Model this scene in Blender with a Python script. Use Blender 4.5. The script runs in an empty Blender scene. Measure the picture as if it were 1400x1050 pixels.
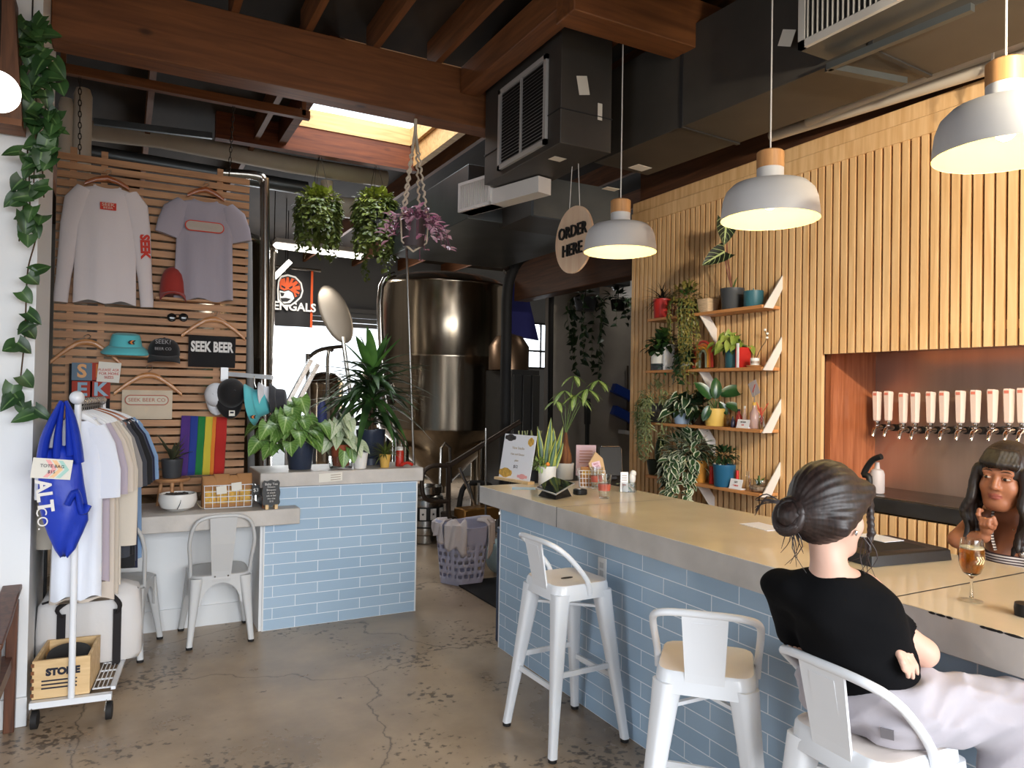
import bpy, bmesh, math, random
import numpy as np
from mathutils import Vector, Matrix
random.seed(7)
SC = bpy.context.scene
COL = SC.collection
# ---------------------------------------------------------------- camera, world, light, exposure
FPX = 992.04                                   # focal length in pixels of the 1400 px wide frame
EYE = Vector((0, 0, 1.65))
def _axes(yaw, p, r):
    cy, sy = math.cos(yaw), math.sin(yaw)
    f = Vector((sy*math.cos(p), cy*math.cos(p), math.sin(p))); rt = Vector((cy, -sy, 0)); up = rt.cross(f)
    return math.cos(r)*rt + math.sin(r)*up, -math.sin(r)*rt + math.cos(r)*up, f
RT, UP, FW = _axes(*[math.radians(a) for a in (28.2155, 0.6974, 0.9399)])
cam = bpy.data.cameras.new('camera'); cam.sensor_width = 36; cam.sensor_fit = 'HORIZONTAL'
cam.lens = 36*FPX/1400; cam.clip_start = .05; cam.clip_end = 200
cam_o = bpy.data.objects.new('camera', cam); COL.objects.link(cam_o)
cam_o.matrix_world = Matrix(((RT.x, UP.x, -FW.x, EYE.x), (RT.y, UP.y, -FW.y, EYE.y), (RT.z, UP.z, -FW.z, EYE.z), (0, 0, 0, 1)))
SC.camera = cam_o

w = bpy.data.worlds.new('world'); SC.world = w; w.use_nodes = True
bg = w.node_tree.nodes['Background']; bg.inputs[0].default_value = (.86, .93, 1, 1); bg.inputs[1].default_value = 2.2

SC.view_settings.view_transform = 'Standard'; SC.view_settings.look = 'None'
SC.view_settings.gamma = 1; SC.view_settings.use_curve_mapping = False
SC.view_settings.exposure = 0.0

def lamp(name, kind, loc, energy, color, aim=None, size=None, size_y=None, radius=None, spot=None, spread=None):
    l = bpy.data.lights.new(name, kind); l.energy = energy; l.color = color
    o = bpy.data.objects.new(name, l); COL.objects.link(o); o.location = loc
    if aim is not None:
        o.rotation_euler = Vector(aim).to_track_quat('-Z', 'Y').to_euler()
    if kind == 'AREA':
        l.shape = 'RECTANGLE'; l.size = size; l.size_y = size_y or size
    if spread: l.spread = math.radians(spread)
    if radius is not None: l.shadow_soft_size = radius
    if spot: l.spot_size, l.spot_blend = spot
    return o
DAY = (.90, .95, 1)
lamp('daylight_storefront', 'AREA', (1.2, -3.6, 2.3), 185, DAY, (0, 1, -.58), 5.4, 1.6, spread=86)          # the glazed shop front behind the camera
lamp('added_side_daylight', 'AREA', (-4.0, 1.2, 1.7), 25, DAY, (1, 0.1, -.5), 2.4, 2.0, spread=110)         # added left-side daylight, its opening in the unseen wall made up
lamp('daylight_skylight', 'AREA', (1.9, 5.9, 4.75), 44, (.9, .95, 1), (0, 0, -1), 1.1, 1.6)   # over the skylight
lamp('daylight_roller_door', 'AREA', (3.2, 13.5, 1.45), 330, (.92, .96, 1), (0, -1, 0), 2.4, 2.7)
lamp('daylight_brewery_window', 'AREA', (7.2, 13.4, 2.6), 120, (.9, .95, 1), (0, -1, 0), 1.3, .9)

# ---------------------------------------------------------------- helpers
def lin(c):
    return tuple(((x/255)/12.92 if x/255 <= .04045 else ((x/255+.055)/1.055)**2.4) for x in c)
def at(px, py, x=None, y=None, z=None, d=None):   # where the sight line of a photo pixel meets a plane of the room
    r = (px-700)/FPX*RT - (py-525)/FPX*UP + FW
    if x is not None: t = (x-EYE.x)/r.x
    elif y is not None: t = (y-EYE.y)/r.y
    elif z is not None: t = (z-EYE.z)/r.z
    else: t = d
    return EYE + t*r
def rnd(a, b): return random.uniform(a, b)
def fr(d, up=(0, 0, 1)):
    d = Vector(d).normalized(); u = Vector(up)
    s = d.cross(u)
    if s.length < 1e-4: s = d.cross(Vector((1, 0, 0)))
    if s.length < 1e-4: s = d.cross(Vector((0, 1, 0)))
    s.normalize(); return d, s, s.cross(d)

class MB:
    def __init__(s): s.v = []; s.f = []; s.mi = []; s.uv = {}; s.m = 0
    def add(s, vs, fs):
        o = len(s.v); s.v.extend(Vector(v) for v in vs)
        for f in fs: s.f.append([i+o for i in f]); s.mi.append(s.m)
        return o
    def box(s, x0, x1, y0, y1, z0, z1):
        s.add([(x, y, z) for z in (z0, z1) for y in (y0, y1) for x in (x0, x1)],
              [(0, 2, 3, 1), (4, 5, 7, 6), (0, 1, 5, 4), (2, 6, 7, 3), (0, 4, 6, 2), (1, 3, 7, 5)]); return s
    def obox(s, c, a, b, d):                     # centre and three half vectors
        c, a, b, d = map(Vector, (c, a, b, d))
        s.add([c+i*a+j*b+k*d for k in (-1, 1) for j in (-1, 1) for i in (-1, 1)],
              [(0, 2, 3, 1), (4, 5, 7, 6), (0, 1, 5, 4), (2, 6, 7, 3), (0, 4, 6, 2), (1, 3, 7, 5)]); return s
    def bar(s, p0, p1, wd, ht, up=(0, 0, 1)):
        p0, p1 = Vector(p0), Vector(p1); d, sd, u = fr(p1-p0, up)
        return s.obox((p0+p1)/2, (p1-p0)/2, sd*wd/2, u*ht/2)
    def rings(s, R, close=True, cap=True, cyc=False):
        n = len(R[0]); o = len(s.v); vs = [v for r in R for v in r]; fs = []
        L = len(R)
        for i in range(L if cyc else L-1):
            i2 = (i+1) % L
            for j in range(n if close else n-1):
                j2 = (j+1) % n
                fs.append((i*n+j, i*n+j2, i2*n+j2, i2*n+j))
        if cap and not cyc and close:
            fs.append(tuple(range(n))[::-1]); fs.append(tuple((L-1)*n+j for j in range(n)))
        s.add(vs, fs); return s
    def tube(s, pts, r, n=8, cyc=False, cap=True, flat=1.0, up=(0, 0, 1)):
        pts = [Vector(p) for p in pts]; L = len(pts); R = []
        rr = r if isinstance(r, (list, tuple)) else [r]*L
        prev = None
        for i, p in enumerate(pts):
            if cyc: d = pts[(i+1) % L]-pts[i-1]
            else: d = pts[min(i+1, L-1)]-pts[max(i-1, 0)]
            if d.length < 1e-9: d = Vector((0, 0, 1))
            d.normalize()
            if prev is None: _, a, b = fr(d, up)
            else:
                a = prev-d*prev.dot(d)
                if a.length < 1e-5: _, a, b = fr(d, up)
                a.normalize(); b = a.cross(d)
            prev = a
            R.append([p+(a*math.cos(t)+b*math.sin(t)*flat)*rr[i] for t in [2*math.pi*k/n for k in range(n)]])
        return s.rings(R, True, cap, cyc)
    def cyl(s, p0, p1, r0, r1=None, n=16, cap=True):
        return s.tube([p0, p1], [r0, r0 if r1 is None else r1], n, cap=cap)
    def lathe(s, prof, c=(0, 0, 0), n=24, cap=False, sx=1, sy=1):
        c = Vector(c)
        return s.rings([[c+Vector((r*sx*math.cos(2*math.pi*k/n), r*sy*math.sin(2*math.pi*k/n), z)) for k in range(n)] for r, z in prof], True, cap)
    def ell(s, c, rx, ry=None, rz=None, nu=12, nv=8, rot=None):
        c = Vector(c); ry = rx if ry is None else ry; rz = rx if rz is None else rz
        R = []
        for i in range(nv+1):
            ph = math.pi*(i/nv-.5); q = max(math.cos(ph), 1e-3)
            ring = [Vector((rx*q*math.cos(2*math.pi*k/nu), ry*q*math.sin(2*math.pi*k/nu), rz*math.sin(ph))) for k in range(nu)]
            if rot is not None: ring = [rot @ v for v in ring]
            R.append([c+v for v in ring])
        return s.rings(R)
    def prism(s, poly, o, u, v, depth):         # 2-D outline in the frame (u, v) at o, thickened along u x v
        o, u, v = Vector(o), Vector(u), Vector(v); n = u.cross(v).normalized()*depth
        k = len(poly); a = [o+u*x+v*y for x, y in poly]
        s.add(a+[p+n for p in a], [tuple(range(k))[::-1], tuple(range(k, 2*k))]+[(i, (i+1) % k, k+(i+1) % k, k+i) for i in range(k)])
        return s
    def grid(s, P, nu, nv, uv=True):            # P(a, b) with a, b in 0..1
        o = len(s.v)
        vs = [P(i/nu, j/nv) for j in range(nv+1) for i in range(nu+1)]
        s.add(vs, [(j*(nu+1)+i, j*(nu+1)+i+1, (j+1)*(nu+1)+i+1, (j+1)*(nu+1)+i) for j in range(nv) for i in range(nu)])
        if uv:
            for j in range(nv+1):
                for i in range(nu+1): s.uv[o+j*(nu+1)+i] = (i/nu, j/nv)
        return s
    def leaf(s, base, d, up, L, W, shape='lance', droop=.25, fold=.25, rows=6):
        d = Vector(d).normalized(); up = Vector(up)
        sd = d.cross(up)
        if sd.length < 1e-3: sd = d.cross(Vector((1, .3, 0)))
        sd.normalize(); n = sd.cross(d).normalized()
        base = Vector(base); o = len(s.v); vs = []; fs = []
        for i in range(rows+1):
            t = i/rows
            if shape == 'lance': wd = max(.03, math.sin(math.pi*min(1, t*.93+.07))**.8)
            elif shape == 'strap': wd = (1 if t > .12 else .55+t*3.7)*(1-max(0, t-.55)/.45)**.75 if t < 1 else .02
            elif shape == 'oval': wd = max(.04, math.sin(math.pi*(t*.96+.04))**.55)
            else: wd = max(.02, (1-t)**.62*(1+.35*math.sin(math.pi*t)))      # heart
            c = base+d*(L*t)-n*(droop*L*t*t)
            back = d*(-.2*L*(1-t*5) if shape == 'heart' and t < .2 else 0)
            e = fold*W*wd*.5
            vs += [c+sd*(W*.5*wd)+n*e+back, c+sd*(W*.26*wd)+n*e*.35+back*.4, c, c-sd*(W*.26*wd)+n*e*.35+back*.4, c-sd*(W*.5*wd)+n*e+back]
            for k, q in enumerate((-1, -.5, 0, .5, 1)): s.uv[o+i*5+k] = (q, t)
        for i in range(rows):
            for k in range(4): fs.append((i*5+k, i*5+k+1, i*5+k+6, i*5+k+5))
        s.add(vs, fs); return s
    def build(s, name, mats, parent=None, world=True, smooth=40, bevel=0, seg=2, sub=0, loc=None):
        me = bpy.data.meshes.new(name)
        vs = s.v
        if parent is not None and world:
            inv = MW[parent.name].inverted(); vs = [inv @ v for v in vs]
        me.from_pydata([tuple(v) for v in vs], [], s.f)
        mats = mats if isinstance(mats, (list, tuple)) else [mats]
        for m in mats: me.materials.append(m)
        if len(mats) > 1: me.polygons.foreach_set('material_index', s.mi)
        if s.uv:
            ul = me.uv_layers.new(name='UVMap'); li = np.empty(len(me.loops), dtype=np.int32); me.loops.foreach_get('vertex_index', li)
            arr = np.zeros((len(s.v), 2), dtype=np.float32)
            for k, q in s.uv.items(): arr[k] = q
            ul.data.foreach_set('uv', arr[li].ravel())
        if smooth:
            me.polygons.foreach_set('use_smooth', [True]*len(me.polygons)); me.set_sharp_from_angle(angle=math.radians(smooth))
        me.validate()
        o = bpy.data.objects.new(name, me); COL.objects.link(o)
        if parent is not None: o.parent = parent; MW[o.name] = MW[parent.name]
        else: MW[o.name] = Matrix()
        if bevel:
            b = o.modifiers.new('bevel', 'BEVEL'); b.width = bevel; b.segments = seg; b.limit_method = 'ANGLE'
        if sub:
            q = o.modifiers.new('sub', 'SUBSURF'); q.levels = q.render_levels = sub
        return o
MW = {}
def tag(o, label, cat, group=None):
    o['label'] = label; o['category'] = cat
    if group: o['group'] = group
    return o
def thing(name, label, cat, loc=(0, 0, 0), rz=0, group=None):
    o = bpy.data.objects.new(name, None); COL.objects.link(o); o.empty_display_size = .05
    o.location = loc; o.rotation_euler = (0, 0, rz)
    MW[o.name] = Matrix.Translation(Vector(loc)) @ Matrix.Rotation(rz, 4, 'Z')
    return tag(o, label, cat, group)
def struct(name, mb, m, parent=None, **k):
    o = mb.build(name, m, parent, **k)
    if parent is None: o['kind'] = 'structure'
    return o
def dup(root, loc, rz=None, label=None, group=None, scale=None):
    def cp(o, par):
        c = o.copy(); COL.objects.link(c)
        if par is not None: c.parent = par
        for ch in kids.get(o.name, []): cp(ch, c)
        return c
    kids = {}
    def walk(o):
        kids[o.name] = list(o.children)
        for c in o.children: walk(c)
    walk(root)
    r = cp(root, None); r.location = loc
    if rz is not None: r.rotation_euler = (0, 0, rz)
    if scale: r.scale = (scale,)*3
    if label: r['label'] = label
    if group: r['group'] = group
    return r
def text(s, size, m, parent, o, u, v, ext=.0008, align='CENTER', name='lettering', bold=0, space=1, sx=1):
    cu = bpy.data.curves.new('txt', 'FONT'); cu.body = s; cu.size = size; cu.align_x = align; cu.align_y = 'CENTER'
    cu.extrude = ext; cu.offset = bold; cu.space_character = space; cu.resolution_u = 3
    to = bpy.data.objects.new('txt', cu); me0 = bpy.data.meshes.new_from_object(to)
    o, u, v = Vector(o), Vector(u).normalized(), Vector(v).normalized(); n = u.cross(v)
    b = MB(); b.add([o+u*(q.co.x*sx)+v*q.co.y+n*(q.co.z+ext) for q in me0.vertices], [tuple(p.vertices) for p in me0.polygons])
    bpy.data.objects.remove(to); bpy.data.curves.remove(cu); bpy.data.meshes.remove(me0)
    return b.build(name, m, parent, smooth=0)

# ---------------------------------------------------------------- materials
MATS = {}
def _new(name):
    m = bpy.data.materials.new(name); m.use_nodes = True; nt = m.node_tree
    return m, nt, nt.nodes['Principled BSDF']
def N(nt, t, **k):
    n = nt.nodes.new(t)
    for a, v in k.items():
        if a.startswith('i_'):
            key = a[2:]; n.inputs[int(key) if key.isdigit() else key.replace('_', ' ')].default_value = v
        else: setattr(n, a, v)
    return n
def ramp(nt, stops):
    r = nt.nodes.new('ShaderNodeValToRGB'); e = r.color_ramp.elements
    while len(e) < len(stops): e.new(.5)
    for q, (p, c) in zip(e, stops): q.position = p; q.color = (*c, 1) if len(c) == 3 else c
    return r
def mat(name, rgb, rough=.5, metal=0, var=0, scale=6, stretch=(1, 1, 1), bump=0, bscale=40, emit=0, trans=0, alpha=1, coat=0, ior=1.45, sheen=0, spec=None):
    if name in MATS: return MATS[name]
    m, nt, b = _new(name); c = lin(rgb)
    b.inputs['Base Color'].default_value = (*c, 1); b.inputs['Roughness'].default_value = rough
    b.inputs['Metallic'].default_value = metal; b.inputs['IOR'].default_value = ior
    b.inputs['Transmission Weight'].default_value = trans; b.inputs['Coat Weight'].default_value = coat
    b.inputs['Alpha'].default_value = alpha
    if spec is not None: b.inputs['Specular IOR Level'].default_value = spec
    if emit: b.inputs['Emission Color'].default_value = (*c, 1); b.inputs['Emission Strength'].default_value = emit
    if sheen: b.inputs['Sheen Weight'].default_value = sheen
    if var or bump:
        tc = N(nt, 'ShaderNodeTexCoord'); mp = N(nt, 'ShaderNodeMapping'); mp.inputs['Scale'].default_value = stretch
        nt.links.new(tc.outputs['Object'], mp.inputs['Vector'])
    if var:
        nz = N(nt, 'ShaderNodeTexNoise', i_Scale=scale, i_Detail=6.0); nt.links.new(mp.outputs[0], nz.inputs['Vector'])
        r = ramp(nt, [(.3, tuple(x*(1-var) for x in c)), (.7, tuple(min(1, x*(1+var)) for x in c))])
        nt.links.new(nz.outputs['Fac'], r.inputs[0]); nt.links.new(r.outputs[0], b.inputs['Base Color'])
    if bump:
        n2 = N(nt, 'ShaderNodeTexNoise', i_Scale=bscale, i_Detail=4.0); nt.links.new(mp.outputs[0], n2.inputs['Vector'])
        bp = N(nt, 'ShaderNodeBump', i_Strength=bump, i_Distance=.01); nt.links.new(n2.outputs['Fac'], bp.inputs['Height'])
        nt.links.new(bp.outputs[0], b.inputs['Normal'])
    MATS[name] = m; return m
def wood(name, dark, light, axis=1, rough=.55, scale=5, knots=0, coat=0):
    if name in MATS: return MATS[name]
    m, nt, b = _new(name); tc = N(nt, 'ShaderNodeTexCoord'); mp = N(nt, 'ShaderNodeMapping')
    st = [9, 9, 9]; st[axis] = .7; mp.inputs['Scale'].default_value = st
    nt.links.new(tc.outputs['Object'], mp.inputs['Vector'])
    nz = N(nt, 'ShaderNodeTexNoise', i_Scale=scale, i_Detail=7.0, i_Distortion=.6); nt.links.new(mp.outputs[0], nz.inputs['Vector'])
    r = ramp(nt, [(.32, lin(dark)), (.68, lin(light))]); nt.links.new(nz.outputs['Fac'], r.inputs[0])
    out = r.outputs[0]
    if knots:
        v = N(nt, 'ShaderNodeTexVoronoi', i_Scale=2.6); m2 = N(nt, 'ShaderNodeMapping'); st2 = [1.4]*3; st2[axis] = .8; m2.inputs['Scale'].default_value = st2
        nt.links.new(tc.outputs['Object'], m2.inputs['Vector']); nt.links.new(m2.outputs[0], v.inputs['Vector'])
        r2 = ramp(nt, [(.04, (1, 1, 1)), (.10, (0, 0, 0))]); nt.links.new(v.outputs['Distance'], r2.inputs[0])
        mx = N(nt, 'ShaderNodeMixRGB'); mx.inputs['Color2'].default_value = (*[x*.35 for x in lin(dark)], 1)
        q = N(nt, 'ShaderNodeMath', operation='MULTIPLY'); q.inputs[1].default_value = knots
        nt.links.new(r2.outputs[0], q.inputs[0]); nt.links.new(q.outputs[0], mx.inputs['Fac']); nt.links.new(out, mx.inputs['Color1']); out = mx.outputs[0]
    nt.links.new(out, b.inputs['Base Color']); b.inputs['Roughness'].default_value = rough; b.inputs['Coat Weight'].default_value = coat
    MATS[name] = m; return m
def leafmat(name, a, b2, rib=None, edge=None, vein=0, rough=.4):
    if name in MATS: return MATS[name]
    m, nt, b = _new(name); tc = N(nt, 'ShaderNodeTexCoord'); nz = N(nt, 'ShaderNodeTexNoise', i_Scale=7.0)
    nt.links.new(tc.outputs['Object'], nz.inputs['Vector'])
    r = ramp(nt, [(.35, lin(a)), (.65, lin(b2))]); nt.links.new(nz.outputs['Fac'], r.inputs[0]); out = r.outputs[0]
    if rib or edge:
        uv = N(nt, 'ShaderNodeSeparateXYZ'); nt.links.new(tc.outputs['UV'], uv.inputs[0])
        au = N(nt, 'ShaderNodeMath', operation='ABSOLUTE'); nt.links.new(uv.outputs[0], au.inputs[0])
        def mix(fac, col):
            nonlocal out
            mx = N(nt, 'ShaderNodeMixRGB'); mx.inputs['Color2'].default_value = (*lin(col), 1)
            nt.links.new(fac, mx.inputs['Fac']); nt.links.new(out, mx.inputs['Color1']); out = mx.outputs[0]
        if edge:
            ad = N(nt, 'ShaderNodeMath', operation='MULTIPLY_ADD'); ad.inputs[1].default_value = .72
            nt.links.new(nz.outputs['Fac'], ad.inputs[0]); nt.links.new(au.outputs[0], ad.inputs[2])
            rr = ramp(nt, [(.95, (0, 0, 0)), (1.0, (1, 1, 1))]); nt.links.new(ad.outputs[0], rr.inputs[0]); mix(rr.outputs[0], edge)
        if rib:
            rr = ramp(nt, [(.05, (1, 1, 1)), (.13, (0, 0, 0))]); nt.links.new(au.outputs[0], rr.inputs[0]); mix(rr.outputs[0], rib)
            if vein:
                sb = N(nt, 'ShaderNodeMath', operation='MULTIPLY_ADD'); sb.inputs[1].default_value = -.35
                nt.links.new(au.outputs[0], sb.inputs[0]); nt.links.new(uv.outputs[1], sb.inputs[2])
                ml = N(nt, 'ShaderNodeMath', operation='MULTIPLY'); ml.inputs[1].default_value = vein; nt.links.new(sb.outputs[0], ml.inputs[0])
                fc = N(nt, 'ShaderNodeMath', operation='FRACT'); nt.links.new(ml.outputs[0], fc.inputs[0])
                rv = ramp(nt, [(.0, (1, 1, 1)), (.16, (0, 0, 0))]); nt.links.new(fc.outputs[0], rv.inputs[0]); mix(rv.outputs[0], rib)
    nt.links.new(out, b.inputs['Base Color']); b.inputs['Roughness'].default_value = rough
    MATS[name] = m; return m
# ---------------------------------------------------------------- materials of the room
def floor_mat():
    m, nt, b = _new('polished_concrete'); tc = N(nt, 'ShaderNodeTexCoord')
    n1 = N(nt, 'ShaderNodeTexNoise', i_Scale=1.1, i_Detail=9.0, i_Roughness=.62); nt.links.new(tc.outputs['Object'], n1.inputs['Vector'])
    r1 = ramp(nt, [(.28, lin((122, 104, 86))), (.5, lin((160, 139, 116))), (.72, lin((186, 164, 138)))]); nt.links.new(n1.outputs['Fac'], r1.inputs[0])
    # cracks: the edges of large warped cells
    n2 = N(nt, 'ShaderNodeTexNoise', i_Scale=3.0, i_Detail=5.0); nt.links.new(tc.outputs['Object'], n2.inputs['Vector'])
    mv = N(nt, 'ShaderNodeMixRGB', blend_type='ADD'); mv.inputs['Fac'].default_value = .35; nt.links.new(tc.outputs['Object'], mv.inputs[1]); nt.links.new(n2.outputs['Color'], mv.inputs[2])
    v = N(nt, 'ShaderNodeTexVoronoi', feature='DISTANCE_TO_EDGE', i_Scale=.62); nt.links.new(mv.outputs[0], v.inputs['Vector'])
    rc = ramp(nt, [(.0, (1, 1, 1)), (.0045, (0, 0, 0))]); nt.links.new(v.outputs['Distance'], rc.inputs[0])
    # pits and scuffs
    n3 = N(nt, 'ShaderNodeTexNoise', i_Scale=26.0, i_Detail=3.0); nt.links.new(tc.outputs['Object'], n3.inputs['Vector'])
    n4 = N(nt, 'ShaderNodeTexNoise', i_Scale=1.7, i_Detail=2.0); nt.links.new(tc.outputs['Object'], n4.inputs['Vector'])
    mm = N(nt, 'ShaderNodeMath', operation='MULTIPLY'); nt.links.new(n3.outputs['Fac'], mm.inputs[0]); nt.links.new(n4.outputs['Fac'], mm.inputs[1])
    rs = ramp(nt, [(.335, (0, 0, 0)), (.385, (1, 1, 1))]); nt.links.new(mm.outputs[0], rs.inputs[0])
    mx = N(nt, 'ShaderNodeMath', operation='MAXIMUM'); nt.links.new(rc.outputs[0], mx.inputs[0]); nt.links.new(rs.outputs[0], mx.inputs[1])
    sc = N(nt, 'ShaderNodeMath', operation='MULTIPLY'); sc.inputs[1].default_value = .72; nt.links.new(mx.outputs[0], sc.inputs[0])
    mc = N(nt, 'ShaderNodeMixRGB'); mc.inputs['Color2'].default_value = (*lin((48, 40, 34)), 1)
    nt.links.new(sc.outputs[0], mc.inputs['Fac']); nt.links.new(r1.outputs[0], mc.inputs['Color1']); nt.links.new(mc.outputs[0], b.inputs['Base Color'])
    rr = ramp(nt, [(.3, (.22,)*3), (.7, (.42,)*3)]); nt.links.new(n1.outputs['Fac'], rr.inputs[0]); nt.links.new(rr.outputs[0], b.inputs['Roughness'])
    return m
def tile_mat():
    m, nt, b = _new('blue_subway_tile'); tc = N(nt, 'ShaderNodeTexCoord'); sp = N(nt, 'ShaderNodeSeparateXYZ'); nt.links.new(tc.outputs['Object'], sp.inputs[0])
    ad = N(nt, 'ShaderNodeMath', operation='ADD'); nt.links.new(sp.outputs[0], ad.inputs[0]); nt.links.new(sp.outputs[1], ad.inputs[1])
    cb = N(nt, 'ShaderNodeCombineXYZ'); nt.links.new(ad.outputs[0], cb.inputs[0]); nt.links.new(sp.outputs[2], cb.inputs[1])
    br = N(nt, 'ShaderNodeTexBrick'); br.offset = .5; nt.links.new(cb.outputs[0], br.inputs['Vector'])
    for k, q in (('Scale', 1), ('Brick Width', .305), ('Row Height', .0745), ('Mortar Size', .0022), ('Mortar Smooth', .1), ('Bias', 0)): br.inputs[k].default_value = q
    br.inputs['Color1'].default_value = (*lin((168, 192, 214)), 1); br.inputs['Color2'].default_value = (*lin((161, 186, 209)), 1); br.inputs['Mortar'].default_value = (*lin((236, 242, 248)), 1)
    nt.links.new(br.outputs['Color'], b.inputs['Base Color'])
    r = ramp(nt, [(0, (.16,)*3), (1, (.7,)*3)]); nt.links.new(br.outputs['Fac'], r.inputs[0]); nt.links.new(r.outputs[0], b.inputs['Roughness'])
    iv = N(nt, 'ShaderNodeMath', operation='SUBTRACT'); iv.inputs[0].default_value = 1; nt.links.new(br.outputs['Fac'], iv.inputs[1])
    bp = N(nt, 'ShaderNodeBump', i_Strength=.3, i_Distance=.002); nt.links.new(iv.outputs[0], bp.inputs['Height']); nt.links.new(bp.outputs[0], b.inputs['Normal'])
    return m
M_FLOOR = floor_mat(); M_TILE = tile_mat()
M_WHITEWALL = mat('white_wall_paint', (232, 233, 234), .7, bump=.05, bscale=90)
M_TRIMW = mat('white_gloss_trim', (228, 229, 230), .35)
M_SLAT = wood('pine_slat', (208, 164, 114), (230, 192, 144), axis=2, rough=.5, scale=3)
M_BACKING = wood('gap_shade_backing', (58, 28, 12), (84, 42, 18), axis=2, rough=.5)  # dark wood deepened so the gaps between slats look shaded
M_NICHEWOOD = wood('copper_brown_veneer', (140, 78, 48), (176, 106, 70), axis=2, rough=.22, scale=3, coat=.4)
M_BEAM = wood('douglas_fir_beam', (98, 56, 26), (128, 78, 40), axis=0, rough=.6, scale=3, knots=.8)
M_JOIST = wood('fir_joist', (98, 58, 28), (130, 80, 44), axis=1, rough=.65, scale=3, knots=.5)
M_CURB = wood('pale_fir_curb', (196, 148, 92), (226, 182, 122), axis=0, rough=.6, scale=3, knots=.7)
M_REDWOOD = wood('old_red_header', (84, 38, 16), (122, 62, 28), axis=0, rough=.7, scale=4, knots=.4)
M_DECK = mat('stained_roof_sheathing', (46, 36, 27), .9, var=.75, scale=2.2, stretch=(1, .35, 1))
M_STEEL = mat('brushed_stainless', (172, 168, 162), .22, 1, var=.08, scale=3, stretch=(14, 14, .3))
M_GALV = mat('galvanised_duct', (92, 96, 98), .42, .75, var=.18, scale=3)
M_DARKDUCT = mat('dark_painted_duct', (74, 70, 66), .5, .35, var=.15, scale=3)
M_GRILLE = mat('grey_grille', (190, 188, 186), .5, .2)
M_BLACK = mat('black_paint', (22, 21, 21), .5)
M_DARK = mat('dark_grey_steel', (52, 52, 54), .45, .4)
M_CONCWALL = mat('grey_block_wall', (168, 160, 150), .8, var=.15, scale=2.5)
M_GREYBAND = mat('grey_sheet_wall', (128, 131, 134), .7)
M_CONC = mat('cast_concrete_edge', (192, 186, 180), .5, var=.14, scale=5, bump=.15, bscale=25)
M_CONCTOP = mat('sealed_top_wall_glow', (222, 206, 176), .26, var=.07, scale=3, coat=.3)  # top paler and warmer than the edge: slat-wall reflection in its colour
M_STONE = mat('black_stone_edge', (44, 43, 44), .28, var=.4, scale=12, stretch=(1, .25, 1))
M_PVC = mat('cream_insulated_pipe', (196, 184, 168), .55, var=.06)

# ---------------------------------------------------------------- floor, roof and walls
struct('floor', MB().box(-4.2, 9.2, -4, 15, -.1, 0), M_FLOOR)
struct('floor_outside', MB().box(-30, 30, -40, -4, -.3, -.15).box(-30, 30, 15, 45, -.3, -.15), mat('pale_asphalt', (150, 148, 144), .9, var=.1))
SX0, SX1, SY0, SY1 = 1.28, 2.52, 5.0, 6.9                     # skylight well
rb = MB(); z0, z1 = 4.1, 4.2
rb.box(-4.2, SX0, -4, 15, z0, z1); rb.box(SX1, 9.2, -4, 15, z0, z1); rb.box(SX0, SX1, -4, SY0, z0, z1); rb.box(SX0, SX1, SY1, 15, z0, z1)
struct('ceiling', rb, M_DECK)
cb = MB(); cb.box(SX0, SX1, SY1-.04, SY1-.001, 4.10, 4.27); cb.box(SX0, SX1, SY0+.001, SY0+.04, 4.10, 4.27)
cb.box(SX0+.001, SX0+.04, SY0, SY1, 4.10, 4.27); cb.box(SX1-.04, SX1-.001, SY0, SY1, 4.10, 4.27)
t = thing('skylight_well', 'open timber skylight well glowing behind the big ceiling beam', 'skylight', (1.9, 6, 4.1))
cb.build('curb', M_CURB, t)
hb = MB(); hb.box(SX0-.6, SX1+.05, SY1-.03, SY1+.07, 3.86, 4.098); hb.build('header', M_REDWOOD, t)
hb = MB(); hb.box(SX1, SX1+.07, SY0, SY1-.035, 3.9, 4.098); hb.build('header', M_CURB, t)
hb = MB(); hb.box(SX0-.07, SX0, SY0, SY1-.035, 3.9, 4.098); hb.build('header', M_REDWOOD, t)

WLX = -.381
struct('wall_left', MB().box(-4.2, WLX, 4.225, 4.98, 0, 4.1), M_WHITEWALL)
struct('baseboard_left', MB().box(-4.2, WLX+.004, 4.205, 4.225, 0, .14), M_TRIMW, bevel=.004)
struct('wall_far_left', MB().box(-4.2, -4.1, -4, 0, 0, 4.1).box(-4.2, -4.1, 2.4, 4.2, 0, 4.1).box(-4.2, -4.1, 0, 2.4, 2.75, 4.1).box(-2.2, -2.1, 4.98, 13, 0, 4.1), M_CONCWALL)
fb = MB(); fb.box(-4.2, -1.6, -4, -3.9, 0, 4.1); fb.box(4, 9.2, -4, -3.9, 0, 4.1); fb.box(-1.6, 4, -4, -3.9, 2.6, 4.1); fb.box(-1.6, 4, -4, -3.9, 0, .3)
struct('wall_front', fb, M_WHITEWALL)
tb = MB(); tb.box(-.47, WLX-.01, 4.99, 5.12, 0, 3.75)
for k in range(6): tb.box(-.385, -.372, 5.0+k*.02, 5.008+k*.02, 0, 1.3)
struct('trim_1', tb, M_DARK)
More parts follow.
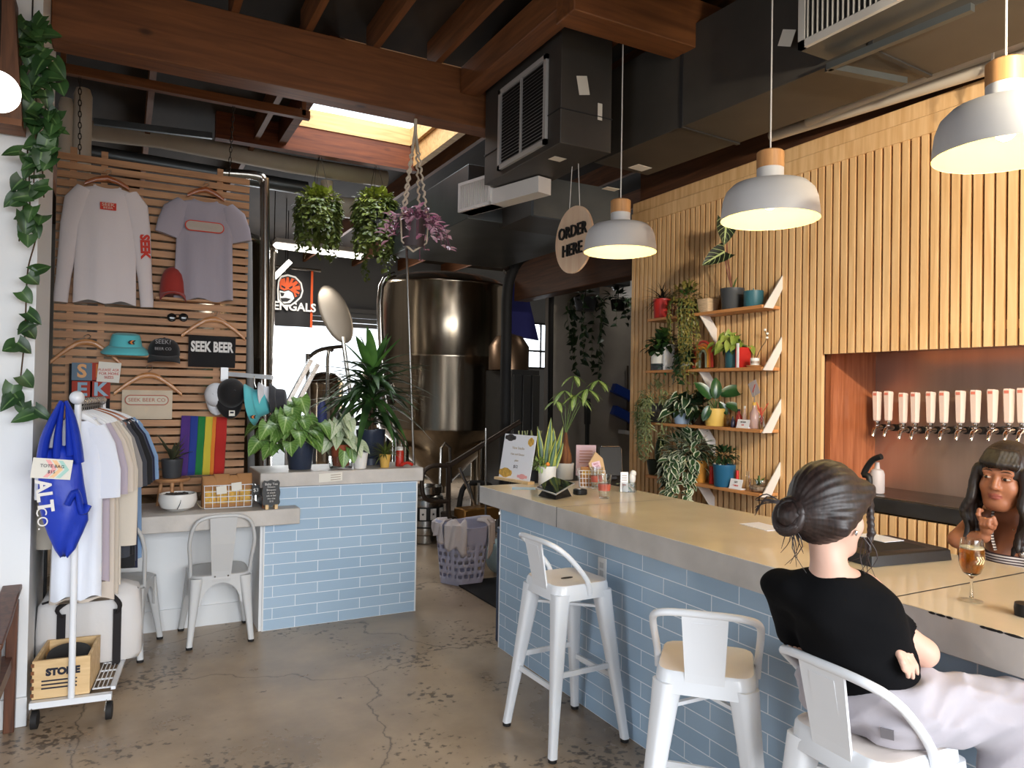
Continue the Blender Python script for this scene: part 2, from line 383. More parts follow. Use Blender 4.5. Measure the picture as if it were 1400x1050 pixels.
# brewery end wall with the open roller door and a window
wb = MB(); Y = 13
WA, WB_ = at(224, 412, y=Y), at(263, 615, y=Y); wb.box(-2.2, WA.x, Y, Y+.2, 0, 4.1); wb.box(WB_.x, 1.9, Y, Y+.2, 0, 4.1); wb.box(WA.x, WB_.x, Y, Y+.2, WA.z, 4.1); wb.box(WA.x, WB_.x, Y, Y+.2, 0, WB_.z); wb.box(1.9, 4.5, Y, Y+.2, 2.95, 4.1); wb.box(4.5, 6.45, Y, Y+.2, 0, 4.1); wb.box(6.45, 8.3, Y, Y+.2, 3.1, 4.1)
wb.box(6.95, 8.3, Y, Y+.2, 0, 2.15); wb.box(8.3, 9.2, Y, Y+.2, 0, 4.1)
struct('wall_back', wb, M_GREYBAND)
db = MB()
for k in range(4): db.box(1.9, 4.5, Y-.06, Y-.02, 2.78+k*.09, 2.86+k*.09)
struct('door_1', db, M_GREYBAND)
wf = MB()
for zz in (2.15, 2.5, 3.07): wf.box(6.45, 8.3, Y-.03, Y+.02, zz, zz+.04)
for xx in (6.45, 6.9, 7.6, 8.26): wf.box(xx, xx+.04, Y-.03, Y+.02, 2.15, 3.1)
for zz in (.3, 1.3): wf.box(6.45, 6.95, Y-.03, Y+.02, zz, zz+.05)
struct('window_1', wf, M_DARK)
wf = MB(); wf.box((WA.x*.6+WB_.x*.4)-.02, (WA.x*.5+WB_.x*.5)+.02, Y-.03, Y+.02, WB_.z, WA.z); wf.box(WA.x, WB_.x, Y-.03, Y+.02, (WA.z+WB_.z)/2-.02, (WA.z+WB_.z)/2+.02); struct('window_2', wf, M_DARK)
# concrete partition and dark header beside the slat wall
struct('wall_inner', MB().box(4.88, 9, 8, 8.2, 0, 2.98), M_CONCWALL)
struct('wall_far_right', MB().box(9.1, 9.2, -4, 13, 0, 4.1), M_CONCWALL)
M_OLDBEAM = wood('dark_old_timber', (66, 40, 26), (96, 60, 38), axis=1, rough=.6, scale=3, knots=.6)
tag(MB().box(4.3, 4.5, 5.3, 8.0, 2.8, 3.3).box(4.1, 4.5, 5.062, 5.3, 2.8, 3.3).build('timber_header', M_OLDBEAM, None, bevel=.01), 'dark old timber header running back past the round hanging sign', 'beam')

# slatted tap wall
XW = 3.9
wr = struct('wall_right', MB().box(XW+.02, XW+.06, 3.14, 5.06, 0, 3.3).box(XW+.06, XW+.2, 5.0, 5.06, 0, 3.3), M_BACKING)
wru = struct('wall_right_over_taps', MB().box(XW+.02, XW+.06, -3.9, 3.14, 1.93, 3.3), M_BACKING)
wrl = struct('wall_right_under_taps', MB().box(XW+.02, XW+.06, -3.9, 3.14, 0, .98), M_BACKING)
sl, slu, sll = MB(), MB(), MB(); k = 0; yy = 5.05
while yy > -3.5:
    if yy-.04 > 3.09: sl.box(XW-.028, XW, yy-.038, yy, 0, 3.11)
    else: slu.box(XW-.028, XW, yy-.038, yy, 1.925, 3.11); sll.box(XW-.028, XW, yy-.038, yy, 0, .985)
    yy -= .0562; k += 1
for zz in (2.035, 2.965):
    sl.box(XW, XW+.019, 3.1, 5.05, zz-.022, zz+.022); slu.box(XW, XW+.019, -3.5, 3.1, zz-.022, zz+.022)
sl.build('slat_cladding', M_SLAT, wr); slu.build('slat_cladding', M_SLAT, wru); sll.build('slat_cladding', M_SLAT, wrl)
tb = MB(); tb.box(XW-.034, XW+.06, -3.9, 5.06, 3.11, 3.215); tb.box(XW-.02, XW+.06, -3.9, 5.06, 3.215, 3.31); struct('trim_2', tb, M_SLAT, bevel=.004)
struct('wall_right_upper', MB().box(XW+.06, XW+.1, -3.9, 5.06, 3.3, 4.1), M_OLDBEAM)
# tap niche
NX = 4.4
nb = MB(); nb.box(XW+.06, NX, 3.1, 3.14, .98, 1.95); struct('wall_niche_side', nb, M_NICHEWOOD)
struct('wall_niche_top', MB().box(XW+.06, NX+.03, -3.9, 3.14, 1.95, 1.98), M_NICHEWOOD)
struct('wall_niche_back', MB().box(NX, NX+.03, -3.9, 3.14, .9, 1.98), mat('stainless_backsplash', (196, 172, 158), .3, .85, var=.1, scale=2, stretch=(1, 4, .2)))
t = thing('back_counter', 'black stone back counter running under the row of beer taps', 'counter', (4.1, 0, 1))
b = MB(); b.box(XW-.03, NX-.002, -3.5, 3.098, .995, 1.075); b.build('stone_top', M_STONE, t, bevel=.004)
b = MB(); b.box(XW-.022, XW-.012, -3.5, 3.1, 1.076, 1.084); b.build('drip_edge', M_STEEL, t)

M_LED = mat('amber_led', (255, 150, 70), .4, emit=3)
t = thing('led_strip', 'amber light strip along the top of the tap niche', 'light', (4.0, .5, 1.945)); MB().box(3.985, 4.0, -2.5, 3.05, 1.938, 1.949).build('strip', M_LED, t)
lamp('niche_strip_light', 'AREA', (4.0, .6, 1.935), 9, (1, .58, .28), (.25, 0, -1), .02, 4.8)
# beams and joists
tag(MB().box(WLX+.003, 3.85, 4.6, 4.78, 3.515, 3.9).build('ceiling_beam', M_BEAM, None, bevel=.006), 'thick glulam beam crossing the ceiling above the shirt display', 'beam', None)
tag(MB().box(2.0, 4.6, 3.12, 3.3, 3.62, 3.9).build('ceiling_beam', M_BEAM, None, bevel=.006), 'shorter fir beam above the duct box and first pendant lamp', 'beam')
tag(MB().box(2.02, 2.16, .2, 4.59, 3.72, 3.9).build('ceiling_beam', M_JOIST, None, bevel=.005), 'deep doubled joist running toward the viewer just left of the duct box', 'beam')
xs = [at(px, py, y=4.6).x for px, py in ((322, 8), (420, 40), (512, 62), (600, 86))]
st = (xs[3]-xs[0])/3
jx = [xs[0]+st*k for k in range(-5, 13)]
j0 = None
for i, x in enumerate(jx):
    if x < -1.6 or x > 6: continue
    if j0 is None:
        j0 = MB().box(-.022, .022, -4, .17, 0, .2).build('ceiling_joist', M_JOIST, None, world=False); o = j0
    else: o = j0.copy(); COL.objects.link(o)
    o.location = (x, 4.6, 3.9)
    tag(o, 'brown fir roof joist running over the bar room toward the viewer', 'joist', 'roof joists over the bar room')
j1 = None
for i, x in enumerate([xs[0]+st*2*k-.4 for k in range(-2, 7)]):
    if SX0-.1 < x < SX1+.1: continue
    if j1 is None: j1 = MB().box(-.022, .022, 0, 8.2, 0, .2).build('ceiling_joist', M_JOIST, None, world=False); o = j1
    else: o = j1.copy(); COL.objects.link(o)
    o.location = (x, 4.79, 3.9)
    tag(o, 'dark roof joist running back over the brewery', 'joist', 'roof joists over the brewery')
b = MB(); p = at(75, 92, y=5.4); q = at(424, 165, y=5.4); b.box(p.x, q.x, 5.4, 5.45, p.z-.02, p.z+.04); b.box(q.x-.06, q.x-.03, 5.4, 5.43, p.z, 4.1); b.box(p.x+.03, p.x+.06, 5.4, 5.43, p.z, 4.1)
tag(b.build('hanging_rail', M_BEAM, None), 'thin wooden rail below the beam that the slatted panel hangs from', 'rail')
HANGZ = p.z-.02

# ---------------------------------------------------------------- counters
t = thing('bar_counter', 'long blue tiled bar with a thick concrete top', 'bar counter', (2.5, 1.5, 0))
MB().box(2.182, 2.80, -3.2, 4.19, 0, .93).build('tile_base', M_TILE, t)
MB().box(2.177, 2.186, 4.186, 4.194, 0, .925).build('corner_trim', M_TRIMW, t)
for y0, y1 in ((3.356, 4.31), (1.432, 3.35), (-3.3, 1.426)):
    b = MB(); b.box(2.085, 2.94, y0, y1, .925, 1.035); b.m = 1
    o = b.build('concrete_slab', [M_CONC, M_CONCTOP], t, bevel=.0025)
    for p in o.data.polygons:
        if p.normal.z > .9: p.material_index = 1
for y in (1.429, 3.353): MB().box(2.086, 2.939, y-.0045, y+.0045, .926, 1.0347).build('slab_joint', M_DARK, t)
for px, py, l in ((1274, 844, .012), (1286, 848.5, .016), (1298, 852, .011), (1344, 864.5, .010), (1355, 868, .026), (1366, 871.5, .012), (1386, 877.5, .028)):
    q = at(px, py, x=2.085); MB().ell((2.086, q.y, 1.0305), .003, l, .004, 10, 6).build('edge_chip', M_BLACK, t)
t = thing('plant_counter', 'blue tiled half wall with a concrete ledge of potted plants', 'counter', (1.4, 5.3, 0))
MB().box(.871, 1.966, 5.157, 5.52, 0, .98).build('tile_base', M_TILE, t)
for x in (1.962, .864): MB().box(x, x+.01, 5.152, 5.16, 0, .98).build('corner_trim', M_TRIMW, t)
MB().box(.83, 2.0, 5.11, 5.6, .98, 1.08).build('concrete_ledge', M_CONC, t, bevel=.006)
struct('wall_under_desk', MB().box(-.38, .865, 5.46, 5.55, 0, .74), M_WHITEWALL)
struct('baseboard_desk', MB().box(-.38, .865, 5.445, 5.46, 0, .14).box(.85, .868, 5.2, 5.46, 0, .14), M_TRIMW)
t = thing('desk', 'low concrete desk slab with retail items under the slatted panel', 'desk', (.3, 5.2, .74))
b = MB(); b.prism([(-.38, 5.0), (1.075, 5.0), (1.075, 5.15), (.86, 5.15), (.86, 5.6), (-.38, 5.6)], (0, 0, .742), (1, 0, 0), (0, 1, 0), .106)
b.build('concrete_top', M_CONC, t, bevel=.006)
MB().box(.845, .8695, 5.165, 5.45, 0, .741).build('side_panel', M_WHITEWALL, t)
# ---------------------------------------------------------------- metal stools and chairs
M_WMETAL = mat('white_powder_coat', (228, 230, 234), .32, coat=.2)
M_GMETAL = mat('pale_grey_powder_coat', (196, 196, 196), .35, coat=.2)
M_RUBBER = mat('black_rubber', (28, 26, 26), .7)
M_SEATWOOD = mat('worn_cream_seat', (238, 228, 220), .4, var=.03)
M_HOLE = mat('dark_slot', (60, 52, 48), .8)
def rsq(cx, cy, z, h, r=.25, n=4, hx=None):
    hx = hx or h; out = []
    for q, (sx, sy) in enumerate(((1, 1), (-1, 1), (-1, -1), (1, -1))):
        for k in range(n):
            a = math.pi/2*(q+k/(n-1)); out.append(Vector((cx+sx*hx*(1-r)+hx*r*math.cos(a), cy+sy*h*(1-r)+h*r*math.sin(a), z)))
    return out
def metal_leg(top, bot, m, par, wt=.042, wb=.019):
    top, bot = Vector(top), Vector(bot); R = []
    for t in (0, .12, .3, .55, .8, .94, 1):
        c = top.lerp(bot, t); h = wt+(wb-wt)*min(1, t*1.15)**.8
        R.append(rsq(c.x, c.y, c.z, h, .55))
    o = MB().rings(R).build('leg', m, par)
    MB().cyl(bot, bot-Vector((0, 0, .016)), .021, .02, 10).build('rubber_foot', M_RUBBER, o)
    return o
def make_stool(label, loc, ang, name='bar_stool'):
    t = thing(name, label, 'bar stool', loc, ang, 'white metal bar stools along the bar'); X = lambda *p: MW[t.name] @ Vector(p)
    def part(b, n, m, par=None, **k): return b.build(n, m, par or t, world=False, **k)
    H = .76
    b = MB(); b.rings([rsq(0, 0, H-.07, .162, .35), rsq(0, 0, H-.012, .156, .35), rsq(0, 0, H, .15, .35), rsq(0, 0, H+.001, .135, .35), rsq(0, 0, H-.006, .10, .35), rsq(0, 0, H-.007, .05, .35)])
    b.m = 0; s = part(b, 'seat', [M_WMETAL, M_SEATWOOD])
    for p in s.data.polygons:
        if p.center.z > H-.008 and p.normal.z > .8: p.material_index = 1
    part(MB().rings([rsq(0, 0, H-.0065, .012, .9, hx=.034), rsq(0, 0, H-.0045, .012, .9, hx=.034)]), 'hand_hole', M_HOLE, s)
    ft = []
    for sx, sy in ((1, 1), (1, -1), (-1, 1), (-1, -1)):
        a, c = Vector((.118*sx, .118*sy, H-.04)), Vector((.205*sx, .205*sy, .018)); ft.append((a, c))
        metal_leg(X(*a), X(*c), M_WMETAL, t)
    L = lambda i, z: ft[i][0].lerp(ft[i][1], (ft[i][0].z-z)/(ft[i][0].z-ft[i][1].z))
    for i, j, z in ((0, 1, .30), (2, 3, .30), (0, 2, .36), (1, 3, .36)):
        part(MB().bar(L(i, z), L(j, z), .012, .024), 'footrest', M_WMETAL)
    for i, j, z in ((0, 3, .64), (1, 2, .632)): part(MB().bar(L(i, z), L(j, z), .016, .012), 'brace', M_WMETAL)
    pts = [(.02, .163, H-.05), (.0, .166, H+.02), (-.09, .17, H+.12), (-.155, .163, H+.175), (-.185, .13, H+.196), (-.195, .07, H+.203), (-.198, 0, H+.204)]
    pts += [(x, -y, z) for x, y, z in pts[-2::-1]]
    part(MB().tube(sm(pts, 3), .0125, 10), 'back_rail', M_WMETAL)
    b = MB(); b.rings([[Vector((x, y, z)) for x, y in ((xx-.004, -w), (xx+.004, -w), (xx+.004, w), (xx-.004, w))] for xx, z, w in ((-.150, H-.055, .06), (-.158, H, .062), (-.178, H+.10, .067), (-.198, H+.2, .072))])
    sp = part(b, 'splat', M_WMETAL, smooth=0)
    part(MB().obox((-.183, 0, H+.11), (.0015, 0, -.0), (0, .04, 0), (-.014, 0, .065)), 'pressed_panel', M_WMETAL, sp)
    return t
def sm(pts, n=3, cyc=False):                     # Catmull-Rom refinement of a path
    P = [Vector(p) for p in pts]; L = len(P); out = []
    for i in range(L if cyc else L-1):
        p0, p1, p2, p3 = (P[(i-1) % L], P[i], P[(i+1) % L], P[(i+2) % L]) if cyc else (P[max(i-1, 0)], P[i], P[i+1], P[min(i+2, L-1)])
        for k in range(n):
            t = k/n; out.append(.5*((2*p1)+(p2-p0)*t+(2*p0-5*p1+4*p2-p3)*t*t+(3*p1-p0-3*p2+p3)*t**3))
    if not cyc: out.append(P[-1])
    return out
make_stool('empty white metal bar stool by the far corner of the bar', (1.925, 2.99, 0), math.radians(2))
make_stool('empty white metal bar stool whose back panel faces the viewer, behind the seated person', (1.764, 1.859, 0), math.radians(44.5))
make_stool('white metal bar stool under the person in the black shirt', (1.80, 1.265, 0), math.radians(-3))

def make_chair(label, loc, ang):
    t = thing('metal_chair', label, 'chair', loc, ang, 'pale metal chairs at the desk'); X = lambda *p: MW[t.name] @ Vector(p)
    def part(b, n, m, par=None, **k): return b.build(n, m, par or t, world=False, **k)
    H = .45; M = M_GMETAL
    s = part(MB().rings([rsq(0, 0, H-.03, .186, .45), rsq(0, 0, H-.006, .184, .45), rsq(0, 0, H, .175, .45), rsq(0, 0, H-.004, .14, .45), rsq(0, 0, H-.006, .06, .45)]), 'seat', M)
    for sx, sy in ((1, 1), (1, -1), (-1, 1), (-1, -1)):
        metal_leg(X(.15*sx, .145*sy, H-.02), X((.20 if sx > 0 else -.215), (.205 if sx > 0 else .185)*sy, .018), M, t, .04, .018)
    # arched apron plates between the legs
    for k, (ux, uy) in enumerate(((0, 1), (0, -1), (1, 0), (-1, 0))):
        arc = [(-.15, 0), (-.165, -.19)]+[(-.118*math.cos(a), -.17+.135*math.sin(a)) for a in [math.pi*q/10 for q in range(11)]]+[(.165, -.19), (.15, 0)]
        n = Vector((ux, uy, 0)); u = Vector((-uy, ux, 0)); part(MB().prism(arc, n*.178+Vector((0, 0, H-.02)), u, (0, 0, 1), .004), 'apron', M, smooth=0)
    pts = [(-.12, .178, H-.02), (-.165, .186, H+.10), (-.21, .195, H+.22), (-.235, .17, H+.33), (-.243, .11, H+.375), (-.246, 0, H+.385)]
    pts += [(x, -y, z) for x, y, z in pts[-2::-1]]
    part(MB().tube(sm(pts, 3), .012, 10), 'back_hoop', M)
    b = MB(); b.rings([[Vector((x, y, z)) for x, y in ((xx-.004, -w), (xx+.004, -w), (xx+.004, w), (xx-.004, w))] for xx, z, w in ((-.178, H-.05, .055), (-.185, H+.02, .06), (-.222, H+.2, .072), (-.246, H+.38, .082))])
    sp = part(b, 'splat', M, smooth=0)
    for y in (-.04, .04): part(MB().ell((-.19, y, H-.012), .006, .006, .006, 8, 6), 'bolt', M_STEEL, sp)
    return t
make_chair('pale grey metal chair tucked under the desk, its back to the room', (.587, 5.2, 0), math.pi/2)
make_chair('pale metal chair half hidden behind the hanging shirts', (.0, 5.14, 0), math.pi/2-.25)

# ---------------------------------------------------------------- pendant lamps
M_SHADE = mat('matte_white_shade', (206, 204, 204), .55); M_SHADEIN = mat('lamplit_shade_inside', (250, 226, 134), .7)  # white lining yellowed to carry the bulb's glow in its colour
M_LAMPWOOD = wood('turned_lamp_wood', (176, 122, 74), (208, 156, 102), axis=2, rough=.5)
M_BULB = mat('lit_bulb', (255, 226, 160), .4, emit=9); M_CORDW = mat('white_cord', (214, 210, 206), .6)
def make_pendant(label, p, top):
    t = thing('pendant_lamp', label, 'lamp', p, 0, 'white pendant lamps over the bar')
    def part(b, n, m, par=None, **k): return b.build(n, m, par or t, world=False, **k)
    out = [(.205, 0), (.2035, .03), (.196, .085), (.183, .122), (.155, .15), (.11, .163), (.06, .17)]
    b = MB(); b.lathe(out, n=40); s = part(b, 'shade', M_SHADE)
    b = MB(); b.lathe([(.2045, .001)]+[(r-.004, z-.003 if z > .02 else z) for r, z in out[1:]]+[(.02, .165)], n=40); part(b, 'shade_lining', M_SHADEIN, s)
    part(MB().lathe([(.056, .165), (.056, .222), (.03, .224)], n=24, cap=True), 'neck', M_SHADE)
    part(MB().lathe([(.057, .222), (.057, .292), (.05, .298), (.004, .299)], n=24, cap=True), 'wood_cap', M_LAMPWOOD)
    part(MB().cyl((0, 0, .295), (0, 0, top-p[2]), .0035, n=6), 'cord', M_CORDW)
    part(MB().lathe([(.02, top-p[2]-.05), (.05, top-p[2]-.03), (.055, top-p[2])], n=20), 'canopy', M_SHADE)
    part(MB().ell((0, 0, .085), .034, .034, .042, 14, 10), 'bulb', M_BULB)
    l = lamp('pendant_light', 'POINT', (p[0], p[1], p[2]+.06), 14, (1, .87, .58), radius=.045)
    return t
make_pendant('white pendant lamp nearest the round hanging sign', (2.48, 3.348, 2.46), 3.9)
make_pendant('middle white pendant lamp, over the empty stretch of bar', (2.45, 2.235, 2.415), 4.1)
make_pendant('white pendant lamp cut off by the right edge, over the beer glass', (2.45, 1.285, 2.43), 4.1)
lamp('pendant_light', 'POINT', (2.45, .25, 2.48), 14, (1, .87, .58), radius=.05)    # the next pendants of the row, out of frame
M_SIGNW = wood('pale_sign_birch', (236, 200, 168), (248, 220, 190), axis=2, rough=.5, scale=3)
p = Vector((2.5, 3.86, 2.625)); t = thing('hanging_sign', 'round birch sign with raised black letters hung beside the first pendant lamp', 'sign', p)
MB().tube([p+Vector((-.008, 0, 0)), p+Vector((.008, 0, 0))], .212, 48).build('disc', M_SIGNW, t, smooth=30)
M_SIGNK = mat('black_letter', (24, 24, 26), .5)
for s_, dz in (('ORDER', .05), ('HERE', -.065)): text(s_, .108, M_SIGNK, t, p+Vector((-.0095, .0, dz)), (0, -1, 0), (0, 0, 1), ext=.006, bold=.0005, sx=.92)
for dy in (-.06, .06): MB().tube([p+Vector((0, dy, .19)), (2.5, 3.86+dy*.6, 3.1)], .0025, 6).build('cord', M_CORDW, t)
for k, (x, y, e, d) in enumerate(((2.15, .25, 330, (1.75, 1.75, -.15)), (2.15, -.6, 330, (1.75, 1.7, -.2)), (2.15, -1.4, 160, (1.75, 1.2, -.3)))):   # unseen spots added to brighten the tap wall, fixtures made up
    t = thing('added_spotlight', 'small black spotlight added unseen to brighten the tap wall, %s' % ('nearest the pendants', 'the middle of three', 'farthest from the pendants')[k], 'light', (x, y, 2.8), 0, 'added spotlights'); dd = Vector(d).normalized(); p = Vector((x, y, 2.8))
    MB().tube([p-dd*.14, p-dd*.02], .04, 14).build('can', M_RUBBER, t); MB().cyl(p-dd*.1, (p.x-dd.x*.1, p.y-dd.y*.1, 4.1), .008, n=8).build('rod', M_RUBBER, t)
    lamp('added_spot', 'SPOT', p, e*.8, (1, .88, .68), d, radius=.04, spot=(math.radians(88), .7))

# ---------------------------------------------------------------- ducts, grilles and pipes overhead
M_PAPER = mat('paper_label', (226, 222, 212), .8)
def grille(par, x, y0, y1, z0, z1, horiz=True, n=22, fr_=.03, name='grille', mid=True):
    b = MB()
    for a in ((y0, y0+fr_, z0, z1), (y1-fr_, y1, z0, z1), (y0, y1, z0, z0+fr_), (y0, y1, z1-fr_, z1)): b.box(x-.02, x, *a)
    g = b.build(name, M_GRILLE, par)
    MB().box(x-.004, x-.001, y0+fr_, y1-fr_, z0+fr_, z1-fr_).build('dark_backing', M_BLACK, g)
    b = MB()
    for k in range(n):
        if horiz: z = z0+fr_+(z1-z0-2*fr_)*(k+.5)/n; b.obox((x-.011, (y0+y1)/2, z), (.007, 0, .006), (0, (y1-y0)/2-fr_, 0), (.0016, 0, .0026))
        else: y = y0+fr_+(y1-y0-2*fr_)*(k+.5)/n; b.box(x-.018, x-.005, y-.002, y+.002, z0+fr_, z1-fr_)
    if mid: b.box(x-.021, x-.006, (y0+y1)/2-.006, (y0+y1)/2+.006, z0+fr_, z1-fr_)
    b.build('louvres', M_GRILLE, g); return g
t = thing('duct_box', 'dark square duct box with a louvred grille on its left face', 'duct', (2.4, 4, 3.1))
b = MB(); b.box(2.2, 2.56, 3.56, 4.56, 3.1, 4.09); b.build('box', M_DARKDUCT, t, bevel=.004)
g0, g1 = at(748, 235, x=2.2), at(683, 235, x=2.2); za, zb = at(748, 197, x=2.2).z, at(748, 76, x=2.2).z
grille(t, 2.2, g0.y, g1.y, za, zb)
b = MB(); b.box(2.195, 2.565, 3.555, 4.565, 3.3, 3.306); b.build('seam', M_DARK, t)
def sticker(px, py, wd, ht, par, rot=0, **pl):
    p = at(px, py, **pl); r = math.radians(rot)
    if 'y' in pl: u, v, n = Vector((math.cos(r), 0, math.sin(r))), Vector((-math.sin(r), 0, math.cos(r))), Vector((0, -.002, 0))
    elif 'x' in pl: u, v, n = Vector((0, math.cos(r), math.sin(r))), Vector((0, -math.sin(r), math.cos(r))), Vector((-.002, 0, 0))
    else: u, v, n = Vector((math.cos(r), math.sin(r), 0)), Vector((-math.sin(r), math.cos(r), 0)), Vector((0, 0, -.002))
    MB().obox(p+n, u*wd/2, v*ht/2, n*.4).build('paper_label', M_PAPER, par)
sticker(797, 117, .075, .11, t, 12, y=3.558); sticker(820, 153, .032, .10, t, 0, y=3.558); sticker(762, 217, .09, .07, t, 5, z=3.1)
t = thing('main_duct', 'long dark rectangular duct running above the bar toward the viewer', 'duct', (3, 2, 3.2))
a0, a1 = at(860, 203, z=3.2), at(1100, 104, z=3.2); dx = (a1-a0)
u = Vector((a1.x-a0.x, a1.y-a0.y, 0)).normalized(); e = a0-u*.35; f = a0+u*5.2; sd = Vector((-u.y, u.x, 0))
if sd.x < 0: sd = -sd
MB().obox((e+f)/2+sd*.24+Vector((0, 0, .28)), (f-e)/2, sd*.24, (0, 0, .28)).build('duct_run', M_DARKDUCT, t, bevel=.003)
for k in (.45, 1.6, 3.0): MB().obox(a0+u*k+sd*.24+Vector((0, 0, .277)), u*.012, sd*.245, (0, 0, .285)).build('flange', M_DARK, t)
q = at(922, 180, z=3.2)
b = MB(); b.box(q.x-.012, q.x-.004, q.y-.03, q.y+.03, 3.2, 4.1); b.build('hanger_strap', M_DARK, t)
sticker(1076, 52, .085, .075, t, 25, x=2.79)
t2 = thing('duct_grille', 'grey vertical-fin grille box on the duct at the top right', 'vent', (2.7, 1.9, 3.2))
p = at(1095, 70, x=2.66)
b = MB(); b.box(2.662, 2.84, -1.2, p.y, p.z, p.z+.34); b.build('box', M_GALV, t2)
grille(t2, 2.66, p.y-1.6, p.y, p.z, p.z+.34, False, 60, .035, mid=False)
b = MB(); c0, c1 = at(1132, 92, z=3.16), at(1236, 112, z=3.16); b.bar(c0, c1, .04, .03); c2 = at(1330, 10, z=3.16); b.bar(c0, c2, .03, .03)
b.build('duct_bracket', M_GALV, t)
t = thing('lower_duct', 'low galvanised duct with a taped elbow behind the duct box', 'duct', (2.8, 5.5, 3))
b = MB(); b.box(2.3, 3.55, 5.05, 6.9, 2.98, 3.4); b.build('duct_run', M_GALV, t, bevel=.004)
b = MB(); b.prism([(2.60, 2.95), (3.3, 2.95), (3.3, 3.2), (2.60, 3.2)], (0, 4.55, 0), (1, 0, 0), (0, 0, 1), -.55); b.build('elbow', M_DARKDUCT, t)
MB().box(2.58, 3.33, 4.52, 4.56, 2.93, 3.22).build('flange', M_GALV, t)
sticker(875, 229, .11, .08, t, 8, z=2.95); sticker(835, 258, .1, .06, t, 0, z=2.95)
t = thing('white_vent_box', 'white finned vent box below the dark duct box', 'vent', (2.2, 5, 3))
va, vb = Vector((2.40, 4.15, 2.985)), Vector((2.19, 4.95, 2.985)); vu = (vb-va).normalized(); vn = Vector((vu.y, -vu.x, 0)); vn = -vn if vn.x > 0 else vn; vh = .108
M_VENTW = mat('white_vent', (222, 218, 214), .5); VL = (vb-va).length; vc = (va+vb)/2; vz = Vector((0, 0, 1))
MB().obox(vc+vz*vh/2-vn*.06, vu*VL/2, vn*.06, vz*vh/2).build('lower_box', M_VENTW, t)
vk = va+vu*(VL*.56); kc = (vk+vb)/2; kl = (vb-vk).length; kh = .215
MB().obox(kc+vz*kh/2-vn*.055, vu*kl/2, vn*.06, vz*kh/2).build('upper_box', M_VENTW, t)
b = MB(); k = .03
while k < kl-.02: b.obox(vk+vu*k+vn*.010+vz*kh/2, vu*.003, vn*.006, vz*(kh/2-.02)); k += .022
for zz in (.010, kh-.010): b.obox(kc+vn*.011+vz*zz, vu*kl/2, vn*.009, vz*.011)
for q in (vk+vu*.01, vb-vu*.01): b.obox(q+vn*.011+vz*kh/2, vu*.01, vn*.009, vz*kh/2)
b.build('fins', M_VENTW, t)
M_PIPE = mat('light_grey_pipe', (196, 186, 174), .4, .2)
b = MB(); b.tube([at(1055, 186, x=3.72), at(1390, 107, x=3.72)+Vector((0, -.6, .06))], .036, 14); tag(b.build('overhead_pipe', M_PIPE), 'lower of two pale pipes running above the slatted wall', 'pipe')
b = MB(); b.tube([at(1105, 166, x=3.70), at(1390, 84, x=3.70)+Vector((0, -.6, .08))], .036, 14); tag(b.build('overhead_pipe', M_PIPE), 'upper of two pale pipes running above the slatted wall', 'pipe')
p = at(1357, 100, x=3.62)
t = thing('pipe_hanger', 'white pipe clamp with a red tie holding the pale overhead pipes', 'clamp', p)
MB().bar(p-Vector((0, 0, .1)), p+Vector((0, 0, 1.0)), .01, .01, (1, 0, 0)).build('rod', M_VENTW, t)
MB().bar(p+Vector((0, 0, -.02)), p+Vector((.02, .02, .05)), .02, .02, (1, 0, 0)).build('red_tie', mat('red_tie', (170, 44, 40), .5), t)
# pale pipes over the shirt panel and in the roof space
b = MB(); y = 7.3; b.tube([at(120, 178, y=y), at(220, 190, y=y), at(400, 225, y=y), at(528, 245, y=y)], .085, 16); tag(b.build('roof_pipe', M_PVC), 'fat cream pipe running under the roof behind the slatted panel', 'pipe')
b = MB(); y = 7.6; b.tube([at(120, 208, y=y), at(420, 258, y=y)], .07, 14); tag(b.build('roof_pipe', M_GALV), 'grey pipe just below the fat cream pipe behind the panel', 'pipe')
b = MB(); q = at(447, 248, y=7.3); b.tube([q, q-Vector((0, 0, .5))], .06, 14); tag(b.build('roof_pipe', M_PVC), 'short cream drop pipe between the two hanging green plants', 'pipe')
b = MB(); b.tube([at(455, 282, y=7.7), at(492, 286, y=7.7)], .11, 16); tag(b.build('roof_pipe', mat('white_pipe', (226, 220, 210), .5)), 'short white horizontal pipe glimpsed between the two hanging green plants', 'pipe')
for x, w in ((91, 17), (114, 21)):
    y = 6.2; r = w/2*6.05/FPX*.95; q = at(x, 135 if x < 100 else 122, y=y)
    b = MB(); b.tube([(q.x, y, 1.0), (q.x, y, q.z-.05), (q.x, y, q.z)], [r, r, r*.75], 18)
    tag(b.build('vertical_pipe', M_PVC), 'thick pale upright pipe rising behind the slatted panel, %s of a pair' % ('the wider right one' if x > 100 else 'the narrower left one'), 'pipe')
b = MB(); b.bar(at(128, 166, y=6.6), at(290, 186, y=6.6), .04, .05); tag(b.build('roof_strut', M_GALV), 'grey steel strut across the roof above the fat cream pipe', 'strut')
M_CHAIN0 = mat('dark_chain', (60, 54, 48), .4, .8)
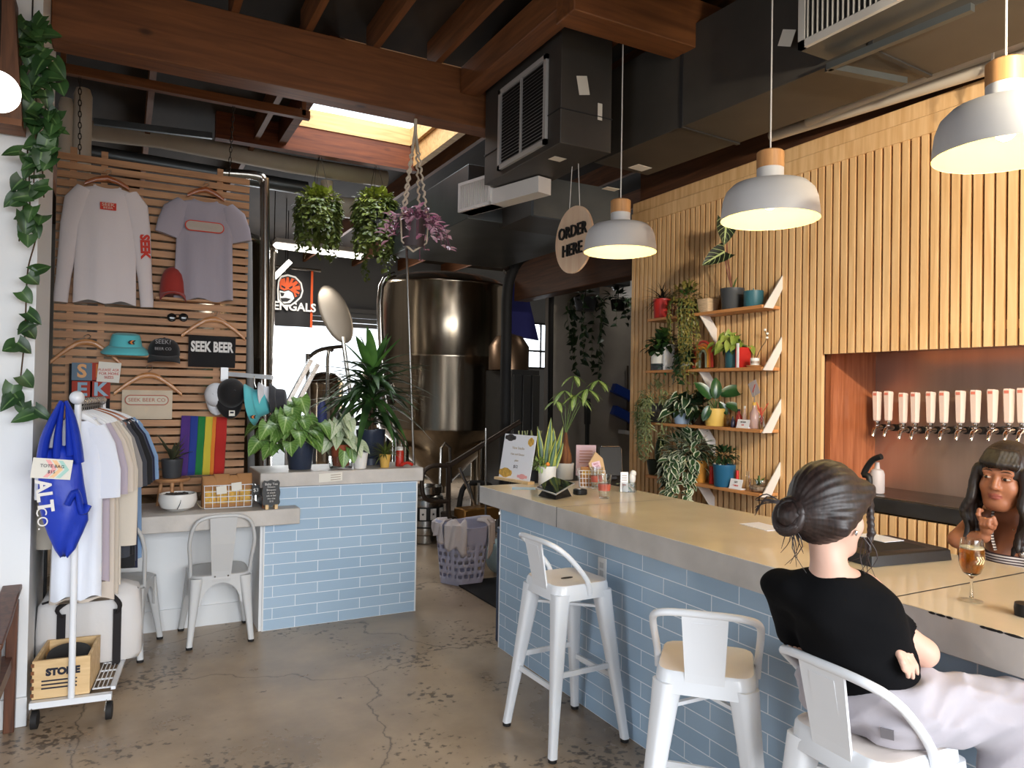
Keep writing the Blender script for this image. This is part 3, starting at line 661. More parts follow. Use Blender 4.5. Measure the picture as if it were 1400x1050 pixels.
# striplight over the brewery
t = thing('strip_light', 'bright white strip light fitting over the brewery behind the hanging plants', 'light', at(430, 340, y=9))
p0, p1 = at(375, 330, y=9), at(495, 346, y=9)
MB().bar(p0, p1, .25, .05).build('housing', M_VENTW, t)
for q in (p0, p1): MB().cyl(q, (q.x, q.y, 4.1), .006, n=6).build('suspension_rod', M_CHAIN0, t)
lamp('strip_light_glow', 'AREA', (p0+p1)/2-Vector((0, 0, .09)), 45, (1, .96, .88), (0, 0, -1), 1.1, .12)
MB().bar(p0-Vector((0, 0, .05)), p1-Vector((0, 0, .05)), .09, .05).build('tube', mat('lit_tube', (255, 250, 240), .4, emit=5), t)
t = thing('strip_light', 'unseen strip light added over the cold room side of the brewery', 'light', (5.9, 6.6, 3.8)); MB().box(5.3, 6.5, 6.5, 6.7, 3.82, 3.88).build('housing', M_VENTW, t); MB().box(5.35, 6.45, 6.57, 6.63, 3.79, 3.82).build('tube', MATS['lit_tube'], t)  # added fitting, hidden by the slat wall, to lift the dark partition
for x in (5.4, 6.4): MB().cyl((x, 6.6, 3.87), (x, 6.6, 4.1), .006, n=6).build('suspension_rod', M_CHAIN0, t)
lamp('strip_light_glow', 'AREA', (5.9, 6.6, 3.78), 6, (1, .96, .88), (-.3, .25, -1), 1.1, .12)
# ---------------------------------------------------------------- the brewery beyond
M_TANK = mat('tank_stainless', (150, 138, 122), .2, 1, var=.1, scale=2.5, stretch=(10, 10, .2))
M_DKIRON = mat('dark_iron', (58, 46, 38), .5, .5); M_BRASS = mat('worn_brass', (150, 110, 60), .4, .9)
def tank(label, c, r, z0, z1, zc, name='fermenter_tank', legs=True):
    t = thing(name, label, 'tank', (c[0], c[1], 0))
    def part(b, n, m, par=None, **k): return b.build(n, m, par or t, world=False, **k)
    part(MB().lathe([(r*.995, z0+.002), (r, z0+.03), (r, (z0+z1)/2-.012), (r+.004, (z0+z1)/2), (r, (z0+z1)/2+.012), (r, z1-.03), (r+.012, z1-.015), (r+.012, z1+.015), (r, z1+.03)], n=64), 'shell', M_TANK)
    part(MB().lathe([(r, z1+.02), (r*.9, z1+.09), (r*.65, z1+.16), (r*.3, z1+.2), (.01, z1+.21)], n=48), 'dome', M_TANK)
    part(MB().lathe([(r*.99, z0+.02), (r*.94, z0-.05), (.09, zc+.02), (.06, zc), (.06, zc-.08), (.01, zc-.08)], n=48), 'cone', M_TANK)
    if legs:
        for a in (25, 115, 205, 295):
            a = math.radians(a); x, y = r*.8*math.cos(a), r*.8*math.sin(a)
            o = part(MB().cyl((x, y, 0.02), (x, y, z0+.02), .05, n=12), 'leg', M_TANK)
            part(MB().cyl((x, y, 0), (x, y, .02), .08, n=12), 'foot_plate', M_TANK, o)
    return t
ft = tank('large conical stainless fermenting tank behind the plants on the blue half wall', (3.78, 9.0), .86, 1.17, 3.02, .38)
def P9(px, py, y=8.0): return at(px, py, y=y)
b = MB(); b.tube(sm([P9(540, 375), P9(521, 392), P9(521, 470), P9(527, 545), P9(540, 590), P9(540, 640)]), .035, 10); b.build('side_pipe', M_STEEL, ft)
b = MB(); b.ell(P9(530, 540)+Vector((.0, .1, 0)), .14, .08, .2); b.build('manway', M_STEEL, ft)
b = MB(); b.tube([P9(600, 700), P9(603, 612), P9(608, 606), P9(615, 612), P9(616, 660)], .02, 8); b.build('racking_arm', M_STEEL, ft)
tank('stainless tank whose right edge shows beside the slatted shirt panel', (at(376, 450, y=7.3).x-.735, 7.3), .72, .9, 2.95, .3)
t = thing('steel_standpipe', 'polished steel standpipe bending left at its top beside the slatted panel', 'pipe', at(361, 560, y=6.3))
y = 6.3; b = MB(); b.tube(sm([Vector((at(362, 690, y=y).x, y, 0)), at(362, 500, y=y), at(362, 270, y=y), at(360, 248, y=y), at(350, 240, y=y), at(300, 236, y=y)], 4), .038, 14); b.build('bent_tube', M_STEEL, t)
y = 6.6; b = MB(); b.tube([at(344, 690, y=y), at(341, 440, y=y), at(340, 330, y=y)], .03, 10); tag(b.build('ribbed_hose', mat('grey_hose', (150, 150, 150), .5)), 'grey ribbed hose hanging behind the right edge of the slatted panel', 'hose')
# brew kettles in front of the bright door
t = tank('small bright kettle with a domed lid in front of the roller door', (at(548, 500, y=11.5).x-.15, 11.5), .5, .6, 2.05, .3)
q = at(462, 480, y=11.5)
t = tank('slim pale vessel with a pipe frame silhouetted in the roller door', (q.x-.1, 11.9), .3, .5, 1.75, .3)
y = 11.55
b = MB(); b.tube(sm([Vector((at(425, 640, y=y).x, y, .0)), at(421, 500, y=y), at(424, 488, y=y), at(440, 478, y=y), at(470, 474, y=y)], 3), .035, 8); b.build('pipe_frame', M_STEEL, t)
b = MB(); b.tube(sm([at(450, 640, y=y), at(448, 492, y=y), at(455, 480, y=y)], 3), .03, 8); b.build('pipe_frame', M_STEEL, t)
q = at(459, 430, y=9.9)
t = thing('kettle_lid', 'tilted oval steel manway lid standing open against the bright roller door', 'lid', q)
MB().ell(q, .2, .03, .42, 20, 10, Matrix.Rotation(-.42, 3, 'Y')).build('plate', mat('lid_steel', (150, 140, 128), .4, .8), t)
MB().tube([q+Vector((.1, 0, -.3)), q+Vector((.25, .02, -1.2)), Vector((q.x+.3, q.y, 0))], .03, 8).build('stand', M_STEEL, t)
b = MB()
for a, c in (((394, 550), (425, 492)), ((404, 556), (434, 498))): b.bar(at(*a, y=9.5), at(*c, y=9.5), .09, .05); p = at(*a, y=9.5); b.bar((p.x, p.y, 0), p, .05, .05, (0, 1, 0))
t = thing('steel_ramp', 'pair of pale steel rails leaning toward the bright roller door', 'rail', at(400, 560, y=10)); b.build('rails', M_STEEL, t)
b = MB(); b.bar(at(350, 585, y=10.5), at(545, 575, y=10.5), .5, .06); 
for x in (360, 430, 530):
    p = at(x, 590, y=10.5); b.bar((p.x, p.y, 0), (p.x, p.y, p.z), .05, .05)
tag(b.build('work_bench', M_DARK), 'dark cluttered work bench below the roller door, behind the plants', 'bench')
for k, (x, w, h, c) in enumerate(((372, .16, .26, (40, 48, 88)), (398, .2, .16, (60, 62, 66)), (440, .14, .3, (50, 60, 110)), (470, .22, .2, (70, 70, 72)), (505, .2, .3, (44, 44, 48)))):
    p = at(x, 580, y=10.5)
    b = MB(); b.lathe([(w*.5, 0), (w*.5, h*.7), (w*.3, h*.9), (w*.3, h)], (p.x, p.y, p.z+.03), 14, True)
    tag(b.build('drum', mat('drum%d' % k, c, .5)), ('dark blue drum', 'low grey drum', 'tall blue drum', 'wide grey drum', 'black drum')[k]+' on the work bench below the roller door', 'drum', 'drums on the work bench')
# team banner
M_BANBLK = mat('banner_black', (26, 24, 26), .7); M_BANORG = mat('banner_orange', (214, 84, 34), .7); M_BANWHT = mat('banner_white', (226, 222, 218), .7)
Y = 10.0; a, c = at(372, 366, y=Y), at(427, 448, y=Y); W, Hh = c.x-a.x, a.z-c.z
t = thing('team_banner', 'black hanging banner with an orange tiger head and white lettering', 'banner', (a.x, Y, a.z))
b = MB(); b.grid(lambda u, v: Vector((a.x+W*u, Y+.02*math.sin(u*7), a.z-Hh*v)), 16, 8); b.build('cloth', M_BANBLK, t)
b = MB(); b.grid(lambda u, v: Vector((a.x+W*(.94+.06*u), Y-.012+.02*math.sin((.94+.06*u)*7), a.z-Hh*v)), 3, 8); b.build('orange_border', M_BANORG, t)
text('BENGALS', .155, M_BANWHT, t, (a.x+W*.47, Y-.03, a.z-Hh*.66), (1, 0, 0), (0, 0, 1), bold=.004)
hx, hz = a.x+W*.42, a.z-Hh*.38
def blob(pts, m, dy, n): MB().prism([(hx+x*W*.3, hz+z*Hh*.26) for x, z in pts], (0, Y-dy, 0), (1, 0, 0), (0, 0, 1), .004).build(n, m, t, smooth=0)
M_BANRED = M_BANORG
OUT = [(-.75, .95), (-.2, 1.1), (.45, 1.0), (.95, .6), (1.1, .05), (.95, -.4), (.55, -.75), (.1, -1.05), (-.5, -1.1), (-.95, -.7), (-1, 0), (-.95, .6)]
blob(OUT, M_BANWHT, .028, 'emblem_outline'); blob([(x*.88, z*.88) for x, z in OUT], M_BANBLK, .033, 'emblem_black')  # black inner field of the printed head
blob([(-.78, .7), (-.2, .9), (.38, .8), (.76, .48), (.84, .05), (.7, -.3), (.42, -.42), (.3, -.1), (-.1, .08), (-.45, -.02), (-.78, .08), (-.82, .42)], M_BANORG, .038, 'emblem')
blob([(-.82, -.05), (-.45, -.1), (-.1, 0), (.2, -.15), (.36, -.5), (.05, -.82), (-.45, -.9), (-.78, -.62)], M_BANWHT, .038, 'emblem_muzzle')
for s in ([(-.78, -.16), (-.42, -.2), (-.52, -.4), (-.68, -.43)], [(-.76, -.55), (-.3, -.5), (.1, -.56), (-.2, -.76), (-.6, -.78)], [(-.7, .34), (-.36, .2), (-.4, .1), (-.68, .2)], [(-.1, .2), (.22, .36), (.2, .22), (.0, .1)], [(-.1, .88), (.1, .86), (-.06, .5)], [(-.42, .82), (-.3, .85), (-.34, .5)], [(.3, .8), (.48, .7), (.16, .5)], [(.64, .56), (.76, .4), (.36, .3)], [(.82, .12), (.8, -.08), (.44, .08)], [(.74, -.2), (.62, -.36), (.42, -.12)]):
    blob(s, M_BANBLK, .043, 'stripe')
b = MB(); b.tube([(a.x-.1, Y, a.z+.02), (c.x+.1, Y, a.z+.02)], .02, 8); b.build('pole', M_STEEL, t)
b = MB(); b.tube([(a.x+.2, Y, a.z+.02), (a.x+.2, Y, 4.05)], .006, 6); b.build('cord', M_BLACK, t)
t = thing('work_light', 'bright angled work light left of the tiger banner', 'light', at(392, 370, y=9.6))
MB().bar(at(374, 380, y=9.6), at(396, 358, y=9.6), .12, .06).build('lit_tube', MATS['lit_tube'], t); q = at(390, 373, y=9.6); MB().cyl(q, (q.x, q.y, 4.1), .006, n=6).build('cord', M_BLACK, t)
# keg, handrail, basket, mat
q = at(592, 742, z=0)
t = thing('beer_keg', 'steel beer keg with a black star-patterned band on the brewery floor', 'keg', (q.x-.05, q.y+.12, 0))
MB().lathe([(.16, 0), (.19, .01), (.19, .09), (.2, .1), (.205, .16), (.2, .22), (.2, .4), (.205, .46), (.195, .5), (.16, .53), (.185, .535), (.185, .61), (.175, .61), (.17, .54), (.04, .545)], n=36).build('barrel', M_STEEL, t, world=False)
MB().lathe([(.203, .25), (.203, .40)], n=36).build('black_band', M_BLACK, t, world=False)
for a in (-150, -118, -86, -54):
    a = math.radians(a); p = Vector((math.cos(a), math.sin(a), 0)); u = Vector((-p.y, p.x, 0))
    MB().obox(p*.2045+Vector((0, 0, .325)), u*.034, Vector((0, 0, .06)), p*.001).build('label_patch', M_BANWHT, t, world=False)
    MB().prism([((.018 if k % 2 == 0 else .008)*math.sin(k*math.pi/5), (.018 if k % 2 == 0 else .008)*math.cos(k*math.pi/5)) for k in range(10)], p*.206+Vector((0, 0, .325)), u, (0, 0, 1), .0006).build('star', M_BLACK, t, world=False, smooth=0)
MB().lathe([(.2, .165), (.208, .18), (.2, .195)], n=36).build('rubber_ring', M_RUBBER, t, world=False)
y = 6.9; t = thing('handrail', 'bent dark iron handrail sloping up in front of the big tank', 'rail', at(613, 700, y=y))
b = MB(); b.tube(sm([at(613, 760, z=0), at(613, 700, y=y), at(613, 636, y=y)], 2)+[at(613, 632, y=y)], .026, 8)
b.tube(sm([at(612, 637, y=y), at(592, 637, y=y), at(579, 646, y=y), at(577, 668, y=y), at(582, 682, y=y), at(597, 686, y=y), at(612, 685, y=y)], 3), .024, 8)
b.tube([at(613, 637, y=y), at(660, 608, y=y-.2), at(712, 576, y=y-.4)], .026, 8); b.build('rail_tube', M_DKIRON, t)
b = MB(); b.tube([at(664, 700, y=6.4), at(664, 585, y=6.4)], .012, 8); b.build('post', M_STEEL, t)
b = MB(); b.cyl((at(664, 660, y=6.4).x, 6.4, 0), at(664, 700, y=6.4), .012, n=8); b.build('post', M_STEEL, t)
y = 5.45; b = MB(); b.tube([at(566, 640, y=y)-Vector((0, 0, 0.0)), at(556, 345, y=y), at(556, 330, y=y)], .011, 8)
tag(b.build('steel_pole', M_STEEL), 'thin shiny steel pole standing at the right end of the plant ledge', 'pole')
# dark plumbing on the floor under the tank
random.seed(3)
t = thing('pump_cart', 'dark pump and valve cluster on the floor under the big tank', 'pump', (3.2, 7.2, 0))
q = at(650, 705, y=6.8); MB().box(q.x-.22, q.x+.2, q.y, q.y+.4, 0, q.z).build('base_frame', M_DKIRON, t, bevel=.01)
MB().bar(q+Vector((-.2, -.02, .02)), q+Vector((.24, .05, .02)), .2, .14).build('motor', M_BRASS, t, bevel=.02)
for a, c, r in (((640, 660), (652, 705), .02), ((655, 690), (655, 660), .02), ((628, 640), (650, 690), .018), ((670, 720), (690, 690), .022)):
    MB().cyl(at(*a, y=6.9), at(*c, y=6.9), r, n=8).build('valve_pipe', M_STEEL, t)
b = MB(); b.tube(sm([at(625, 720, y=7), at(632, 670, y=7), at(650, 660, y=7), at(675, 668, y=7), at(690, 700, y=7)], 4), .03, 8); b.build('hose', M_RUBBER, t)
M_LAV = mat('lavender_plastic', (186, 186, 210), .45); M_TOWEL = mat('pale_towel', (214, 204, 204), .9, bump=.4, bscale=120)
# laundry basket: a hexagonal tapered tub with a real hole pattern
c = Vector((2.66, 5.82, 0)); t = thing('laundry_basket', 'lavender plastic laundry basket draped with pale towels', 'basket', c)
b = MB(); nseg = 72; rows = 17; H = .52
def bp(k, i, inset=0):
    a = 2*math.pi*k/nseg-.35; z = H*i/rows; h = 1/max(abs(math.cos(((a) % (math.pi/3))-math.pi/6)), .01)*.93
    r = (.195+.055*z/H-inset)*min(h, 1.04)
    return Vector((r*math.cos(a), r*math.sin(a), z+(.03*math.cos(2*a) if i == rows else 0)))
vs = [bp(k, i) for i in range(rows+1) for k in range(nseg)]; fs = []
for i in range(rows):
    for k in range(nseg):
        if 2 <= i <= 11 and ((k+(i//2) % 2*1) % 3 != 0) and (i % 2 == 0) and (k % 12) not in (0, 11) and random.random() < .97: continue
        fs.append((i*nseg+k, i*nseg+(k+1) % nseg, (i+1)*nseg+(k+1) % nseg, (i+1)*nseg+k))
fs.append(tuple(range(nseg))[::-1])
b.add(vs, fs); o = b.build('tub', M_LAV, t, world=False); md = o.modifiers.new('thick', 'SOLIDIFY'); md.thickness = .006
b = MB(); b.ell((0, 0, .3), .17, .17, .16, 20, 10); b.build('laundry', M_TOWEL, t, world=False)
def towel(name, k0, k1, lbl, drop0, drop1):
    b = MB()
    def P(u, v):
        k = k0+(k1-k0)*u; a = 2*math.pi*k/nseg-.35; d = drop0+(drop1-drop0)*u
        d *= 1+.12*math.sin(u*9)
        s = v*1.25-.25
        if s < 0: q = Vector((math.cos(a)*(.25+s*.4), math.sin(a)*(.25+s*.4), H+.012+.02*math.sin(u*8)))
        else: q = Vector((math.cos(a)*(.262+.012*math.sin(u*14+s*3)), math.sin(a)*(.262+.012*math.sin(u*14+s*3)), H+.01-d*s))
        return c+q
    b.grid(P, 20, 12); o = b.build(name, M_TOWEL, None); m = o.modifiers.new('thick', 'SOLIDIFY'); m.thickness = .008
    tag(o, lbl, 'towel', 'towels over the laundry basket')
a0 = lambda deg: (math.radians(deg)+.35)/(2*math.pi)*nseg
towel('towel', a0(-150), a0(-108), 'pale towel hanging over the near left rim of the lavender basket', .2, .24)
towel('towel', a0(-62), a0(-20), 'pale towel hanging over the right rim of the lavender basket', .3, .16)
towel('towel', a0(165), a0(205), 'pale towel bunched on the far left rim of the lavender basket', .1, .16)
tag(MB().box(2.55, 3.6, 4.9, 5.75, 0, .012).build('floor_mat', M_RUBBER), 'black rubber mat on the floor behind the bar end', 'mat')
t = thing('blue_bin', 'dark blue bin against the end of the bar with a white bag on top', 'bin', (2.4, 4.45, 0))
MB().box(2.215, 2.55, 4.2, 4.31, 0, .76).build('body', mat('navy_plastic', (52, 62, 84), .5), t, bevel=.01)
MB().ell((2.33, 4.255, .82), .10, .05, .07, 14, 10).build('white_bag', M_TOWEL, t)
b = MB(); b.ell((3.06, 5.9, .16), .13, .12, .16, 14, 10); tag(b.build('ice_bag', mat('pale_blue_bag', (168, 194, 202), .25, bump=.6, bscale=30)), 'pale blue plastic bag behind the laundry basket', 'bag')
# hoses, cooler and clutter left of the concrete partition
for k, (x0, x1, x2, yy, r, l) in enumerate(((722, 692, 690, 7.0, .06, 'thick black hose curving down beside the big tank, the nearer one'), (760, 753, 752, 7.9, .035, 'thin black hose hanging in front of the concrete partition'))):
    b = MB(); b.tube(sm([at(x0, 348, y=yy), at(x1+14, 360, y=yy), at(x1+2, 395, y=yy), at(x1, 470, y=yy), at(x2, 600, y=yy), (at(x2, 600, y=yy).x, yy, .05)], 4), r, 10)
    tag(b.build('black_hose', M_RUBBER), l, 'hose')
t = thing('cold_room', 'dark grey cold room with panel doors left of the concrete partition', 'cold room', (4.4, 7.6, 0))
p, q = at(700, 505, y=7.3), at(756, 505, y=7.3)
MB().box(p.x, 4.28, 7.3, 7.98, 0, p.z).build('body', mat('cold_room_grey', (64, 62, 60), .45, .4, var=.1), t, bevel=.01)
for k in range(3):
    x = p.x+(4.28-p.x)*k/3
    o = MB().box(x+.01, x+(4.28-p.x)/3-.01, 7.27, 7.3, .1, p.z-.06).build('door', mat('cold_room_door', (74, 72, 70), .4, .5), t, bevel=.006)
    MB().box(x+.04, x+.06, 7.24, 7.27, p.z*.5, p.z*.5+.2).build('latch', M_STEEL, o)
b = MB(); q = at(776, 465, y=7.64); q.x = min(q.x, 4.05); b.lathe([(.24, 0), (.24, .28), (.16, .4), (.02, .44)], (q.x, q.y, p.z+.001), 24, True); tag(b.build('hopper', mat('warm_steel', (120, 96, 76), .35, .8)), 'brown metal hopper on top of the dark cold room', 'hopper')
b = MB(); q = at(712, 440, y=9.0); b.add([q+Vector(v) for v in ((-.2, 0, .55), (.08, 0, .5), (.3, 0, -.25), (-.2, .0, -.2))]+[q+Vector(v) for v in ((-.2, .02, .55), (.08, .02, .5), (.3, .02, -.25), (-.2, .02, -.2))], [(0, 1, 2, 3), (7, 6, 5, 4), (0, 4, 5, 1), (1, 5, 6, 2), (2, 6, 7, 3), (3, 7, 4, 0)])
b.tube([q+Vector((0, .01, .5)), Vector((q.x, q.y+.01, 4.1))], .006, 6); tag(b.build('blue_banner', mat('royal_blue_cloth', (38, 40, 110), .8)), 'dark blue pennant hanging beside the thick black hose', 'banner')
b = MB(); 
for a, c in (((768, 402), (812, 425)), ((790, 395), (812, 420)), ((770, 430), (812, 427))): b.bar(at(*a, y=9.2), at(*c, y=9.2), .05, .05)
q = at(768, 402, y=9.2); b.bar(q, (q.x, q.y, 4.1), .04, .04, (0, 1, 0)); t = thing('pipe_bracket', 'pale steel pipe framework glimpsed below the dark timber header', 'pipework', at(790, 420, y=9.2)); b.build('frame', M_STEEL, t)
b = MB(); y = 7.0
for a, c, r in (((690, 372), (745, 338), .03), ((690, 358), (722, 342), .02), ((725, 352), (770, 322), .02)): b.cyl(at(*a, y=y), at(*c, y=y), r, n=8)
t = thing('roof_conduit', 'cluster of shiny conduits under the duct left of the round sign', 'pipework', at(720, 350, y=y)); b.build('conduits', M_STEEL, t)
b = MB(); q = at(830, 375, y=7.6); b.box(q.x-.18, q.x+.3, 7.5, 7.75, q.z-.14, q.z+.16); tag(b.build('wall_speaker', M_BLACK, None, bevel=.01), 'black speaker box under the roof right of the round sign', 'speaker')
# blue bottle drainer on the partition
t = thing('bottle_rack', 'blue bottle drying rack with white pegs on the concrete partition', 'rack', at(850, 545, y=7.95))
M_BLUE = mat('bright_blue_plastic', (36, 66, 150), .4)
for y0 in (530, 560): MB().bar(at(838, y0, y=7.95), at(866, y0+14, y=7.9), .12, .12).build('blue_tray', M_BLUE, t)
MB().bar(at(848, 590, y=7.95), at(868, 594, y=7.95), .2, .05).build('shelf', M_VENTW, t)
MB().bar(at(858, 500, y=7.95), at(858, 592, y=7.95), .02, .02, (1, 0, 0)).build('post', M_STEEL, t)
b = MB(); p = at(803, 580, y=7.85); b.bar(p, at(803, 545, y=7.85), .06, .06, (1, 0, 0)); b.bar(Vector((p.x, p.y, 0)), p, .04, .04, (1, 0, 0)); tag(b.build('door_post', M_GALV), 'grey steel post in front of the concrete partition', 'post')
# ---------------------------------------------------------------- slatted shirt panel and what hangs on it
SWY = 5.62
M_SLATB = wood('warm_fir_slat', (156, 110, 72), (190, 140, 96), axis=0, rough=.55, scale=3)
a, c = at(79, 208, y=SWY), at(341, 246, y=SWY); PX0, PX1, PZ1 = a.x, c.x, a.z
t = thing('slatted_display_panel', 'tall panel of horizontal wooden slats hung with shirts and caps', 'display panel', ((PX0+PX1)/2, SWY, .87))
b = MB(); z = PZ1
while z > .9: b.box(PX0, PX1, SWY-.018, SWY, z-.0435, z); z -= .0588
b.build('slats', M_SLATB, t)
for x in (PX0+.09, PX0+.27, PX1-.2):
    MB().box(x-.02, x+.02, SWY+.001, SWY+.02, .87, PZ1+.05).build('batten', M_SLATB, t)
M_CHAIN = mat('dark_chain', (60, 54, 48), .4, .8)
for px, py in ((109, 212), (313, 242)):
    p = at(px, py, y=SWY-.0); top = Vector((p.x, SWY-.19, HANGZ+.02)); q = Vector((p.x, SWY-.0, PZ1))
    b = MB(); L = (top-q).length; n = int(L/.035); d = (top-q).normalized()
    for k in range(n):
        cc = q+d*(.035*(k+.5)); s, u = (Vector((1, 0, 0)), Vector((0, 1, 0))) if k % 2 else (Vector((0, 1, 0)), Vector((1, 0, 0)))
        b.tube([cc+d*(.022*math.cos(w))+s*(.009*math.sin(w)) for w in [math.pi*2*j/8 for j in range(8)]], .003, 4, cyc=True)
    b.build('chain', M_CHAIN, t)
def W(px, py, off=.02): return at(px, py, y=SWY-.018-off)
M_HANGER = wood('reddish_hanger_wood', (140, 74, 38), (176, 104, 58), axis=0, rough=.4, coat=.3)
M_HANGER2 = wood('light_hanger_wood', (176, 118, 70), (204, 148, 98), axis=0, rough=.4, coat=.3)
M_WIRE = mat('steel_wire', (170, 165, 158), .3, 1)
def hanger(label, top, width, drop, m, u=Vector((1, 0, 0)), group=None, hook=.07):
    t = thing('clothes_hanger', label, 'hanger', top, 0, group); up = Vector((0, 0, 1)); nn = up.cross(u)
    b = MB()
    for s in (-1, 1):
        pts = sm([Vector((0, 0, -hook)), u*s*width*.12+up*(-hook-.01), u*s*width*.3+up*(-hook-drop*.45), u*s*width*.5+up*(-hook-drop)], 3)
        R = []
        for i, p in enumerate(pts):
            h = .020-.006*i/len(pts); R.append([p+up*h*math.cos(w)*1.0+nn*.009*math.sin(w) for w in [math.pi*2*k/8 for k in range(8)]])
        b.rings(R)
    b.build('shoulder_bar', m, t, world=False)
    b = MB(); b.tube([u*x+up*z for x, z in ((0, -hook), (0, -hook*.6), (.016, -hook*.45), (.022, -hook*.2), (.008, 0), (-.012, -.008), (-.018, -.022))], .0025, 6); b.build('hook', M_WIRE, t, world=False)
    return t
def cloth(name, rgb, **k): return mat(name, rgb, .85, bump=.12, bscale=30, sheen=.15, **k)
def shirt(name, label, neck, u, m, hw, L, sl, group=None, thick=.03, seed=0, fold=.010, neckw=.075, collar=None, cat='shirt'):
    """hangs below neck; u = wearer-width axis, sl = sleeve path offsets (x, z, half width)"""
    rr = random.Random(seed); up = Vector((0, 0, 1)); nn = up.cross(u); t = thing(name, label, cat, neck, 0, group)
    ph = [rr.uniform(0, 6) for _ in range(6)]
    b = MB(); R = []; n = 44
    prof = [(0, neckw+.008, .3), (.012, hw*.45, .4), (.03, hw*.72, .55), (.05, hw*.9, .6), (.085, hw*.99, .7), (.16, hw*1.0, .9), (.3, hw*.97, 1), (.55, hw*.985, 1), (.8, hw*1.01, 1.1), (1.0, hw*1.03, 1.15)]
    if L > .2: prof = [(z*.9/1 if z < .1 else z, w, q) for z, w, q in prof]
    for zf, w, q in prof:
        ring = []
        for k in range(n):
            a = 2*math.pi*k/n; cx = math.cos(a); sy = math.sin(a)
            x = w*math.copysign(abs(cx)**.8, cx); y = thick*q*math.copysign(abs(sy)**.8, sy)
            f = fold*min(1, zf*2.2); y += f*(math.sin(x/hw*5+ph[0]+zf*1.5)+.7*math.sin(x/hw*9+ph[1]-zf*2)); 
            z = -zf*L+.012*math.sin(x/hw*6+ph[2])*(1 if zf > .95 else 0)
            if abs(x) < neckw and zf < .1: z -= (.05 if sy < 0 else .015)*(1-(x/neckw)**2)*(1-zf*8)
            ring.append(u*x+nn*(-y)+up*z)
        R.append(ring)
    b.rings(R); b.build('body', m, t, world=False, smooth=60)
    for s in (-1, 1):
        pts = sl; R = []
        for i, (x, z, h) in enumerate(pts):
            x0, z0 = (pts[i-1] if i else pts[0])[:2]; x1, z1 = (pts[i+1] if i < len(pts)-1 else pts[-1])[:2]
            d = Vector((x1-x0, z1-z0)).normalized(); mm = Vector((-d.y, d.x))
            R.append([u*s*(x+mm.x*h*math.cos(w))+up*(z+mm.y*h*math.cos(w))+nn*(thick*.75*math.sin(w)+fold*.6*math.sin(i*1.7+w*2+ph[3])) for w in [math.pi*2*k/20 for k in range(20)]])
        MB().rings(R).build('sleeve', m, t, world=False, smooth=60)
    cm = collar or m
    b = MB(); b.tube([u*x+up*(-.05*(1-(x/neckw)**2)+.003)-nn*(-thick*.3) for x in [neckw*(k/6-1) for k in range(13)]], .007, 6); b.build('neckband', cm, t, world=False)
    return t
UX = Vector((1, 0, 0)); FWD = Vector((0, -1, 0)); UZ = Vector((0, 0, 1))
M_LSW = cloth('heather_white_cloth', (212, 202, 202)); M_TEEG = cloth('heather_grey_cloth', (158, 150, 160)); M_RED = mat('red_print', (196, 58, 44), .8); M_CREAMP = mat('cream_print', (206, 198, 180), .8)
# long-sleeved shirt
nk = W(147, 255, .065); hw = (W(188, 300).x-W(104, 300).x)/2; L = nk.z-W(147, 415).z
hanger('reddish wooden hanger holding the white long-sleeved shirt', W(147, 231, .045), .26, .055, M_HANGER, hook=.06)
ls = shirt('long_sleeved_shirt', 'white raglan long-sleeved shirt with red prints on the slatted panel', nk, UX, M_LSW, hw, L, [(hw*.72, -.03, .05), (hw*.95, -.12, .075), (hw*1.12, -.28, .062), (hw*1.22, -.45, .052), (hw*1.32, -.62, .043), (hw*1.38, -.74, .042), (hw*1.39, -.79, .040)], thick=.035, seed=1, fold=.006)
p = W(148, 282, .110); MB().obox(p, UX*.047, UZ*.024, FWD*.001).build('red_patch', M_RED, ls)
text('SEEK', .03, M_CREAMP, ls, p+Vector((0, -.0015, .009)), UX, UZ, sx=1.2); text('BEER', .018, M_CREAMP, ls, p+Vector((0, -.0015, -.012)), UX, UZ, sx=1.5)
p0, p1 = W(197, 322, .099), W(199, 352, .099); text('SEEK', .075, M_RED, ls, (p0+p1)/2, Vector((.06, 0, -1)), Vector((1, 0, .06)), bold=.004, name='sleeve_lettering')
# tee on the panel
nk = W(281, 274, .075); hw = (W(319, 350).x-W(241, 350).x)/2; L = nk.z-W(281, 412).z
hanger('reddish wooden hanger holding the grey tee', W(282, 249, .045), .24, .06, M_HANGER, hook=.05)
ts = shirt('tee_shirt', 'grey heather tee with a red-outlined lozenge on the slatted panel', nk, UX, M_TEEG, hw, L, [(hw*.75, -.03, .05), (hw*1.0, -.10, .085), (hw*1.16, -.19, .085), (hw*1.28, -.27, .078)], thick=.04, seed=4, fold=.012)
p = W(280, 310, .132)
def pill(par, p, w, h, m1, m2, m3, s, size):
    def pl(a, c): return [(a-c+c*math.cos(q), c*math.sin(q)) for q in [math.pi*(k/8-.5) for k in range(9)]]+[(-a+c+c*math.cos(q), c*math.sin(q)) for q in [math.pi*(k/8+.5) for k in range(9)]]
    o = MB().prism(pl(w/2, h/2), p, UX, UZ, .0015).build('lozenge', m1, par, smooth=0)
    MB().prism(pl(w/2-h*.09, h/2-h*.09), p+Vector((0, -.0022, 0)), UX, UZ, .0012).build('lozenge_fill', m2, o, smooth=0)
    text(s, size, m3, o, p+Vector((0, -.0042, 0)), UX, UZ)
M_TAUPE = mat('taupe_print', (176, 164, 150), .8)
pill(ts, p, .255, .075, M_RED, mat('grey_print_fill', (172, 160, 150), .8), M_TAUPE, 'SEEK BEER CO', .03)
MB().obox(W(281, 283, .075), UX*.006, UZ*.016, FWD*.001).build('size_tag', M_PAPER, ts)
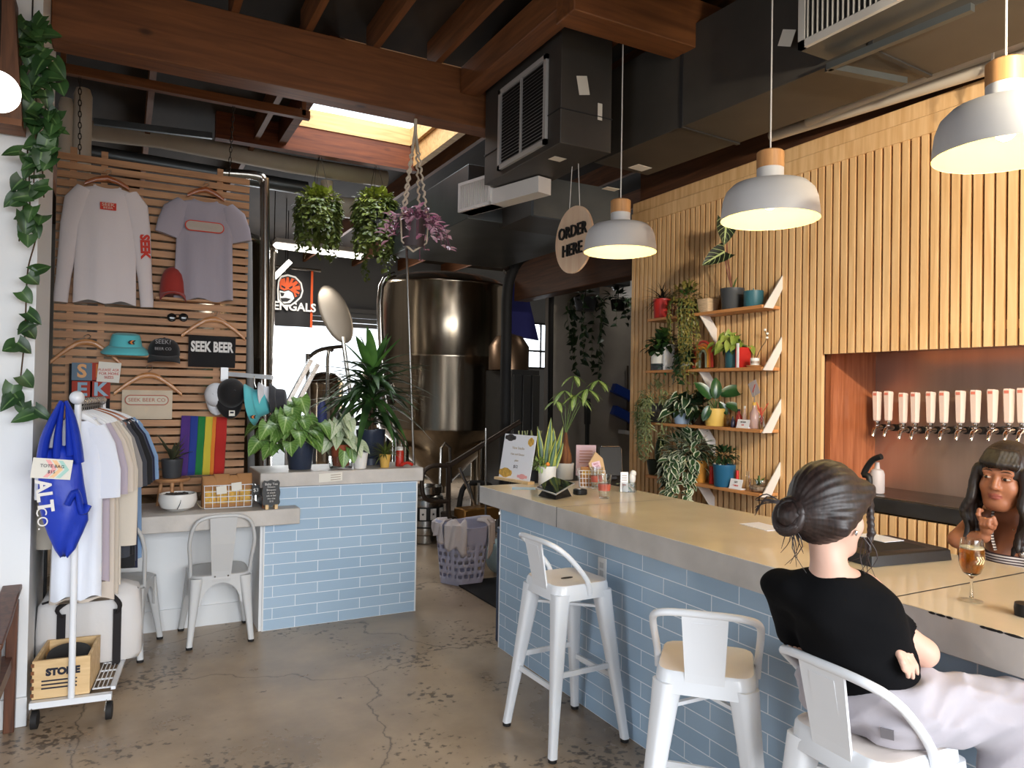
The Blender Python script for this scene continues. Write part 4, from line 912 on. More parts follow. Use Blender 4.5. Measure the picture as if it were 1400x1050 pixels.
# little shelves
def ledge(label, a, b_, dep=.09):
    p, q = W(*a, 0), W(*b_, 0); o = MB().box(p.x, q.x, p.y-dep, p.y-.001, p.z-.018, p.z).build('display_ledge', M_SLATB, None, bevel=.002)
    tag(o, label, 'shelf'); return p.z
ledge('small wooden ledge under the red cap and grey tee', (212, 407), (300, 413), .10)
ledge('small wooden ledge carrying the teal bucket hat and black cap', (146, 484), (250, 489), .13)
# hats
def orient(z, y):                                # local z -> z, local -y (the front) -> y
    z = Vector(z).normalized(); f = -Vector(y); f = (f-z*f.dot(z)).normalized(); x = f.cross(z)
    return Matrix((x, f, z)).transposed()
def cap(label, p, R, w, h, m, bm=None, group=None, prt=None):
    t = thing('baseball_cap', label, 'cap', p, 0, group)
    b = MB(); n = 26; prof = [(1, 0), (1.0, .2), (.96, .45), (.84, .7), (.62, .88), (.3, .98), (.03, 1.0)]
    b.rings([[R @ Vector((w/2*r*math.cos(2*math.pi*k/n), w*.56*r*math.sin(2*math.pi*k/n), h*z)) for k in range(n)] for r, z in prof]); b.build('crown', m, t, world=False)
    MB().ell(R @ Vector((0, 0, h*1.0)), .008, .008, .006, 8, 6).build('button', bm or m, t, world=False)
    b = MB()
    def P(a, c):
        th = math.pi*(-.5+(a-.5)*.82); r0 = Vector((w*.48*math.cos(th), w*.54*math.sin(th), .004))
        return R @ (r0+Vector((w*.02*math.cos(th), -w*.40*c*(1-(2*a-1)**2*.75), -.035*abs(2*a-1)**2*c-.02*c*c)))
    b.grid(P, 16, 6); o = b.build('brim', bm or m, t, world=False); q = o.modifiers.new('thick', 'SOLIDIFY'); q.thickness = .005
    return t
def bucket(label, p, R, r, m, group=None):
    t = thing('bucket_hat', label, 'hat', p, 0, group); n = 30
    b = MB(); b.rings([[R @ Vector((r*q*math.cos(2*math.pi*k/n), r*q*math.sin(2*math.pi*k/n), r*z)) for k in range(n)] for q, z in ((.68, .02), (.60, .45), (.55, .58), (.42, .63), (.02, .64))]); b.build('crown', m, t, world=False)
    b = MB(); b.rings([[R @ Vector((r*q*math.cos(2*math.pi*k/n), r*q*math.sin(2*math.pi*k/n), r*(z+.02*math.sin(3*2*math.pi*k/n)*(q > .8)))) for k in range(n)] for q, z in ((.67, .05), (.76, -.03), (.88, -.14), (1.0, -.27))], cap=False); o = b.build('brim', m, t, world=False)
    md = o.modifiers.new('thick', 'SOLIDIFY'); md.thickness = .004
    return t
M_REDCAP = cloth('red_twill', (150, 44, 36)); M_TEAL = cloth('teal_cotton', (92, 188, 196)); M_BLKC = cloth('black_twill', (22, 20, 22)); M_WHTC = cloth('white_cotton', (222, 222, 226)); M_NAVYC = cloth('dark_slate_twill', (52, 52, 58))
p = W(236, 406, .055); R = orient((0, .05, 1), (0.25, -1, 0)); cap('red cap standing on the ledge beside the grey tee', p+Vector((0, 0, .006)), orient((0, .12, 1), (0, -1, .1)), .165, .205, M_REDCAP); 
o = bucket('teal bucket hat with a small dark emblem on the wooden ledge', W(172, 480, .07)+Vector((0, 0, .025)), orient((0, -.15, 1), (0, -1, 0)), .148, M_TEAL)
def emblem(par, p, s, m1, m2, u=UX, v=UZ):       # tiny bird-like chevron mark
    for k, (m, dx) in enumerate(((m1, 0), (m2, -.45), (m1, -.9))):
        MB().prism([(s*(x+dx), s*y) for x, y in ((0, 0), (.5, .5), (1, .55), (.5, 0), (.8, -.5), (.4, -.5))], p, u, v, .001).build('emblem', m, par, smooth=0)
M_INK = mat('dark_ink', (34, 34, 48), .7); M_ORNG = mat('orange_ink', (222, 130, 50), .7)
emblem(o, W(180, 468, .19), .026, M_INK, M_ORNG)
o = cap('black cap with outlined lettering on the wooden ledge', W(224, 485, .075), orient((0, -.2, 1), (0, -1, 0)), .20, .115, M_BLKC)
text('SEEK?', .04, mat('grey_thread', (150, 148, 150), .7), o, W(223, 470, .185)+Vector((0, 0, .012)), UX, UZ); text('BEER CO', .026, MATS['grey_thread'], o, W(223, 477, .192), UX, UZ)
# sunglasses
t = thing('sunglasses', 'black round sunglasses hooked on the slats above the black cap', 'sunglasses', W(243, 434, .01))
for px in (235, 251): MB().ell(W(px, 434, .012), .030, .006, .030, 16, 8).build('lens', mat('dark_lens', (20, 18, 18), .1), t)
MB().tube([W(229, 431, .014), W(243, 430, .016), W(257, 432, .014)], .0035, 6).build('frame_bar', M_BLACK, t)
# hangers with cloths
def clothpiece(name, label, x0, x1, y0, y1, m, cat, off=.03, amp=.006):
    t = thing(name, label, cat, W((x0+x1)/2, y0, off)); a, c = W(x0, y0, off), W(x1, y1, off)
    b = MB(); R = []
    for k in range(13):
        v = k/12; z = a.z+(c.z-a.z)*v
        R.append([Vector((x, a.y+d*.012*(1 if 0 < v < 1 else .4)+amp*math.sin(x*40+v*3), z)) for d, xs in ((-1, 1), (1, -1)) for x in [a.x+(c.x-a.x)*(q/12 if xs > 0 else 1-q/12) for q in range(13)]])
    b.rings(R); b.build('fabric', m, t); return t
hanger('light wooden hanger above the black cloth on the panel', W(293, 425, .03), (W(335, 460).x-W(248, 460).x), .13, M_HANGER2, hook=.06)
o = clothpiece('folded_tote', 'folded black tote with white block lettering hung on the panel', 258, 321, 458, 503, M_BLKC, 'tote bag')
text('SEEK BEER', .098, mat('white_print', (226, 224, 222), .7), o, W(290, 475, .052), UX, UZ, bold=.004, sx=.62)
hanger('light wooden hanger above the cream tote on the panel', W(204, 499, .03), (W(250, 535).x-W(157, 535).x), .13, M_HANGER2, hook=.07)
o = clothpiece('folded_tote', 'folded cream tote with a lettered lozenge hung on the panel', 167, 235, 533, 573, cloth('cream_canvas', (206, 190, 168)), 'tote bag')
pill(o, W(201, 547, .053), .27, .07, mat('rose_print', (178, 104, 88), .8), MATS['cream_print'] if 'cream_print' in MATS else M_CREAMP, MATS['rose_print'], 'SEEK BEER CO', .036)
hanger('light wooden hanger at the left edge of the panel above the red towel', W(119, 457, .03), (W(167, 500).x-W(71, 500).x), .14, M_HANGER2, hook=.05)
o = clothpiece('printed_towel', 'red and black printed towel with big block letters behind the rack', 95, 150, 497, 560, M_BLKC, 'towel')
cols = [mat('brick_red_print', (168, 62, 48), .8), mat('steel_blue_print', (104, 124, 142), .8)]
for k, (ch, px, py, bm, lm) in enumerate((('S', 112, 508, 1, (224, 170, 120)), ('E', 137, 508, 0, (222, 130, 70)), ('E', 112, 533, 0, (140, 170, 190)), ('K', 137, 533, 0, (150, 180, 200)))):
    q = W(px, py, .052); MB().obox(q, UX*.058, UZ*.058, FWD*.001).build('print_block', cols[bm], o)
    text(ch, .12, mat('ltr%d' % k, lm, .8), o, q+Vector((0, -.0015, 0)), UX, UZ, bold=.004)
o = MB().obox(W(149, 509, .075), Vector((.066, 0, -.004)), Vector((.006, -.01, .066)), FWD*.0008).build('paper_sign', M_PAPER)
tag(o, 'white paper note in red capitals taped in front of the red towel', 'sign')
for k, s in enumerate(('PLEASE ASK', 'FOR MORE', 'SIZES')): text(s, .024, M_RED, o, W(149, 506+k*5, .079), UX, UZ)
# pride flag
x0, x1, y0, y1 = 248, 309, 568, 648; t = thing('pride_flag', 'small rainbow flag with upright stripes at the foot of the panel', 'flag', W(278, 568, .02))
cs = ((76, 44, 120), (36, 58, 140), (30, 118, 58), (206, 186, 60), (226, 128, 44), (186, 40, 34)); br = (0, .2, .36, .52, .68, .76, 1.0)
A, Cc = W(x0, y0, .02), W(x1, y1, .02)
for k, cc in enumerate(cs):
    def P(u, v, k=k):
        f = br[k]+(br[k+1]-br[k])*u; 
        return Vector((A.x+(Cc.x-A.x)*(f-.05*v), A.y-.012+.010*math.sin(f*9+v*4)+.006*math.sin(v*13), A.z+(Cc.z-A.z)*(v+.03*f*(1-v))))
    o = MB().grid(P, 6, 14).build('stripe', cloth('flag%d' % k, cc), t); md = o.modifiers.new('thick', 'SOLIDIFY'); md.thickness = .002
# white display arm with hats
A, B = W(306, 510, .04), W(372, 516, .34)
t = thing('hat_rail', 'white square display arm with hats hanging from it', 'rail', A); MB().bar(W(308, 511, 0), B, .028, .03).build('arm', M_WMETAL, t); MB().box(A.x-.02, A.x+.03, A.y, SWY-.019, A.z-.06, A.z+.04).build('bracket', M_WMETAL, t)
for px in (348, 358): MB().tube([at(px, 514, y=SWY-.25), at(px, 524, y=SWY-.26), at(px+2, 530, y=SWY-.26)], .004, 6).build('hook', M_WIRE, t)
G = 'hats on the white display arm'
o = cap('white cap behind the black one on the white display arm', W(296, 540, .10), orient((-.3, -.95, .1), (0, -.1, -1)), .15, .10, M_WHTC, group=G)
o = cap('black cap with a small white tag hanging from the white display arm', W(315, 538, .17), orient((.1, -1, .18), (0, -.15, -1)), .185, .12, M_BLKC, group=G)
MB().obox(W(317, 565, .285), UX*.019, UZ*.019, FWD*.001).build('woven_tag', M_PAPER, o); MB().obox(W(317, 564, .287), UX*.012, UZ*.006, FWD*.001).build('tag_mark', M_INK, o)
o = bucket('teal bucket hat hanging edge-on from the white display arm', W(349, 552, .22), orient((1, -.35, .25), (0, -.2, -1)), .15, M_TEAL, group=G)
emblem(o, W(346, 570, .36), .022, M_INK, M_ORNG)
o = bucket('white bucket hat hanging between the teal and dark hats', W(363, 542, .24), orient((1, -.4, .2), (0, -.2, -1)), .105, M_WHTC, group=G)
o = bucket('dark slate hat hanging last on the white display arm', W(377, 546, .26), orient((1, -.3, .1), (0, -.2, -1)), .115, M_NAVYC, group=G)

# ---------------------------------------------------------------- clothes rack
RA, RB = Vector((-.19, 4.14, 0)), Vector((-.10, 4.94, 0)); RU = (RB-RA).normalized(); RS = Vector((RU.y, -RU.x, 0)); RZ = at(94, 549, y=4.14).z
t = thing('clothes_rack', 'white rolling clothes rack loaded with shirts by the left wall', 'clothes rack', RA)
for c in (RA, RB):
    MB().bar(c+RS*(-.172 if c is RA else -.10)+UZ*.115, c+RS*(.175 if c is RA else .11)+UZ*.115, .035, .03).build('base_foot', M_WMETAL, t)
    MB().cyl(c+UZ*.115, c+UZ*(RZ+.0), .0155, n=14).build('upright', M_WMETAL, t)
    for s in ((-.15, .165) if c is RA else (-.08, .09)):
        q = c+RS*s; w_ = MB().tube([q+UZ*.044-RS*.013, q+UZ*.044+RS*.013], .043, 20).build('caster', M_RUBBER, t)
        MB().bar(q+UZ*.05-RS*.018, q+UZ*.105-RS*.01, .004, .05, RU).build('fork', M_STEEL, w_)
MB().bar(RA+UZ*.115, RB+UZ*.115, .03, .03).build('base_rail', M_WMETAL, t)
MB().cyl(RA+UZ*RZ-RU*.03, RB+UZ*RZ+RU*.03, .0145, n=14).build('top_bar', M_WMETAL, t)
MB().ell(RA+UZ*(RZ+.02)-RU*.035, .033, .033, .033, 16, 12).build('end_knob', M_WMETAL, t)
b = MB()
for k in range(5): b.bar(RA+RS*(.088+k*.019)+RU*.03+UZ*.145, RA+RS*(.088+k*.019)+RU*.42+UZ*.145, .004, .004)
for k in range(4): b.bar(RA+RS*.082+RU*(.05+k*.12)+UZ*.141, RA+RS*.18+RU*(.05+k*.12)+UZ*.141, .01, .006)
b.bar(RA+RS*.178+RU*.02+UZ*.145, RA+RS*.178+RU*.44+UZ*.145, .02, .016); b.build('wire_shelf', M_WMETAL, t)
cl = [((226, 230, 240), 'bright white tee', .150, .89), ((214, 214, 222), 'cool white tee', .140, .80), ((176, 164, 176), 'lavender grey tee', .178, .84), ((206, 194, 182), 'beige tee', .200, .95), ((198, 186, 172), 'darker beige tee', .215, .94), ((210, 200, 186), 'cream sweatshirt', .222, .90), ((150, 144, 140), 'mid grey tee', .235, .72), ((58, 60, 68), 'charcoal tee', .26, .78), ((22, 22, 26), 'black tee', .275, .80), ((26, 26, 30), 'second black tee', .28, .88), ((64, 68, 80), 'slate tee', .28, .84), ((30, 34, 62), 'navy tee', .285, .90), ((122, 150, 186), 'light blue tee', .305, .86)]
M_PLH = mat('white_plastic_hanger', (224, 224, 226), .4)
for i, (c, nm, ex, L) in enumerate(cl):
    d = .06+i*.060; P = RA+RU*d+UZ*RZ; u = RS.copy(); tw = .05*math.sin(i*2.3); u = Vector((u.x*math.cos(tw)-u.y*math.sin(tw), u.x*math.sin(tw)+u.y*math.cos(tw), 0))
    hanger('white plastic hanger carrying the %s on the rack' % nm if i not in (7, 9, 10) else 'wooden hanger carrying the %s on the rack' % nm, P+UZ*.018, ex*1.25, .07, M_HANGER if i in (7, 9, 10) else M_PLH, u, 'hangers on the clothes rack', hook=.085)
    where = 'frontmost, behind the blue tote bag' if i == 0 else 'hanging %s on the clothes rack' % ('near the front' if i < 4 else 'mid-row' if i < 9 else 'near the far end')
    hw = ex*.72
    sl = [(hw*.6, -.04, .045), (hw*.86, -.14, .065), (ex*.76, -.27, .072), (ex*.80, -.40, .066)] if i != 5 else [(hw*.6, -.04, .045), (hw*.86, -.13, .065), (ex*.8, -.3, .06), (ex*.85, -.52, .05), (ex*.86, -.70, .045)]
    shirt('hanging_shirt', '%s %s' % (nm, where), P-UZ*.085, u, cloth('rack%d' % i, c), hw, L, sl, 'shirts on the clothes rack', .017, 10+i, .006, neckw=.06)
# blue tote bag on the knob
M_BLUET = mat('royal_blue_nylon', (28, 58, 178), .45, bump=.3, bscale=14)
k0 = RA+UZ*(RZ+.0)-RU*.06; yb = 4.05
def T(px, py, o=0): return at(px, py, y=yb-o)
t = thing('tote_bag', 'royal blue nylon tote bag hanging from the end of the clothes rack', 'bag', k0)
b = MB(); R = []
for py, xl, xr, th in ((612, 60, 98, .02), (622, 55, 108, .04), (640, 53, 112, .055), (665, 52, 115, .065), (690, 53, 120, .07), (710, 57, 121, .07), (730, 65, 112, .06), (748, 74, 104, .045), (759, 82, 94, .02)):
    l, r = T(xl, py), T(xr, py); c = (l+r)/2; h = (r.x-l.x)/2; ring = []
    for k in range(32):
        a = 2*math.pi*k/32; ring.append(Vector((c.x+h*math.cos(a), c.y+th*math.sin(a)+.008*math.sin(a*5+py*.07), c.z+.012*math.sin(a*3+py*.05))))
    R.append(ring)
b.rings(R); b.build('bag_body', M_BLUET, t, smooth=70)
for (pts) in (((84, 548), (74, 570), (62, 600), (57, 630)), ((90, 548), (98, 570), (104, 600), (108, 632)), ((86, 550), (80, 590), (78, 625)), ((92, 552), (95, 590), (97, 622))):
    b = MB(); b.tube(sm([T(*q, .01) for q in pts], 4), [.024, .028, .034, .04, .046, .052, .056, .06, .062, .064, .066, .066, .066][:len(sm([T(*q) for q in pts], 4))], 10, flat=.35); b.build('strap', M_BLUET, t)
b = MB(); b.tube(sm([T(92, 690, .075), T(104, 672, .075), T(112, 700, .06), T(120, 690, .05)], 4), [.03]*13, 8, flat=.5); b.build('gathered_fold', M_BLUET, t)
text('ALT', .085, M_BANWHT, t, T(60, 678, .088), Vector((.12, 0, -1)), Vector((1, 0, .12)), bold=.003); text('CO.', .06, M_BANWHT, t, T(57, 709, .088), Vector((.12, 0, -1)), Vector((1, 0, .12)))
p = T(71, 641, .085); t = thing('price_card', 'white price card with pastel stripes clipped to the blue tote', 'card', p); u = Vector((1, .1, -.12)); v = Vector((.12, 0, 1))
MB().obox(p, u*.078, v*.046, FWD*.001).build('card', M_PAPER, t)
for k, c in enumerate(((236, 170, 170), (240, 196, 150), (170, 210, 200))):
    MB().prism([(-.03+k*.025, -.04), (0+k*.025, 0), (-.03+k*.025, .04), (-.012+k*.025, .04), (.018+k*.025, 0), (-.012+k*.025, -.04)], p+FWD*.0015, u, v, .0006).build('stripe', mat('pastel%d' % k, c, .7), t, smooth=0)
text('TOTE BAG', .02, M_INK, t, p+FWD*.0025+v*.012, u, v); text('$15', .02, M_INK, t, p+FWD*.0025-v*.014, u, v)
# wooden crate with records, cooler bag
M_CRATE = wood('pine_crate', (206, 170, 120), (228, 196, 148), axis=0, rough=.55, scale=3)
A = at(39, 957, z=.132); O = RA+RS*-.17+RU*.019+UZ*.1315; W_, D_, H_ = .245, .33, .185
t = thing('wooden_crate', 'small pine crate with black stencilled letters on the rack base', 'crate', O)
def cr(x0, x1, y0, y1, z0, z1, n):
    c = O+RS*(x0+x1)/2+RU*(y0+y1)/2+UZ*(z0+z1)/2; return MB().obox(c, RS*(x1-x0)/2, RU*(y1-y0)/2, UZ*(z1-z0)/2).build(n, M_CRATE, t, bevel=.002)
f = cr(0, W_, 0, .016, 0, H_, 'front_panel'); cr(0, W_, D_-.016, D_, 0, H_, 'back_panel'); cr(0, .014, .016, D_-.016, 0, H_, 'side_panel'); cr(W_-.014, W_, .016, D_-.016, 0, H_, 'side_panel'); cr(.014, W_-.014, .016, D_-.016, 0, .012, 'bottom')
text('STONE', .045, M_INK, f, O+RS*.13-RU*.0015+UZ*.125, RS, UZ, bold=.003)
for k in range(3): MB().obox(O+RS*.115-RU*.001+UZ*(.085-k*.018), RS*.075, RU*.001, UZ*.0035).build('stencil_line', M_INK, f)
for k in range(5): MB().obox(O+RS*.002-RU*.0008+UZ*(.02+k*.036), RS*.007, RU*.0008, UZ*.009).build('finger_joint', M_BEAM, f)
b = MB(); c = O+RS*.13+RU*.15+UZ*.155; b.rings([[c+RS*r*math.cos(a)+RU*r*.9*math.sin(a)*.9+UZ*(z+r*.25*math.sin(a)) for a in [2*math.pi*k/28 for k in range(28)]] for r, z in ((.10, -.13), (.10, 0), (.095, .012), (.03, .02), (.01, .02))])
tag(b.build('black_disc_bundle', M_BLKC), 'black round bundle poking out of the pine crate', 'bundle')
M_COOL = mat('white_vinyl', (206, 202, 200), .5, bump=.3, bscale=8)
t = thing('cooler_bag', 'large white soft cooler bag with black webbing straps behind the rack', 'bag', (-.125, 4.625, .133))
b = MB(); R = []
for z, h, d, s in ((0, .24, .115, .02), (.03, .25, .122, .1), (.2, .25, .122, .1), (.32, .24, .112, .1), (.375, .22, .09, .2), (.398, .14, .045, .3)):
    R.append([Vector((-.125+v.x+.01*math.sin(v.y*9+z*20), 4.625+v.y+.006*math.sin(v.x*20+z*15), .156+z+.012*math.sin(v.x*14)*(z > .3))) for v in rsq(0, 0, 0, d, .35, 5, hx=h)])
b.rings(R); b.build('bag_body', M_COOL, t, smooth=70)
M_WEB = mat('black_webbing', (30, 26, 28), .8)
for x in (-.26, .0): MB().box(x-.02, x+.02, 4.490, 4.503, .14, .44).build('strap', M_WEB, t)
b = MB(); b.tube(sm([(-.26, 4.495, .43), (-.275, 4.48, .48), (-.18, 4.5, .535), (-.12, 4.51, .545), (-.04, 4.50, .525), (.01, 4.48, .47), (.0, 4.495, .42)], 4), .018, 8, flat=.4); b.build('handle', M_WEB, t)
b = MB(); b.tube([(-.35, 4.53, .50), (-.2, 4.54, .535), (.06, 4.56, .51), (.10, 4.56, .53)], .006, 6); b.build('zip', M_WEB, t)
# wooden armchair arm at the far left
M_DKWOOD = wood('dark_walnut', (70, 40, 26), (104, 62, 40), axis=2, rough=.4)
q = at(12, 1000, z=0); t = thing('wooden_armchair', 'dark wooden armchair cut off by the left edge of the photo', 'chair', (q.x-.2, q.y, 0))
MB().bar((q.x, q.y, 0), (q.x+.005, q.y, .62), .045, .05, (0, 1, 0)).build('leg', M_DKWOOD, t, bevel=.004)
MB().bar((q.x-.02, q.y-.55, 0), (q.x, q.y-.5, .60), .045, .05, (0, 1, 0)).build('leg', M_DKWOOD, t, bevel=.004)
MB().rings([[Vector((q.x+x, q.y+y, z+dz)) for x, dz in ((-.045, 0), (.035, 0), (.035, .025), (-.045, .025))] for y, z in ((.05, .66), (-.1, .645), (-.3, .60), (-.6, .57))]).build('armrest', M_DKWOOD, t, bevel=.005)
MB().box(q.x-.55, q.x-.03, q.y-.5, q.y-.02, .36, .46).build('cushion', M_TOWEL, t, bevel=.03)
MB().box(q.x-.55, q.x+.01, q.y-.52, q.y, .30, .36).build('seat_frame', M_DKWOOD, t)
MB().bar((q.x-.6, q.y-.5, .3), (q.x-.75, q.y-.5, .95), .05, .05, (0, 1, 0)).build('back_post', M_DKWOOD, t); MB().bar((q.x-.6, q.y-.02, .3), (q.x-.75, q.y-.02, .95), .05, .05, (0, 1, 0)).build('back_post', M_DKWOOD, t)
MB().obox((q.x-.66, q.y-.26, .68), (.04, 0, -.01), (0, .24, 0), (-.05, 0, .22)).build('back_cushion', M_TOWEL, t, bevel=.02)
# timber and globe lamp at the upper left
M_POST = wood('dark_stained_timber', (74, 46, 30), (108, 70, 46), axis=2, rough=.6)
t = thing('timber_bracket', 'dark stained timber brace above the white wall at the upper left', 'timber', (-.5, 4.1, 3.1))
a, c = at(22, 0, y=4.12), at(33, 172, y=4.12)
MB().add and None
b = MB(); zz = c.z; b.prism([(-2.2, 0), (c.x-WLX*0, 0), (a.x, a.z-zz), (-2.2, a.z-zz)], (0, 4.2, zz), (1, 0, 0), (0, 0, 1), .16); b.build('brace_board', M_POST, t)
MB().box(-2.2, c.x, 4.03, 4.2, zz-.03, zz).build('lower_lip', M_BEAM, t)
p = at(-4, 125, y=3.7); t = thing('globe_lamp', 'glowing white globe lamp at the left edge of the photo', 'lamp', p)
MB().ell(p, .085, .085, .085, 24, 16).build('globe', mat('lit_globe', (255, 250, 240), .4, emit=6), t); MB().cyl(p+UZ*.08, p+UZ*.5, .008, n=8).build('stem', M_BLACK, t)
# ---------------------------------------------------------------- plants
random.seed(21)
L_ANTH = leafmat('anthurium_leaf', (74, 112, 46), (104, 142, 64), rib=(160, 186, 120), vein=6)
L_CALA = leafmat('pale_caladium_leaf', (178, 192, 158), (206, 214, 186), rib=(140, 164, 116), vein=5)
L_DRAC = leafmat('dracaena_leaf', (30, 50, 28), (62, 96, 46))
L_DRACL = leafmat('dracaena_new_leaf', (52, 92, 40), (84, 128, 56))
L_POTH = leafmat('pothos_leaf', (40, 70, 34), (78, 112, 50))
L_IVY = leafmat('wall_pothos_leaf', (34, 62, 32), (62, 96, 48), rib=(92, 122, 70))
L_YEL = leafmat('yellow_green_leaf', (112, 124, 42), (160, 168, 76))
L_MIDG = leafmat('fine_green_leaf', (74, 88, 38), (124, 136, 66))
L_PINK = leafmat('pink_striped_leaf', (206, 132, 172), (234, 200, 212), rib=(140, 80, 124))
L_DKG = leafmat('dark_green_leaf', (26, 46, 26), (46, 74, 40))
L_VARI = leafmat('variegated_leaf', (40, 66, 40), (60, 92, 54), edge=(208, 212, 186))
L_SNAKE = leafmat('snake_plant_leaf', (44, 76, 42), (76, 110, 58), edge=(176, 180, 84))
L_ALOC = leafmat('alocasia_leaf', (20, 26, 18), (32, 44, 26), rib=(176, 190, 130), vein=5)
L_MONEY = leafmat('money_tree_leaf', (110, 138, 66), (152, 176, 100), rib=(196, 206, 150))
L_BROWNG = leafmat('dry_fern_leaf', (96, 92, 44), (134, 122, 62))
L_GREY = leafmat('grey_green_stem', (112, 120, 78), (142, 148, 104))
M_SOIL = mat('potting_soil', (52, 40, 32), .95, var=.3, scale=60); M_STEM = mat('green_stem', (88, 108, 58), .6); M_STEMD = mat('brown_stem', (78, 58, 40), .7)
M_NAVYPOT = mat('navy_glazed_pot', (46, 54, 72), .35); M_WPOT = mat('white_glazed_pot', (226, 224, 220), .3); M_GREYPOT = mat('charcoal_pot', (60, 62, 66), .5)
def pot(t, p, r, h, m, rb=.8, lip=True, soil=True, ribs=0):
    p = Vector(p); n = 48 if ribs else 28; prof = [(r*rb*.96, 0), (r*rb, .005), (r*.985, h*.86), (r, h*.88), (r, h), (r*.93, h), (r*.92, h*.9)]
    if not lip: prof = [(r*rb*.96, 0), (r*rb, .004), (r, h), (r*.94, h), (r*.93, h*.9)]
    R = []
    for q, z in prof:
        R.append([p+Vector((q*(1+(.018 if ribs and k % 2 else 0))*math.cos(2*math.pi*k/n), q*(1+(.018 if ribs and k % 2 else 0))*math.sin(2*math.pi*k/n), z)) for k in range(n)])
    o = MB().rings(R).build('pot', m, t)
    if soil: MB().lathe([(r*.93, h*.9), (r*.5, h*.92), (.002, h*.925)], p, 20).build('soil', M_SOIL, t)
    return p+Vector((0, 0, h*.91))
def pthing(label, p, name='potted_plant', group=None): return thing(name, label, 'plant', p, 0, group)
def rdir(el0, el1, az=None, azw=math.pi):
    a = rnd(-math.pi, math.pi) if az is None else az+rnd(-azw, azw); e = math.radians(rnd(el0, el1))
    return Vector((math.cos(a)*math.cos(e), math.sin(a)*math.cos(e), math.sin(e)))
def stalks(t, c, n, hmin, hmax, spread, lm, L, W, shape='heart', el=(20, 80), droop=.5, stem=M_STEM, sr=.0025, facing=None, r0=.02, name='leaves'):
    b, s = MB(), MB()
    for i in range(n):
        d = rdir(*el); h = rnd(hmin, hmax); base = c+Vector((rnd(-r0, r0), rnd(-r0, r0), -.01))
        tip = base+Vector((d.x*spread, d.y*spread, 0))*rnd(.5, 1.0)+Vector((0, 0, h*max(.15, d.z)))
        mid = (base+tip)/2+Vector((0, 0, h*.18)); s.tube(sm([base, mid, tip], 3), sr, 5)
        ld = Vector((d.x, d.y, -.25-rnd(0, .5))); 
        if facing is not None: ld = ld+Vector(facing)*rnd(.2, .9)
        k = rnd(.7, 1.15); b.leaf(tip, ld, (rnd(-.3, .3), rnd(-.3, .3)-.5, 1), L*k, W*k, shape, droop, .3)
    s.build('stems', stem, t, smooth=60); b.build(name, lm, t, smooth=70)
def trailing(t, c, n, len0, len1, lm, L, W, rad, shape='heart', out=.1, stem=M_STEM, front=None, step=None, sr=.0018, name='trailing_leaves', up=.03):
    b, s = MB(), MB()
    for i in range(n):
        a = rnd(-math.pi, math.pi) if front is None else front+rnd(-1.5, 1.5); o = Vector((math.cos(a), math.sin(a), 0)); ln = rnd(len0, len1)
        p0 = c+o*rad*rnd(.3, .9); p1 = c+o*(rad+out*.6)+Vector((0, 0, rnd(0, up))); pts = [p0, p1]
        k = 0
        while k < ln: k += .06; pts.append(c+o*(rad+out*(1-.3*k/max(ln, .1)))+Vector((rnd(-.012, .012), rnd(-.012, .012), -k)))
        P = sm(pts, 2); s.tube(P, sr, 4); st = step or L*.55; acc = 0
        for q in range(1, len(P)):
            acc += (P[q]-P[q-1]).length
            while acc > st:
                acc -= st; dd = Vector((o.x*.5+rnd(-1, 1), o.y*.5+rnd(-1, 1), rnd(-.9, .2))); kk = rnd(.65, 1.15)
                b.leaf(P[q], dd, (o.x, o.y, .9), L*kk, W*kk, shape, .4, .25, 4)
    s.build('stems', stem, t, smooth=60); b.build(name, lm, t, smooth=70)
def bush(t, c, n, rx, rz, lm, L, W, shape='oval', name='foliage', ry=None):
    b = MB()
    for i in range(n):
        d = rdir(-50, 90); q = rnd(.35, 1); b.leaf(c+Vector((d.x*rx*q, d.y*(ry or rx)*q, d.z*rz*q)), d+Vector((rnd(-.6, .6), rnd(-.6, .6), rnd(-.5, .3))), (0, 0, 1), L*rnd(.7, 1.2), W*rnd(.7, 1.2), shape, .3, .25, 4)
    b.build(name, lm, t, smooth=70)
def rosette(t, c, n, L, W, lm, el=(20, 80), droop=.8, shape='strap', name='leaves', rows=7, fold=.3):
    b = MB()
    for i in range(n): b.leaf(c+Vector((rnd(-.01, .01), rnd(-.01, .01), 0)), rdir(*el), (0, 0, 1), L*rnd(.65, 1.1), W*rnd(.8, 1.1), shape, droop*rnd(.4, 1.2), fold, rows)
    b.build(name, lm, t, smooth=70)
LZ = 1.081
def Lp(px, y): q = at(px, 640, y=y); return Vector((q.x, y, LZ))
